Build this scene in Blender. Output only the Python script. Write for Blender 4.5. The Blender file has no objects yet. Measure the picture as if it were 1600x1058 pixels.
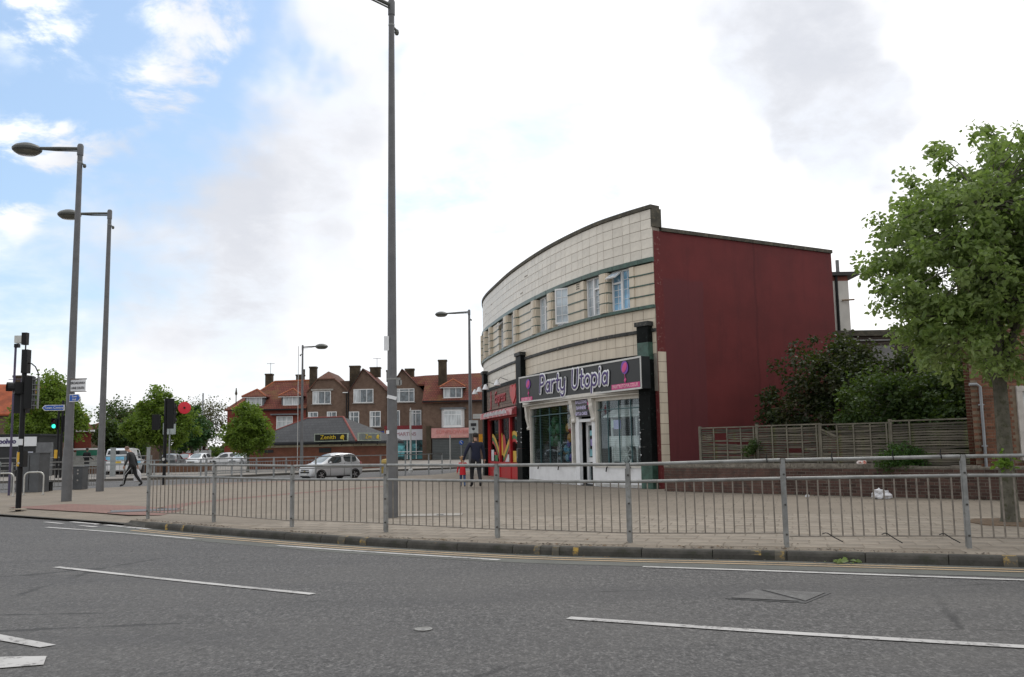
import bpy, bmesh, math, random
import numpy as np
from mathutils import Vector, Matrix, Euler, noise as mnoise
R = math.radians
rnd = random.Random(7)
scene = bpy.context.scene
COL = scene.collection

# ------------------------------------------------------------------ camera, sky, sun, exposure
cam_d = bpy.data.cameras.new('camera'); cam = bpy.data.objects.new('camera', cam_d); COL.objects.link(cam)
cam_d.sensor_width = 36.0; cam_d.lens = 36.0*1420/1600; cam_d.clip_end = 2000; cam_d.clip_start = 0.1
_p, _r = R(6.79), R(1.0)
_f = Vector((0, math.cos(_p), math.sin(_p))); _x0 = Vector((1, 0, 0)); _u0 = _x0.cross(_f)
_x = _x0*math.cos(_r)-_u0*math.sin(_r); _u = _u0*math.cos(_r)+_x0*math.sin(_r)
M3 = Matrix((_x, _u, -_f)).transposed()
cam.matrix_world = Matrix.Translation((0, 0, 1.38)) @ M3.to_4x4()
scene.camera = cam
scene.view_settings.view_transform = 'Standard'; scene.view_settings.look = 'None'
scene.view_settings.gamma = 1.0; scene.view_settings.use_curve_mapping = False
scene.view_settings.exposure = 0.0
SUN_EL, SUN_AZ = R(52), R(18)          # azimuth from +Y towards +X: ahead of the camera, behind cloud
sd = bpy.data.lights.new('sun', 'SUN'); sd.energy = .75; sd.angle = R(20); sd.color = (1, .96, .9)
so = bpy.data.objects.new('sun', sd); COL.objects.link(so)
so.rotation_euler = Vector((-math.sin(SUN_AZ)*math.cos(SUN_EL), -math.cos(SUN_AZ)*math.cos(SUN_EL), -math.sin(SUN_EL))).to_track_quat('-Z', 'Y').to_euler()

world = bpy.data.worlds.new('World'); scene.world = world; world.use_nodes = True
class NT:
    """small node-graph helper"""
    def __init__(s, tree): s.t = tree; s.n = tree.nodes; s.l = tree.links
    def node(s, typ, **kw):
        nd = s.n.new(typ)
        for k, v in kw.items():
            if k.startswith('i_'):
                nm = k[2:].replace('_', ' ')
                s.put(nd.inputs[int(nm)] if nm.isdigit() else nd.inputs[nm], v)
            else: setattr(nd, k, v)
        return nd
    def put(s, sock, v):
        if isinstance(v, bpy.types.NodeSocket): s.l.new(v, sock)
        elif isinstance(v, bpy.types.Node): s.l.new(v.outputs[0], sock)
        else:
            try: sock.default_value = v
            except Exception: sock.default_value = tuple(v)+(1,)
    def math(s, op, a, b=None, c=None, clamp=False):
        nd = s.n.new('ShaderNodeMath'); nd.operation = op; nd.use_clamp = clamp
        s.put(nd.inputs[0], a)
        if b is not None: s.put(nd.inputs[1], b)
        if c is not None: s.put(nd.inputs[2], c)
        return nd.outputs[0]
    def step(s, x, a, b):
        nd = s.n.new('ShaderNodeMapRange'); nd.interpolation_type = 'SMOOTHSTEP'
        s.put(nd.inputs[0], x); s.put(nd.inputs[1], a); s.put(nd.inputs[2], b); s.put(nd.inputs[3], 0.); s.put(nd.inputs[4], 1.)
        return nd.outputs[0]
    def noise(s, vec, scale, detail=4, rough=.55, dist=0.):
        nd = s.n.new('ShaderNodeTexNoise'); s.put(nd.inputs['Vector'], vec)
        nd.inputs['Scale'].default_value = scale; nd.inputs['Detail'].default_value = detail
        nd.inputs['Roughness'].default_value = rough; nd.inputs['Distortion'].default_value = dist
        return nd.outputs[0]
    def mix(s, fac, a, b, blend='MIX'):
        nd = s.n.new('ShaderNodeMix'); nd.data_type = 'RGBA'; nd.blend_type = blend
        s.put(nd.inputs['Factor'], fac)
        for k, v in ((6, a), (7, b)):
            s.put(nd.inputs[k], tuple(v)+(1,) if isinstance(v, (tuple, list)) and len(v) == 3 else v)
        return nd.outputs[2]
    def dot(s, v, d):
        nd = s.n.new('ShaderNodeVectorMath'); nd.operation = 'DOT_PRODUCT'; s.put(nd.inputs[0], v); nd.inputs[1].default_value = d
        return nd.outputs['Value']
def build_sky():
    T = NT(world.node_tree); T.n.clear()
    tc = T.node('ShaderNodeTexCoord').outputs['Generated']
    sky = T.node('ShaderNodeTexSky', sky_type='NISHITA', sun_disc=False, sun_elevation=SUN_EL, sun_rotation=SUN_AZ, air_density=1.2, dust_density=1.0, ozone_density=1.5)
    # clouds: fractal noise on a flat layer overhead, denser towards the sun, open to the left
    sep = T.node('ShaderNodeSeparateXYZ', i_0=tc)
    z = T.math('ADD', T.math('MAXIMUM', sep.outputs[2], 0.), .28)
    comb = T.node('ShaderNodeCombineXYZ', i_0=T.math('DIVIDE', sep.outputs[0], z), i_1=T.math('DIVIDE', sep.outputs[1], z), i_2=.37)
    pl = comb.outputs[0]
    nb = T.noise(pl, 1.6, 9, .62, .25)
    nf = T.noise(pl, 5.5, 8, .6, .3)
    nl = T.noise(pl, .9, 3, .5)
    wob = T.math('MULTIPLY', T.math('SUBTRACT', T.noise(tc, 6., 4, .55), .5), .030)
    def blob(d, a0, a1):            # soft spot of sky around a direction
        v = Vector(d).normalized()
        x = T.math('ADD', T.dot(tc, v), wob)
        return T.step(x, math.cos(R(a0)), math.cos(R(a1)))
    def addm(lst):
        o = lst[0]
        for q in lst[1:]: o = T.math('MAXIMUM', o, q)
        return o
    clear = addm([blob((-.36, .843, .40), 10, 4), blob((-.41, .843, .35), 10, 4.5), blob((-.475, .81, .345), 9, 4), T.math('MULTIPLY', blob((-.31, .86, .41), 4.5, 1.5), .6), T.math('MULTIPLY', blob((-.46, .87, .18), 8, 1), .62), T.math('MULTIPLY', blob((-.30, .86, .41), 6, 2), .6),
                  T.math('MULTIPLY', blob((-.01, .894, .452), 4.2, 1.), .30), T.math('MULTIPLY', blob((-.46, .84, .29), 7, 1), .5)])
    white = addm([blob((-.44, .80, .41), 7, .5), blob((-.41, .815, .405), 6., .5), T.math('MULTIPLY', blob((-.36, .84, .40), 5.5, .5), .8), T.math('MULTIPLY', blob((-.47, .83, .30), 6, .5), .9)])
    dens = T.math('ADD', T.math('MULTIPLY', nb, .76), T.math('MULTIPLY', nf, .34))
    dens = T.math('SUBTRACT', T.math('ADD', dens, T.math('MULTIPLY', T.math('MULTIPLY', white, T.step(nf, .40, .66)), .55)), T.math('MULTIPLY', clear, .40))
    cov = T.step(dens, .20, .62)
    grey = addm([blob((.287, .86, .41), 8, 3.5), blob((.345, .874, .335), 6.5, 2.5), blob((-.328, .915, .234), 11, 3), T.math('MULTIPLY', blob((-.20, .955, .22), 8, 2), .5), T.math('MULTIPLY', blob((-.26, .92, .285), 10, 3), .9),
                 T.math('MULTIPLY', blob((-.24, .895, .37), 10, 3), .7), T.math('MULTIPLY', blob((.003, .952, .307), 5, 1.5), .45), T.math('MULTIPLY', blob((-.03, .93, .36), 7, 2), .5), T.math('MULTIPLY', blob((-.14, .985, .098), 9, 1), .42), T.math('MULTIPLY', blob((-.02, .98, .19), 7, 2), .35)])
    gm = T.math('MULTIPLY', grey, T.step(T.math('ADD', T.math('MULTIPLY', nb, .6), T.math('MULTIPLY', nf, .4)), .28, .62))
    gm = T.math('MAXIMUM', gm, T.math('MULTIPLY', T.step(nl, .55, .75), .35))
    sunv = Vector((math.sin(SUN_AZ)*math.cos(SUN_EL), math.cos(SUN_AZ)*math.cos(SUN_EL), math.sin(SUN_EL)))
    glow = T.step(T.dot(tc, sunv), .1, 1.0)
    br = T.math('ADD', T.math('ADD', .86, T.math('MULTIPLY', nf, .30)), T.math('MULTIPLY', glow, .34))
    wc = T.node('ShaderNodeCombineXYZ', i_0=br, i_1=T.math('MULTIPLY', br, .995), i_2=T.math('MULTIPLY', br, 1.0)).outputs[0]
    gc = T.mix(nf, (.66, .69, .77), (.82, .84, .89))
    cc = T.mix(gm, wc, gc)
    bg1 = T.node('ShaderNodeBackground', i_Color=sky.outputs[0], i_Strength=.085)
    # a thin bright veil lightens the blue between the clouds
    veil = T.node('ShaderNodeBackground', i_Color=(.37, .55, .80, 1), i_Strength=.54)
    bgs = T.node('ShaderNodeAddShader', i_0=bg1, i_1=veil)
    bg2 = T.node('ShaderNodeBackground', i_Color=cc, i_Strength=1.0)
    mx = T.node('ShaderNodeMixShader', i_0=cov, i_1=bgs, i_2=bg2)
    T.l.new(mx.outputs[0], T.node('ShaderNodeOutputWorld').inputs[0])
build_sky()

# ------------------------------------------------------------------ helpers
def props(o, label=None, cat=None, group=None, kind=None):
    if label: o['label'] = label
    if cat: o['category'] = cat
    if group: o['group'] = group
    if kind: o['kind'] = kind
    return o
def thing(name, label, cat, loc=(0, 0, 0), rz=0., group=None):
    o = bpy.data.objects.new(name, None); COL.objects.link(o); o.empty_display_size = .2
    o.location = loc; o.rotation_euler = (0, 0, rz)
    return props(o, label, cat, group)
def copy_tree(o, parent=None):
    c = o.copy(); COL.objects.link(c)
    if parent: c.parent = parent
    for ch in list(o.children): copy_tree(ch, c)
    return c
def bend(a, b):                          # frame with Z along b-a
    z = (Vector(b)-Vector(a)).normalized(); x = Vector((0, 0, 1)).cross(z)
    if x.length < 1e-4: x = Vector((1, 0, 0))
    x.normalize(); return x, z.cross(x), z
class MB:
    def __init__(s): s.v = []; s.f = []; s.m = []; s.k = 0
    def face(s, idx): s.f.append(tuple(idx)); s.m.append(s.k)
    def mat(s, k): s.k = k; return s
    def obox(s, o, ax, ay, az):          # corner + three edge vectors
        o = Vector(o); ax = Vector(ax); ay = Vector(ay); az = Vector(az); n = len(s.v)
        for d in ((0,0,0),(1,0,0),(1,1,0),(0,1,0),(0,0,1),(1,0,1),(1,1,1),(0,1,1)):
            s.v.append(tuple(o+ax*d[0]+ay*d[1]+az*d[2]))
        fl = [(0,3,2,1),(4,5,6,7),(0,1,5,4),(1,2,6,5),(2,3,7,6),(3,0,4,7)]
        if ax.cross(ay).dot(az) < 0: fl = [q[::-1] for q in fl]
        for q in fl: s.face([n+i for i in q])
        return s
    def box(s, c, sz, rz=0.):
        ca, sa = math.cos(rz), math.sin(rz); ax = Vector((ca*sz[0], sa*sz[0], 0)); ay = Vector((-sa*sz[1], ca*sz[1], 0)); az = Vector((0, 0, sz[2]))
        return s.obox(Vector(c)-ax/2-ay/2-az/2, ax, ay, az)
    def bar(s, a, b, w, h, up=(0, 0, 1)):  # box bar from a to b
        a = Vector(a); b = Vector(b); d = b-a; x = d.cross(Vector(up))
        if x.length < 1e-5: x = Vector((1, 0, 0))
        x.normalize(); y = x.cross(d).normalized()
        return s.obox(a-x*w/2-y*h/2, x*w, y*h, d)
    def prism(s, pts, z0, z1):
        n = len(s.v); m = len(pts)
        ar = sum(pts[i][0]*pts[(i+1) % m][1]-pts[(i+1) % m][0]*pts[i][1] for i in range(m))
        if ar < 0: pts = pts[::-1]
        for z in (z0, z1):
            for p in pts: s.v.append((p[0], p[1], z))
        s.face(range(n+m, n+2*m)); s.face([n+i for i in range(m)][::-1])
        for i in range(m): j = (i+1) % m; s.face((n+i, n+j, n+m+j, n+m+i))
        return s
    def poly(s, pts): n = len(s.v); s.v += [tuple(p) for p in pts]; s.face(range(n, n+len(pts))); return s
    def slab(s, pts, d):                  # 3-D polygon given thickness along vector d
        n = len(s.v); m = len(pts); d = Vector(d)
        for p in pts: s.v.append(tuple(p))
        for p in pts: s.v.append(tuple(Vector(p)+d))
        nr = Vector((0, 0, 0))
        for i in range(m): nr += Vector(pts[i]).cross(Vector(pts[(i+1) % m]))
        fl = nr.dot(d) > 0
        A = list(range(n, n+m)); B = list(range(n+m, n+2*m))
        s.face(A[::-1] if fl else A); s.face(B if fl else B[::-1])
        for i in range(m):
            j = (i+1) % m; q = (A[i], A[j], B[j], B[i]); s.face(q if fl else q[::-1])
        return s
    def tube(s, pts, r, n=8, cap=True, fx=1., fy=1.):
        pts = [Vector(p) for p in pts]; k = len(pts); rr = r if isinstance(r, (list, tuple)) else [r]*k; base = len(s.v)
        x, y, z = bend(pts[0], pts[1])
        for i in range(k):
            t = (pts[min(i+1, k-1)]-pts[max(i-1, 0)]).normalized()
            x = (x-t*x.dot(t))
            if x.length < 1e-5: x = t.orthogonal()
            x.normalize(); y = t.cross(x)
            for j in range(n):
                a = 2*math.pi*j/n; s.v.append(tuple(pts[i]+x*(math.cos(a)*rr[i]*fx)+y*(math.sin(a)*rr[i]*fy)))
        for i in range(k-1):
            for j in range(n):
                b = base+i*n; j2 = (j+1) % n; s.face((b+j, b+j2, b+n+j2, b+n+j))
        if cap: s.face([base+j for j in range(n)][::-1]); s.face([base+(k-1)*n+j for j in range(n)])
        return s
    def lathe(s, prof, c=(0, 0, 0), ax=(0, 0, 1), n=16, sx=1., sy=1.):   # profile of (r, h)
        z = Vector(ax).normalized(); x = z.orthogonal().normalized() if abs(z.z) < .99 else Vector((1, 0, 0)); y = z.cross(x); c = Vector(c); base = len(s.v)
        for r, h in prof:
            for j in range(n):
                a = 2*math.pi*(j+.5)/n; s.v.append(tuple(c+x*math.cos(a)*r*sx+y*math.sin(a)*r*sy+z*h))
        for i in range(len(prof)-1):
            for j in range(n):
                b = base+i*n; j2 = (j+1) % n; s.face((b+j, b+j2, b+n+j2, b+n+j))
        if prof[0][0] > 1e-6: s.face([base+j for j in range(n)][::-1])
        if prof[-1][0] > 1e-6: s.face([base+(len(prof)-1)*n+j for j in range(n)])
        return s
    def mesh(s, name, mats, smooth=False, shift=None):
        me = bpy.data.meshes.new(name)
        v = s.v if shift is None else [(a[0]-shift[0], a[1]-shift[1], a[2]-shift[2]) for a in s.v]
        me.from_pydata(v, [], s.f)
        mats = mats if isinstance(mats, (list, tuple)) else [mats]
        for m in mats: me.materials.append(m)
        if len(mats) > 1: me.polygons.foreach_set('material_index', s.m)
        if smooth:
            me.polygons.foreach_set('use_smooth', [True]*len(me.polygons)); me.set_sharp_from_angle(angle=R(38))
        me.update(); return me
    def build(s, name, mats, parent=None, world=True, smooth=False, origin=None, **pr):
        """one mesh object; world=True: coordinates are the world's, turned into the parent's own (parents with rz = 0)"""
        sh = None
        if parent is not None and world:
            sh = Vector((0, 0, 0)); q = parent
            while q is not None: sh = sh+Vector(q.location); q = q.parent
        if origin is not None: sh = Vector(origin)
        me = s.mesh(name, mats, smooth, sh); o = bpy.data.objects.new(name, me); COL.objects.link(o)
        if parent is not None: o.parent = parent
        if origin is not None: o.location = Vector(origin) if parent is None else Vector(origin)-Vector(parent.location)
        return props(o, **pr)

def text_mesh(body, size, ex, ey, at, mat, name, parent, depth=.012, align='CENTER', xs=1., bold=0., world=True):
    """flat lettering: local x along ex, y along ey, standing proud along ex x ey"""
    cu = bpy.data.curves.new('lettering', 'FONT'); cu.body = body; cu.size = size; cu.align_x = align; cu.align_y = 'CENTER'; cu.extrude = depth/2; cu.offset = bold; cu.resolution_u = 3
    ob = bpy.data.objects.new('lettering', cu); COL.objects.link(ob)
    dg = bpy.context.evaluated_depsgraph_get(); me = bpy.data.meshes.new_from_object(ob.evaluated_get(dg)); bpy.data.objects.remove(ob)
    ex = Vector(ex).normalized(); ey = Vector(ey).normalized(); ez = ex.cross(ey)
    sh = Vector((0, 0, 0))
    if world:
        q = parent
        while q is not None: sh = sh+Vector(q.location); q = q.parent
    M = Matrix((ex*xs, ey, ez)).transposed().to_4x4(); M.translation = Vector(at)-sh
    me.transform(M); me.materials.clear(); me.materials.append(mat)
    o = bpy.data.objects.new(name, me); COL.objects.link(o); o.parent = parent
    return o

# ------------------------------------------------------------------ materials
def mat(name, col, rough=.6, var=.12, scale=3., bump=0., bscale=60., metal=0., spec=.4, col2=None, rand=0., detail=5, coat=0., thr=None, streak=False):
    """base colour with cloudy variation (var), optional second colour in patches, grain (bump), per-object variation (rand)"""
    m = bpy.data.materials.new(name); m.use_nodes = True; T = NT(m.node_tree); b = T.n['Principled BSDF']
    tc = T.node('ShaderNodeTexCoord').outputs['Object']
    if streak:
        mp = T.node('ShaderNodeMapping', i_0=tc); mp.inputs['Scale'].default_value = (1, 1, .12); tcs = mp.outputs[0]
    else: tcs = tc
    n = T.noise(tcs, scale, detail, .6)
    lo = tuple(c*(1-var*1.6) for c in col); hi = tuple(min(1, c*(1+var*1.4)) for c in col)
    c = T.mix(T.step(n, .3, .7), lo, hi)
    if col2 is not None:
        a, bb = thr or (.52, .68)
        n2 = T.noise(tcs, scale*2.3, 6, .65); c = T.mix(T.step(n2, a, bb), c, col2)
    if rand:
        oi = T.node('ShaderNodeObjectInfo').outputs['Random']
        k = T.math('ADD', 1-rand, T.math('MULTIPLY', oi, 2*rand))
        hs = T.node('ShaderNodeHueSaturation', i_Color=c, i_Value=k); c = hs.outputs[0]
    T.put(b.inputs['Base Color'], c); b.inputs['Metallic'].default_value = metal; b.inputs['Specular IOR Level'].default_value = spec
    T.put(b.inputs['Roughness'], T.math('ADD', rough-.08, T.math('MULTIPLY', n, .16), clamp=True))
    if coat: b.inputs['Coat Weight'].default_value = coat
    if bump:
        bn = T.noise(tc, bscale, 4, .6); bp = T.node('ShaderNodeBump', i_Height=bn, i_Strength=bump, i_Distance=.01); T.put(b.inputs['Normal'], bp)
    return m
def glass(name, tint=(.7, .8, .8), refl=.5, alpha=.55, rough=.03):
    """window glass: mirrors the sky at a slant, lets the inside show"""
    m = bpy.data.materials.new(name); m.use_nodes = True; T = NT(m.node_tree); T.n.remove(T.n['Principled BSDF'])
    tr = T.node('ShaderNodeBsdfTransparent', i_Color=tint+(1,)); gl = T.node('ShaderNodeBsdfGlossy', i_Color=(.9, .95, 1, 1), i_Roughness=rough)
    fr = T.node('ShaderNodeFresnel', i_IOR=1.5)
    fac = T.math('ADD', T.math('MULTIPLY', fr.outputs[0], refl), .02, clamp=True)
    mx = T.node('ShaderNodeMixShader', i_0=fac, i_1=tr, i_2=gl); T.l.new(mx.outputs[0], T.n['Material Output'].inputs[0])
    return m
def brick_mat(name, c1, c2, mortar, bw=.225, bh=.075, mw=.01, axis='XZ', rough=.85, var=.3, offset=.5, bump=.4, dirt=None, ang=0.):
    m = bpy.data.materials.new(name); m.use_nodes = True; T = NT(m.node_tree); b = T.n['Principled BSDF']
    tc = T.node('ShaderNodeTexCoord').outputs['Object']
    mr = T.node('ShaderNodeMapping', i_0=tc); mr.inputs['Rotation'].default_value = (0, 0, ang)
    sp = T.node('ShaderNodeSeparateXYZ', i_0=mr)
    ax = {'X': 0, 'Y': 1, 'Z': 2}
    nx = T.math('ABSOLUTE', T.node('ShaderNodeSeparateXYZ', i_0=T.node('ShaderNodeNewGeometry').outputs['True Normal']).outputs[0])
    uu = T.math('ADD', T.math('MULTIPLY', sp.outputs[0], T.math('LESS_THAN', nx, .72)), T.math('MULTIPLY', sp.outputs[1], T.math('GREATER_THAN', nx, .72)))
    cb = T.node('ShaderNodeCombineXYZ', i_0=uu, i_1=sp.outputs[2])
    bt = T.node('ShaderNodeTexBrick', offset=offset, i_Vector=cb)
    bt.inputs['Color1'].default_value = c1+(1,); bt.inputs['Color2'].default_value = c2+(1,); bt.inputs['Mortar'].default_value = mortar+(1,)
    bt.inputs['Scale'].default_value = 1.; bt.inputs['Mortar Size'].default_value = mw; bt.inputs['Brick Width'].default_value = bw; bt.inputs['Row Height'].default_value = bh; bt.inputs['Mortar Smooth'].default_value = .1
    n = T.noise(tc, 2.2, 5, .65)
    c = T.mix(T.math('MULTIPLY', T.step(n, .35, .75), var), bt.outputs[0], tuple(x*.45 for x in c1))
    if dirt: c = T.mix(T.math('MULTIPLY', T.step(T.noise(tc, .6, 5, .7), .45, .7), .8), c, dirt)
    T.put(b.inputs['Base Color'], c); b.inputs['Roughness'].default_value = rough; b.inputs['Specular IOR Level'].default_value = .25
    bp = T.node('ShaderNodeBump', i_Height=T.math('ADD', T.math('MULTIPLY', bt.outputs[1], -1.), T.math('MULTIPLY', T.noise(tc, 60, 3), .3)), i_Strength=bump, i_Distance=.01); T.put(b.inputs['Normal'], bp)
    return m
def leaf_mat(name, c1, c2, c3=None, trans=.35, rough=.5):
    m = bpy.data.materials.new(name); m.use_nodes = True; T = NT(m.node_tree); T.n.remove(T.n['Principled BSDF'])
    ri = T.node('ShaderNodeNewGeometry').outputs['Random Per Island']
    tc = T.node('ShaderNodeTexCoord').outputs['Object']
    c = T.mix(ri, c1, c2)
    c = T.mix(T.math('MULTIPLY', T.step(T.noise(tc, 1.4, 3), .42, .66), .65), c, c3 or tuple(min(1, x*1.5) for x in c2))
    df = T.node('ShaderNodeBsdfPrincipled', i_Base_Color=c, i_Roughness=rough); df.inputs['Specular IOR Level'].default_value = .35
    tl = T.node('ShaderNodeBsdfTranslucent', i_Color=T.mix(.5, c, (.22, .34, .03)))
    mx = T.node('ShaderNodeMixShader', i_0=trans, i_1=df, i_2=tl); T.l.new(mx.outputs[0], T.n['Material Output'].inputs[0])
    return m
def emit(name, col, s):
    m = bpy.data.materials.new(name); m.use_nodes = True; T = NT(m.node_tree); b = T.n['Principled BSDF']
    b.inputs['Base Color'].default_value = col+(1,); b.inputs['Emission Color'].default_value = col+(1,); b.inputs['Emission Strength'].default_value = s
    return m
def paint_mat(name, col, under, wear=.5, scale=14.):
    m = bpy.data.materials.new(name); m.use_nodes = True; T = NT(m.node_tree); b = T.n['Principled BSDF']
    tc = T.node('ShaderNodeTexCoord').outputs['Object']
    n = T.noise(tc, scale, 8, .75); n2 = T.noise(tc, 1.3, 4, .6)
    w = T.step(T.math('ADD', T.math('MULTIPLY', n, .7), T.math('MULTIPLY', n2, .3)), wear, wear+.10)
    c = T.mix(w, col, under); c = T.mix(T.math('MULTIPLY', T.step(n2, .4, .7), .35), c, under)
    T.put(b.inputs['Base Color'], c); b.inputs['Roughness'].default_value = .75; b.inputs['Specular IOR Level'].default_value = .3
    bp = T.node('ShaderNodeBump', i_Height=T.noise(tc, 160, 3), i_Strength=.4, i_Distance=.006); T.put(b.inputs['Normal'], bp)
    return m
def asphalt_mat():
    m = bpy.data.materials.new('asphalt'); m.use_nodes = True; T = NT(m.node_tree); b = T.n['Principled BSDF']
    tc = T.node('ShaderNodeTexCoord').outputs['Object']
    vor = T.node('ShaderNodeTexVoronoi', i_Vector=tc, feature='F1'); vor.inputs['Scale'].default_value = 55.
    n1 = T.noise(tc, 45, 5, .7); n2 = T.noise(tc, .35, 5, .6); n3 = T.noise(tc, 9, 4, .6)
    mp = T.node('ShaderNodeMapping', i_0=tc); mp.inputs['Rotation'].default_value = (0, 0, R(28)); mp.inputs['Scale'].default_value = (.12, 1.1, 1)
    n4 = T.noise(mp.outputs[0], .9, 4, .6)             # long streaks along the traffic
    c = T.mix(T.step(n1, .34, .66), (.040, .039, .039), (.132, .128, .124))
    n5 = T.noise(tc, 15, 4, .7); n6 = T.noise(T.node('ShaderNodeMapping', i_0=tc, i_Scale=(26, 9, 1)).outputs[0], 1., 3, .7)
    c = T.mix(T.math('MULTIPLY', T.step(n5, .50, .64), .62), c, (.030, .030, .030)); c = T.mix(T.math('MULTIPLY', T.step(n6, .54, .68), .60), c, (.215, .208, .20))
    c = T.mix(T.math('MULTIPLY', T.step(n6, .44, .32), .45), c, (.028, .028, .028))
    c = T.mix(T.math('MULTIPLY', T.step(vor.outputs['Color'], .80, .86), .55), c, (.24, .235, .23))
    c = T.mix(T.math('MULTIPLY', T.step(n2, .38, .66), .35), c, (.112, .107, .100))
    c = T.mix(T.math('MULTIPLY', T.step(n4, .45, .68), .40), c, (.060, .059, .060))
    c = T.mix(T.math('MULTIPLY', T.step(n3, .60, .74), .35), c, (.055, .053, .052))
    # fine cracks
    vc = T.node('ShaderNodeTexVoronoi', i_Vector=T.node('ShaderNodeMapping', i_0=tc, i_Scale=(.22, .5, 1)).outputs[0], feature='DISTANCE_TO_EDGE'); vc.inputs['Scale'].default_value = 1.
    nz = T.math('MULTIPLY', T.math('SUBTRACT', T.noise(tc, 5, 5, .7), .5), .05)
    crack = T.math('MULTIPLY', T.step(T.math('ADD', vc.outputs['Distance'], nz), .012, .002), T.step(T.noise(tc, .3, 3), .52, .6))
    c = T.mix(T.math('MULTIPLY', crack, .8), c, (.03, .03, .03))
    T.put(b.inputs['Base Color'], c); b.inputs['Specular IOR Level'].default_value = .35
    T.put(b.inputs['Roughness'], T.math('ADD', .62, T.math('MULTIPLY', n1, .25)))
    h = T.math('ADD', T.math('MULTIPLY', n1, .6), T.math('SUBTRACT', 1., vor.outputs['Distance']))
    bp = T.node('ShaderNodeBump', i_Height=h, i_Strength=.75, i_Distance=.012); T.put(b.inputs['Normal'], bp)
    return m
def paving_mat(name, c1, c2, mortar, w, h, ang, rand=0.):
    m = bpy.data.materials.new(name); m.use_nodes = True; T = NT(m.node_tree); b = T.n['Principled BSDF']
    tc = T.node('ShaderNodeTexCoord').outputs['Object']
    mp = T.node('ShaderNodeMapping', i_0=tc); mp.inputs['Rotation'].default_value = (0, 0, ang)
    bt = T.node('ShaderNodeTexBrick', offset=.5, i_Vector=mp.outputs[0])
    bt.inputs['Color1'].default_value = c1+(1,); bt.inputs['Color2'].default_value = c2+(1,); bt.inputs['Mortar'].default_value = mortar+(1,)
    for k, v in (('Scale', 1.), ('Mortar Size', .006), ('Brick Width', w), ('Row Height', h), ('Bias', -.1)): bt.inputs[k].default_value = v
    n = T.noise(tc, .7, 6, .65); n2 = T.noise(tc, 40, 4, .6); n3 = T.noise(tc, 5, 5, .7)
    c = T.mix(T.math('MULTIPLY', T.step(n, .38, .68), .45), bt.outputs[0], tuple(x*.66 for x in c1))
    c = T.mix(T.math('MULTIPLY', T.step(n2, .45, .62), .25), c, tuple(x*.55 for x in c1))
    c = T.mix(T.math('MULTIPLY', T.step(n3, .62, .70), .5), c, tuple(x*.5 for x in c1))
    T.put(b.inputs['Base Color'], c); b.inputs['Roughness'].default_value = .85; b.inputs['Specular IOR Level'].default_value = .25
    bp = T.node('ShaderNodeBump', i_Height=T.math('SUBTRACT', T.math('MULTIPLY', n2, .4), bt.outputs[1]), i_Strength=.5, i_Distance=.008); T.put(b.inputs['Normal'], bp)
    return m
m_asphalt = asphalt_mat()
SLAB_ANG = R(-17)
m_paving = paving_mat('paving', (.255, .218, .172), (.225, .192, .152), (.10, .085, .07), .45, .45, -SLAB_ANG)
m_slab = mat('slab_concrete', (.250, .214, .170), .85, .14, 2.2, .35, 45, col2=(.13, .112, .092), thr=(.56, .75), rand=.09)
m_redpave = paving_mat('red_block_paving', (.265, .15, .125), (.23, .135, .11), (.16, .11, .09), .2, .1, R(20))
m_kerb = mat('kerb_concrete', (.062, .058, .050), .85, .22, 3.5, .5, 60, col2=(.040, .041, .028), thr=(.5, .7), rand=.12)
m_channel = mat('channel_asphalt', (.105, .108, .096), .8, .12, 2., .3, 70)
m_white = paint_mat('white_road_paint', (.50, .49, .475), (.13, .125, .12), .52)
m_yellow = paint_mat('yellow_road_paint', (.45, .33, .20), (.16, .13, .1), .53)
m_kyel = paint_mat('kerb_yellow_paint', (.40, .26, .06), (.11, .10, .08), .41, 11.)
m_steel = mat('galvanised_steel', (.25, .253, .245), .5, .14, 6., .12, 90, metal=.35, col2=(.19, .185, .165), thr=(.55, .72))
m_bar = mat('rusted_bar', (.21, .185, .155), .6, .15, 12., .1, 90, metal=.2)
m_lamp = mat('grey_pole_paint', (.132, .133, .136), .5, .08, 3., .05, 90, metal=.1, col2=(.10, .102, .105), thr=(.55, .75))
m_lampdark = mat('luminaire_casing', (.10, .105, .095), .5, .1, 4.)
m_black = mat('black_paint', (.009, .009, .010), .45, .15, 6., spec=.25)
m_rubber = mat('black_rubber', (.012, .012, .012), .75)
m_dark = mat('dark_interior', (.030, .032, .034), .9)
m_wpaint = mat('white_gloss_paint', (.74, .75, .76), .38, .04, 3., col2=(.55, .55, .52), thr=(.66, .8))
m_cream_p = mat('cream_woodwork', (.60, .575, .52), .5, .06, 4., col2=(.42, .39, .33), thr=(.64, .8))
m_plastic = mat('white_upvc', (.74, .75, .75), .35, .03, 3.)
m_yplastic = mat('yellow_plastic', (.62, .36, .03), .45, .06, 5.)
m_win = mat('far_window_glass', (.10, .125, .14), .12, .35, 1.6, spec=.8)
m_curtain = mat('net_curtain', (.52, .55, .56), .8, .2, 5., streak=True)
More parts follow.
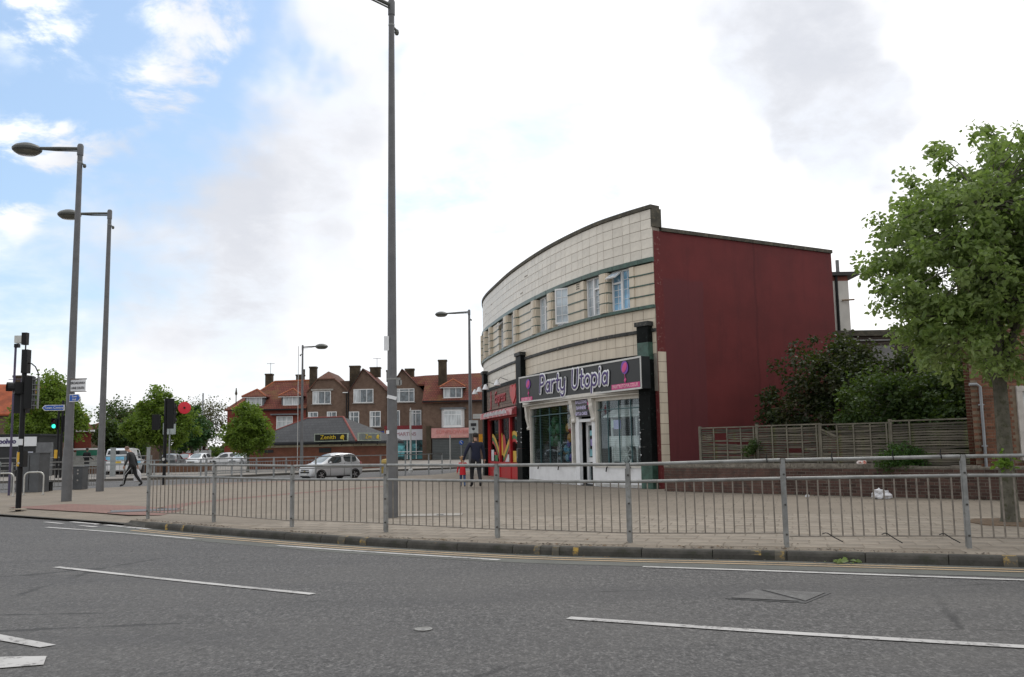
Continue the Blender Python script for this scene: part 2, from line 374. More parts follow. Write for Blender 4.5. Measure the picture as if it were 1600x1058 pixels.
# ------------------------------------------------------------------ ground, road, pavements
def flat(name, pts, z, m, kind='structure', parent=None):
    return MB().poly([(x, y, z) for x, y in pts]).build(name, m, parent, kind=kind if parent is None else None)
def resample(path, step):
    P = [Vector((p[0], p[1], 0)) for p in path]; out = [P[0]]; acc = 0.
    for a, b in zip(P, P[1:]):
        d = (b-a).length; t = step-acc
        while t <= d: out.append(a+(b-a)*(t/d)); t += step
        acc = (acc+d) % step
    return out
def smooth_path(pts, n=8):
    P = [np.array(p, float) for p in pts]; out = []
    for i in range(len(P)-1):
        a = P[i-1] if i else 2*P[0]-P[1]; b, c = P[i], P[i+1]; d = P[i+2] if i+2 < len(P) else 2*P[-1]-P[-2]
        for k in range(n):
            u = k/n; out.append(tuple(.5*((2*b)+(c-a)*u+(2*a-5*b+4*c-d)*u*u+(3*b-a-3*c+d)*u**3)))
    out.append(tuple(P[-1])); return out
def offset_path(path, d):               # to the left of the running direction
    out = []
    for i, p in enumerate(path):
        a = Vector(path[max(i-1, 0)][:2]); b = Vector(path[min(i+1, len(path)-1)][:2]); t = (b-a).normalized()
        out.append((p[0]-t.y*d, p[1]+t.x*d))
    return out
ZR = -.12
rd = MB()
rd.poly([(-300, -60, ZR), (300, -60, ZR), (300, 420, ZR), (-300, 420, ZR)]).build('road', m_asphalt, kind='structure')
MB().box((0, 180, -.42), (700, 560, .5)).build('ground', mat('earth', (.08, .075, .06), .95), kind='structure')
KERB_L = smooth_path([(-24, 31.2), (-17.5, 26.4), (-12.81, 22.94), (-8.96, 19.97), (-8.16, 19.25)])
KERB = smooth_path([(-8.16, 19.25), (-6.3, 17.6), (-4.52, 16.13), (-2.3, 14.45), (-.05, 13.07), (1.5, 12.43), (3.07, 11.92), (5.9, 10.84), (9.5, 9.5), (14, 7.9), (22, 5.0)])
FAR = [(-24, 34.5), (-19.4, 34.2), (-18.2, 36.2), (-16.6, 38.3), (-15.4, 39.7), (-12.5, 42.3), (-9.7, 43.6), (-6.5, 46.0), (-4.2, 48.4), (-3.6, 51), (-3, 55), (-1, 60), (4, 66), (12, 72)]
inner = offset_path(KERB, .14); innerL = offset_path(KERB_L, 1.25)
plaza = innerL[:-3]+[(-8.35, 20.3)]+inner+[(30, 5), (30, 72)]+FAR[::-1]
def ground_prism(name, pts, z0, z1, m):
    o = MB().prism(pts, z0, z1).build(name, m, kind='structure'); bm = bmesh.new(); bm.from_mesh(o.data)
    bmesh.ops.triangulate(bm, faces=[f for f in bm.faces if len(f.verts) > 4], ngon_method='EAR_CLIP'); bm.to_mesh(o.data); bm.free(); return o
ground_prism('pavement', plaza, -.25, -.008, m_paving)
# dropped kerb: the paving slopes to the road at the crossing
dk = MB(); A = KERB_L; B = innerL
for i in range(len(A)-1):
    dk.poly([(A[i][0], A[i][1], -.085), (A[i+1][0], A[i+1][1], -.085), (B[i+1][0], B[i+1][1], -.006), (B[i][0], B[i][1], -.006)])
dk.poly([(-8.16, 19.25, -.085), (-8.0, 19.4, -.01), (-8.35, 20.4, -.006), (B[-1][0], B[-1][1], -.006)])
dk.build('crossing_ramp', m_paving, kind='structure')
flat('red_crossing_paving', [(-13.6, 24.75), (-9.9, 21.9), (-8.75, 20.9), (-7.9, 20.6), (-8.0, 22.5), (-10.2, 24.6), (-12.6, 26.0)], -.003, m_redpave)
band = offset_path([(-9.2, 22.3), (-9.6, 27.0), (-9.9, 30), (-9.8, 34.5), (-9.2, 40.5)], 0)
def strip(name, path, w, z, m, parent=None, **k):
    a = offset_path(path, w/2); b = offset_path(path, -w/2); s = MB()
    for i in range(len(a)-1): s.poly([(a[i][0], a[i][1], z), (b[i][0], b[i][1], z), (b[i+1][0], b[i+1][1], z), (a[i+1][0], a[i+1][1], z)])
    return s.build(name, m, parent, **(k or dict(kind='structure')))
strip('red_paving_band', smooth_path([(-8.6, 22.6), (-8.9, 24.6), (-8.6, 26.2), (-7.6, 29.0), (-5.9, 32.5), (-4.9, 34.5)]), .55, -.003, m_redpave)
strip('red_paving_band', smooth_path([(-14.6, 39.3), (-12.3, 40.8), (-9.4, 42.0), (-6.6, 44.4)]), .7, -.003, m_redpave)
# far side of the side road
FK = smooth_path([(-60, 47.0), (-40, 48.5), (-27.97, 49.94), (-23.4, 50.4), (-17.15, 52.9), (-13.85, 57.2), (-8.5, 61.5), (-3, 67), (6, 78), (20, 95)])
ground_prism('far_pavement', list(FK)+[(60, 120), (60, 330), (-200, 330), (-200, 47)], -.25, 0., mat('far_paving', (.235, .215, .19), .85, .15, .5, col2=(.16, .148, .132), thr=(.5, .65)))
strip('far_kerb', offset_path(FK, -.04), .16, .012, m_kerb)
strip('road_edge_line', offset_path(FK, -1.5)[2:], .12, ZR+.006, m_white)
strip('road_edge_line', offset_path(FAR, -.45)[4:10], .12, ZR+.006, m_white)

# kerb stones
kb = MB()
for i in range(len(inner)-1):
    a, b, c, d = KERB[i], KERB[i+1], inner[i+1], inner[i]
    kb.poly([(a[0], a[1], -.128), (b[0], b[1], -.128), (c[0], c[1], -.02), (d[0], d[1], -.02)])
kerb = kb.build('kerb', m_kerb, kind='structure')
st = resample(KERB, .93)
kshape = None
for i in range(min(len(st)-1, 30)):
    a, b = st[i], st[i+1]; L = (b-a).length-.012; ang = math.atan2(b.y-a.y, b.x-a.x)
    if kshape is None:
        s = MB(); pr = [(0, -.2), (0, -.055), (.012, -.022), (.03, -.004), (.135, 0), (.135, -.2)]; n = len(pr); Lk = .918
        for x in (0, Lk):
            for y, z in pr: s.v.append((x, y, z))
        for j in range(n): k = (j+1) % n; s.face((j, n+j, n+k, k))
        s.face(range(n)); s.face(range(n, 2*n)[::-1]); kshape = s.mesh('kerb_stone', m_kerb)
    o = bpy.data.objects.new('kerb_stone', kshape); COL.objects.link(o); o.parent = kerb
    o.location = (a.x, a.y, rnd.uniform(-.004, .003)-(.05 if i == 0 else 0)); o.rotation_euler = (rnd.uniform(-.01, .01), .055 if i == 0 else rnd.uniform(-.003, .003), ang+rnd.uniform(-.004, .004))
# low stones along the crossing
strip('dropped_kerb_stones', offset_path(KERB_L, .06), .13, -.076, m_kerb)
# yellow loading marks on the kerb
def kerb_mark(x0, w):
    best = min(range(len(KERB)-1), key=lambda i: abs(KERB[i][0]-x0)); a = Vector(KERB[best]+(0,)) if len(KERB[best]) == 2 else Vector((KERB[best][0], KERB[best][1], 0))
    b = Vector((KERB[best+1][0], KERB[best+1][1], 0)); t = (b-a).normalized(); nn = Vector((-t.y, t.x, 0)); s = MB(); p = a+t*((x0-a.x)/t.x)
    for (o0, z0), (o1, z1) in (((-.004, -.115), (-.004, -.05)), ((-.004, -.05), (.018, -.004)), ((.018, -.004), (.13, .004))):
        s.poly([p+nn*o0+Vector((0, 0, z0)), p+t*w+nn*o0+Vector((0, 0, z0)), p+t*w+nn*o1+Vector((0, 0, z1)), p+nn*o1+Vector((0, 0, z1))])
    s.build('yellow_mark', m_kyel, kerb)
for x0, w in ((-6.85, .10), (-6.4, .10), (-2.85, .16), (-2.45, .14), (.25, .09), (.5, .10), (.78, .08), (3.02, .13), (3.3, .12), (5.72, .15), (6.05, .16)): kerb_mark(x0, w)

# road paint
strip('channel', offset_path(KERB, -.38), .95, ZR+.003, m_channel)
K2 = [p for p in KERB if p[0] > -7.4]
for o in (-.25, -.44): strip('yellow_line', offset_path(K2, o), .075, ZR+.008, m_yellow)
def dash(name, pts, w): return strip(name, smooth_path(pts, 6), w, ZR+.008, m_white)
dash('edge_line', [(-9.75, 19.2), (-7.7, 17.75), (-5.59, 16.1)], .10)
dash('edge_line', [(-3.78, 14.71), (-2.0, 13.5), (-.22, 12.37)], .10)
dash('edge_line', [(1.56, 11.44), (2.81, 10.95), (5.4, 9.85), (8.5, 8.55)], .10)
dash('edge_line', [(-14.6, 22.6), (-11.5, 20.5)], .09)
dash('lane_line', [(-6.16, 12.44), (-4.2, 11.1), (-2.13, 9.75)], .10)
dash('lane_line', [(.45, 8.18), (2.0, 7.45), (3.65, 6.77), (5.2, 6.15)], .115)
for pts in ([(-4.5, 7.98), (-4.45, 7.78), (-3.73, 7.33), (-3.65, 7.42)], [(-4.5, 7.02), (-3.52, 7.02), (-3.40, 6.74), (-4.2, 6.5)]):
    flat('hatch_mark', pts, ZR+.008, m_white)
for (x, y, w, d) in ((-9.3, 20.1, 1.6, .13), (-8.5, 19.4, 1.2, .16), (-8.9, 19.25, .7, .12), (-7.6, 18.6, .9, .14), (-10.2, 20.4, .9, .1)):
    c, s_ = math.cos(R(-40)), math.sin(R(-40))
    flat('worn_zigzag_mark', [(x+c*a*w-s_*b*d, y+s_*a*w+c*b*d) for a, b in ((-.5, -.5), (.5, -.5), (.5, .5), (-.5, .5))], ZR+.009, m_white)

# two triangular covers and a small round one let into the road
m_iron = mat('worn_cast_iron', (.082, .082, .080), .45, .15, 8., .5, 160, metal=.3, col2=(.13, .13, .128), thr=(.5, .62))
mc = thing('manhole_cover', 'grey cast iron road cover of two triangles between the lane lines', 'manhole cover', (2.6, 9.1, ZR))
z = ZR+.006
MB().slab([(2.02, 9.04, z), (2.45, 9.56, z), (3.12, 9.26, z), (2.70, 8.72, z)], (0, 0, -.01)).build('frame', mat('dark_iron', (.05, .05, .05), .6), mc)
m1 = MB().slab([(2.08, 9.05, z+.003), (2.44, 9.50, z+.003), (2.66, 8.79, z+.003)], (0, 0, .004)); m1.build('triangular_lid', m_iron, mc)
MB().slab([(2.50, 9.51, z+.003), (3.06, 9.25, z+.003), (2.72, 8.80, z+.003)], (0, 0, .004)).build('triangular_lid', m_iron, mc)
vc = thing('valve_cover', 'small round worn valve cover alone in the near lane', 'manhole cover', (-.78, 7.8, ZR))
MB().lathe([(.075, .004), (.075, .009), (.058, .009), (.055, .005)], n=20).build('rim', mat('pale_iron', (.22, .215, .20), .5, .1, 20), vc, world=False)
MB().lathe([(.058, .003), (.0, .006)], n=16).build('lid', mat('dark_iron_lid', (.06, .06, .06), .5), vc, world=False)
pm = thing('service_cover', 'dark square service cover in the red paving by the crossing', 'manhole cover', (-9.0, 22.4, 0)); pm.rotation_euler.z = R(20)
MB().box((0, 0, .002), (1.5, .62, .012)).build('lid', mat('dark_steel_lid', (.10, .10, .10), .6), pm, world=False)
MB().box((0, .36, .001), (1.6, .1, .012)).box((0, -.36, .001), (1.6, .1, .012)).build('frame', m_iron, pm, world=False)
pm = thing('service_cover', 'pale concrete filled service cover in the paving beside the tallest lamp post', 'manhole cover', (-1.75, 19.2, 0))
MB().box((0, 0, .002), (1.3, .6, .012)).build('lid', mat('pale_concrete_lid', (.30, .28, .25), .8), pm, world=False)
MB().box((.2, -.1, .009), (.14, .1, .012)).build('lifting_eye', mat('iron_eye', (.06, .06, .06), .6), pm, world=False)

# paving slabs laid one by one where they show singly
pav = bpy.data.objects['pavement']
cu, su = math.cos(SLAB_ANG), math.sin(SLAB_ANG)
slab_sizes = []
for k in range(5):
    s = MB(); g = .438; h = g/2; e = .008
    for z, q in ((-.04, h), (-e*.8, h), (0, h-e)):
        for a, b in ((-1, -1), (1, -1), (1, 1), (-1, 1)): s.v.append((a*q, b*q, z))
    for l in (0, 4):
        for j in range(4): jj = (j+1) % 4; s.face((l+j, l+jj, l+4+jj, l+4+j))
    s.face((8, 9, 10, 11)); slab_sizes.append(s.mesh('paving_slab', m_slab))
def behind_kerb(x, y):
    if x < -8 or x > 13.5: return -1
    i = min(range(len(inner)), key=lambda i: (inner[i][0]-x)**2+(inner[i][1]-y)**2); i = min(max(i, 1), len(inner)-2)
    a = Vector(inner[i-1]); b = Vector(inner[i+1]); t = (b-a).normalized(); return (Vector((x, y))-a).dot(Vector((-t.y, t.x)))
cand = []
for iv in range(-10, 18):
    for iu in range(-40, 42):
        uu = (iu+(.5 if iv % 2 else 0))*.45; vv = iv*.45
        x = 3.0+uu*cu-vv*su; y = 13.2+uu*su+vv*cu
        if behind_kerb(x, y) < .33: continue
        if (x-8.3)**2+(y-15.2)**2 < 1.1**2: continue
        if (x-613*0+2.5)**2+(y-18.8)**2 < .3: continue
        if abs(x)/y > .60: continue
        cand.append((math.hypot(x, y-0), x, y))
cand.sort(); 
for d, x, y in cand[:298]:
    o = bpy.data.objects.new('paving_slab', slab_sizes[rnd.randrange(5)]); COL.objects.link(o); o.parent = pav
    o.location = (x, y, rnd.uniform(-.0045, .0025)); o.rotation_euler = (rnd.uniform(-.006, .006), rnd.uniform(-.006, .006), SLAB_ANG+rnd.uniform(-.008, .008))
# rotted leaves and grit that gather at the back of the kerb and in the channel
s = MB()
def litter_at(x, y, z, sz):
    a = rnd.uniform(0, 6.28); p = [Vector((x+math.cos(a+q)*sz*rnd.uniform(.5, 1), y+math.sin(a+q)*sz*rnd.uniform(.4, .9), z+rnd.uniform(0, sz*.5))) for q in (0, 1.7, 3.1, 4.6)]
    s.mat(rnd.randrange(3)).poly(p)
for i in range(1500):
    k = rnd.randrange(len(KERB)-12); p = KERB[k]; q = KERB[k+1]; u = rnd.random(); x = p[0]+(q[0]-p[0])*u; y = p[1]+(q[1]-p[1])*u
    if mnoise.noise(Vector((x*.9, 3., 0))) < -.15+rnd.uniform(-.2, .2): continue
    if rnd.random() < .8: litter_at(x+.05, y+.17+abs(rnd.gauss(0, .09)), .003, rnd.uniform(.012, .035))
    else: litter_at(x-.01, y-.05-abs(rnd.gauss(0, .12)), ZR+.011, rnd.uniform(.008, .022))
for i in range(420):
    u = rnd.random()*11; q = Vector((4.45, 27.25, 0))+Vector((.705, -.709, 0))*u-Vector((.709, .705, 0))*abs(rnd.gauss(.03, .10)); litter_at(q.x, q.y, .002, rnd.uniform(.012, .04))  # dark litter added along the garden wall base, standing for contact shade
for i in range(60): litter_at(rnd.uniform(-6, 7), rnd.uniform(11.8, 19), .004, rnd.uniform(.01, .03))
s.build('leaf_litter', [mat('rotten_leaf', (.045, .032, .02), .9), mat('dry_leaf', (.16, .10, .05), .9), mat('grit', (.09, .08, .06), .9)], kind='stuff')

# ------------------------------------------------------------------ guard railing along the kerb
GR = [(-7.8, 19.6), (-6.0, 18.39), (-4.05, 16.77), (-2.16, 15.46), (-.27, 14.21), (1.63, 13.15), (3.61, 12.33), (5.76, 11.78), (7.85, 11.1), (9.9, 10.35)]
GH = [1.15, 1.14, 1.12, 1.13, 1.12, 1.12, 1.16, 1.18, 1.17, 1.17]
gr = thing('guard_railing', 'long galvanised pedestrian guard railing with close upright bars along the kerb', 'railing', (GR[0][0], GR[0][1], 0))
pm_ = {}
for i, ((x, y), h) in enumerate(zip(GR, GH)):
    a = Vector(GR[max(i-1, 0)]); b = Vector(GR[min(i+1, len(GR)-1)]); ang = math.atan2(b.y-a.y, b.x-a.x)
    s = MB().box((x, y, h/2-.01), (.055, .05, h+.02), ang)
    if i not in (0,): s.box((x-.036*math.cos(ang), y-.036*math.sin(ang), h/2-.03), (.012, .042, h-.1), ang)
    s.build('post', m_steel, gr)
    for zz in (.16, .55, .95): MB().lathe([(.014, 0), (.014, .02), (0, .022)], (x+.012*math.sin(ang), y-.026, zz), (math.sin(ang), -math.cos(ang), 0), 6).build('bolt', mat('bolt_rust', (.05, .045, .04), .6) if 'bolt_rust' not in bpy.data.materials else bpy.data.materials['bolt_rust'], gr)
for i in range(len(GR)-1):
    a = Vector(GR[i]+(0,)); b = Vector(GR[i+1]+(0,)); t = (b-a).normalized(); ha, hb = GH[i], GH[i+1]
    a2 = a+t*.035; b2 = b-t*.035
    sag = rnd.uniform(-.006, .006)
    def at(u, z): return a2+(b2-a2)*u+Vector((0, 0, z+(hb-ha)*u))
    MB().tube([at(0, ha-.022), at(.5, ha-.022+sag), at(1, ha-.022)], .024, 8).build('top_rail', m_steel, gr, smooth=True)
    MB().tube([at(0, ha-.265), at(1, ha-.265)], .022, 8).build('middle_rail', m_steel, gr, smooth=True)
    MB().bar(at(0, .135), at(1, .135), .04, .014).build('bottom_rail', m_bar, gr)
    nb = 15
    for k in range(nb):
        u = (k+.9)/(nb+.8)+rnd.uniform(-.004, .004)
        p = at(u, 0); lean = rnd.uniform(-.004, .004)
        MB().bar((p.x, p.y, .142+(hb-ha)*u), (p.x+lean, p.y, ha-.286+(hb-ha)*u), .016, .016, (1, 0, 0)).build('bar', m_bar, gr)
# black cable ties left on the rails
for (px, seg, u, z, dx, dz) in ((0, 6, .22, .14, .17, -.07), (0, 6, .55, .14, .16, -.08), (0, 6, .86, .14, .15, -.07), (0, 7, .35, .14, .42, -.10), (0, 7, .8, .15, .3, -.03)):
    p = Vector(GR[seg]+(0,)).lerp(Vector(GR[seg+1]+(0,)), u); p.z = z+GH[seg]-1.15
    s = MB(); s.tube([p+Vector((-.05, -.03, .02)), p+Vector((-.01, -.035, .035)), p+Vector((.02, -.04, .03)), p+Vector((dx*.5, -.1, dz*.3)), p+Vector((dx, -.16, dz))], .007, 5)
    s.build('cable_tie', m_black, gr)
for (seg, u) in ((6, .28), (6, .62), (6, .88), (7, .4), (5, .9)):
    p = Vector(GR[seg]+(0,)).lerp(Vector(GR[seg+1]+(0,)), u); h = GH[seg]+(GH[seg+1]-GH[seg])*u-.022
    s = MB().tube([p+Vector((0, -.03, h-.03)), p+Vector((0, -.031, h+.02)), p+Vector((0, .0, h+.031)), p+Vector((.01, -.01, h+.10))], .007, 5); s.build('cable_tie', m_black, gr)

def light_rail(name, label, pts, h=1.1, bars=0, group=None, rails=(1., .55), barr=.014, bottom=.12, m=None):
    m = m or m_steel
    t = thing(name, label, 'railing', (pts[0][0], pts[0][1], 0), 0, group)
    for i, p in enumerate(pts): MB().box((p[0], p[1], h/2), (.07, .07, h)).build('post', m, t)
    for a, b in zip(pts, pts[1:]):
        for r in rails: MB().bar((a[0], a[1], h*r-.03), (b[0], b[1], h*r-.03), .05, .05).build('rail', m, t)
        if bars:
            MB().bar((a[0], a[1], bottom), (b[0], b[1], bottom), .03, .03).build('rail', m, t)
            for k in range(bars):
                u = (k+.5)/bars; x = a[0]+(b[0]-a[0])*u; y = a[1]+(b[1]-a[1])*u
                MB().box((x, y, (bottom+h*rails[-1])/2), (barr, barr, h*rails[-1]-bottom)).build('bar', m, t)
    return t
m_steel2 = mat('dull_steel', (.26, .275, .28), .55, .1, 4., metal=.3)
light_rail('guard_railing', 'grey railing of posts and two rails edging the plaza beside the silver car', [(-13.84, 41.2), (-12.55, 42.2), (-11.3, 43.1), (-9.5, 43.9), (-8.0, 45.0), (-6.7, 46.0), (-5.6, 47.2), (-4.5, 48.3), (-3.9, 49.6)], 1.1, 0, rails=(1., .5), m=m_steel2)
light_rail('guard_railing', 'barred grey railing on the far footway left of the silver car', [tuple(offset_path(FK, .7)[i]) for i in range(22, 46, 3)], 1.0, 12, rails=(1., .78), m=m_steel2)
light_rail('guard_railing', 'pale barred railing between the dark cabinet and the first lamp post', [(-20.6, 32.6), (-19.0, 34.7), (-18.0, 36.7), (-17.2, 37.9)], 1.12, 13, rails=(1., .75), m=m_steel)
# ------------------------------------------------------------------ lamp posts
def lamp_post(label, x, y, h, rz, arm, k=1., tag=False, stickers=()):
    t = thing('street_lamp', label, 'street lamp', (x, y, 0), rz, 'tall grey street lamps')
    MB().lathe([(.13*k, -.02), (.128*k, 1.5), (.112*k, 1.62), (.068*k, h-.55), (.068*k, h)], n=14).build('column', m_lamp, t, world=False, smooth=True)
    MB().lathe([(.082*k, 0), (.084*k, .30), (.06*k, .36), (0, .38)], (0, 0, h-.3), n=12).build('top_cap', m_lamp, t, world=False, smooth=True)
    MB().tube([(.05, 0, h-.08), (arm*.5, 0, h-.06), (arm, 0, h-.05)], .045*k, 8).tube([(.05, 0, h-.16), (arm*.6, 0, h-.13), (arm*.98, 0, h-.08)], .02*k, 6).build('arm', m_lampdark, t, world=False, smooth=True)
    hd = MB().lathe([(.0, .15), (.18, .13), (.34, .06), (.41, -.02), (.40, -.08), (.33, -.14)], (arm+.42, 0, h-.03), n=20, sx=1.08, sy=.95).build('luminaire', m_lampdark, t, world=False, smooth=True)
    b = MB().lathe([(.36, -.13), (.26, -.20), (.0, -.22)], (arm+.42, 0, h-.03), n=20, sx=1.08, sy=.95).build('lens', mat('lamp_lens', (.16, .16, .13), .2) if 'lamp_lens' not in bpy.data.materials else bpy.data.materials['lamp_lens'], hd, world=False, smooth=True)
    MB().lathe([(.074*k, 0), (.074*k, .04)], (0, 0, h-.55), n=12).build('band', m_steel, t, world=False)
    MB().tube([(-.05, 0, h-.56), (-.13, 0, h-.60)], .03, 6).lathe([(.035, 0), (.055, .05), (.04, .11)], (-.15, 0, h-.70), n=8).build('sensor', m_lampdark, t, world=False)
    MB().box((-.0, -.115*k-.004, .75), (.12, .02, .55)).build('access_door', m_lamp, t, world=False)
    return t
L1 = lamp_post('tallest grey street lamp standing just behind the guard railing', -2.5, 18.8, 11.05, R(228), 1.6, .92)
L2 = lamp_post('grey street lamp carrying the blue finger signs', -13.39, 27.49, 10.95, R(180), 1.25, 1.15)
L3 = lamp_post('grey street lamp between the finger signs and the walking man', -15.49, 34.34, 10.7, R(176), 1.2, 1.1)
L4 = lamp_post('slim grey street lamp between the terrace and the curved shop building', -2.83, 60, 10.45, R(153), 1.75, 1.1)
L5 = lamp_post('slim grey street lamp in front of the low hipped roof building', -14.38, 62, 8.5, R(-4), .9, .85)
for (nm, z, dx, w, h, rot, col) in (('label_plate', 3.55, -.10, .1, .3, 0, m_white), ('sticker', 2.43, .01, .20, .07, .25, m_wpaint), ('sticker', 1.72, -.075, .06, .07, 0, m_wpaint)):
    s = MB().obox((-w/2, -.005, -h/2), (w, 0, 0), (0, .006, 0), (0, 0, h)); o = s.build(nm, m_wpaint, L1, world=False); 
    a = -R(228); o.rotation_euler = (0, rot, a); o.location = (dx*math.cos(a)+.115*math.sin(a), dx*math.sin(a)-.115*math.cos(a), z)
s = MB().lathe([(.105, 0), (.105, .03)], (0, 0, 2.80), n=12); s.build('band', m_steel, L1, world=False)
o = MB().box((0, 0, 0), (.10, .09, .16)).box((.06, -.02, -.02), (.05, .05, .1)).build('junction_box', m_steel, L1, world=False); a = -R(228); o.location = (.12*math.cos(a), .12*math.sin(a), 2.76); o.rotation_euler = (0, 0, a)

# ------------------------------------------------------------------ signs on the second lamp
m_blue = mat('blue_sign', (.02, .10, .42), .4, .05, 3.); m_signw = mat('sign_white', (.72, .73, .74), .4, .04, 3.); m_signb = mat('sign_black', (.03, .03, .035), .5)
def plate_sign(name, label, pts, thick, c, ex, mats, texts, group=None, post=None):
    t = thing(name, label, 'sign', c); ex = Vector(ex).normalized(); ez = Vector((0, 0, 1)); en = ex.cross(ez); C = Vector(c)
    w = [C+ex*a+ez*b for a, b in pts]
    MB().slab([q-en*thick for q in w], en*thick).build('plate', mats[0], t)
    cx = sum(p[0] for p in pts)/len(pts); cz = sum(p[1] for p in pts)/len(pts)
    if mats[1]:
        w2 = [C+ex*(cx+(a-cx)*.93)+ez*(cz+(b-cz)*.80)+en*.003 for a, b in pts]
        MB().slab(w2, en*.003).build('panel', mats[1], t)
    for body, size, a, b, mt, xs in texts: text_mesh(body, size, ex, ez, C+ex*a+ez*b+en*.012, mt, 'lettering', t, .008, xs=xs)
    return t, ex, en
lx, ly = -13.39, 27.49
t, ex, en = plate_sign('finger_sign', 'blue finger sign pointing left below the white street plate', [(-.78, 0), (-.70, .085), (-.12, .085), (-.12, -.085), (-.70, -.085)], .03, (lx+.03, ly-.16, 2.78), (1, .04, 0), (m_signw, m_blue), [('Town Centre', .105, -.43, 0, m_signw, .95)])
MB().lathe([(.118, 0), (.118, .05)], (lx, ly, 2.87), n=12).lathe([(.118, 0), (.118, .05)], (lx, ly, 2.65), n=12).build('clamp', m_steel, t)
t, ex, en = plate_sign('finger_sign', 'short blue finger sign pointing right under the white street plate', [(.06, .115), (.40, .115), (.48, 0), (.40, -.115), (.06, -.115)], .03, (lx, ly-.16, 3.06), (1, -.35, 0), (m_signw, m_blue), [('Town', .085, .26, .04, m_signw, 1), ('Hall', .085, .26, -.05, m_signw, 1)])
MB().lathe([(.118, 0), (.118, .04)], (lx, ly, 3.12), n=12).build('clamp', m_steel, t)
t, ex, en = plate_sign('street_name_plate', 'white street name plate with black capitals on the second lamp post', [(.07, .20), (.53, .20), (.53, -.16), (.07, -.16)], .03, (lx, ly-.15, 3.42), (1, -.1, 0), (m_signw, None), [('BROADWAY', .105, .30, .09, m_signb, .78), ('LANE SOUTH', .105, .30, -.06, m_signb, .66)])
MB().box((lx+.30, ly-.17, 3.635), (.50, .05, .03)).box((lx+.3, ly-.17, 3.255), (.5, .05, .02)).build('frame', mat('brown_sign_frame', (.12, .10, .085), .6), t)

# ------------------------------------------------------------------ traffic signals
m_sig = mat('signal_black', (.010, .0105, .011), .5, .1, 5., spec=.25)
m_lens_r = mat('dark_red_lens', (.06, .01, .01), .25); m_lens_a = mat('dark_amber_lens', (.08, .04, .01), .25); m_lens_g = mat('dark_green_lens', (.01, .05, .04), .25)
m_green = emit('lit_green_man', (.05, .95, .62), 1.4)
def signal_head(t, c, rz, n=3, r=.10, board=False, sub=True):
    """housing with n hooded lenses facing local -Y turned by rz"""
    C = Vector(c); ca, sa = math.cos(rz), math.sin(rz)
    def w(x, y, z): return (C.x+x*ca-y*sa, C.y+x*sa+y*ca, C.z+z)
    hgt = n*.30
    h = MB().obox(w(-.16, -.09, -hgt/2), (ca*.32, sa*.32, 0), (-sa*.2, ca*.2, 0), (0, 0, hgt)).build('signal_head', m_sig, t)
    if board: MB().obox(w(-.27, -.02, -hgt/2-.12), (ca*.54, sa*.54, 0), (-sa*.02, ca*.02, 0), (0, 0, hgt+.24)).build('backing_board', m_sig, t)
    for k in range(n):
        z = hgt/2-.15-k*.30; fw = Vector((sa, -ca, 0))
        MB().lathe([(r, 0), (r*.6, .03), (0, .04)], w(0, -.09, z), fw, 14).build('lens', [m_lens_r, m_lens_a, m_lens_g][k % 3] if n == 3 else [m_lens_r, m_green][k], h, smooth=True)
        v = MB(); n_ = 10; v0 = []
        for j in range(n_+1):
            a = R(-30)+R(240)*j/n_
            for (rr, dd) in ((r+.012, 0), (r+.012, .16)): v0.append((rr*math.cos(a), -.09-dd, z+rr*math.sin(a)))
        b = len(v.v)
        for q in v0: v.v.append(w(*q))
        for j in range(n_): v.face((b+2*j, b+2*j+1, b+2*j+3, b+2*j+2))
        v.build('visor', m_sig, h)
    return h
# near signal by the crossing
ts = thing('traffic_signal', 'black traffic signal pole with yellow push button nearest the kerb', 'traffic light', (-12.78, 23.71, 0))
X, Y = -12.78, 23.71
MB().tube([(X, Y, -.05), (X, Y, 2.0), (X, Y, 4.0)], [.068, .066, .06], 12).build('pole', m_black, ts, smooth=True)
MB().lathe([(.20, 0), (.20, .025), (.08, .03)], (X, Y, -.002), n=14).build('base_plate', mat('signal_base', (.33, .28, .22), .8), ts)
signal_head(ts, (X-.14, Y-.04, 3.12), R(-52), 1, .14)
signal_head(ts, (X-.13, Y+.20, 2.78), R(180), 2, .10)
hb = MB().box((X+.16, Y, 3.0), (.22, .34, .84), R(20)).build('signal_head', m_sig, ts)
lv = MB()
for k in range(6): lv.box((X+.33, Y-.02, 2.66+k*.135), (.14, .30, .022), R(20))
for sx in (-.065, .065): lv.box((X+.33+sx, Y-.02, 3.0), (.012, .30, .84), R(20))
lv.build('louvre', mat('louvre_grey', (.16, .17, .17), .5), hb)
MB().box((X+.03, Y, 3.82), (.15, .2, .62)).build('detector_case', m_sig, ts)
MB().tube([(X, Y, 4.1), (X, Y, 4.45)], .02, 6).box((X-.02, Y, 4.42), (.13, .14, .32)).build('detector', m_black, ts)
MB().tube([(X+.07, Y, 3.78), (X+.18, Y, 3.76), (X+.28, Y, 3.68), (X+.36, Y, 3.52), (X+.37, Y, 3.3)], .016, 6).build('cable_loop', m_black, ts, smooth=True)
MB().box((X+.01, Y-.075, 1.72), (.13, .03, .16)).build('label_plate', m_signw, ts)
pb = MB().box((X+.05, Y-.11, 1.28), (.12, .10, .36)).build('push_button_box', m_yplastic, ts)
MB().box((X+.11, Y-.06, 1.28), (.10, .22, .40)).build('backing', m_sig, pb)
MB().lathe([(.03, 0), (.03, .02), (0, .025)], (X+.05, Y-.16, 1.18), (0, -1, 0), 10).build('button', mat('button_grey', (.4, .4, .4), .4), pb)
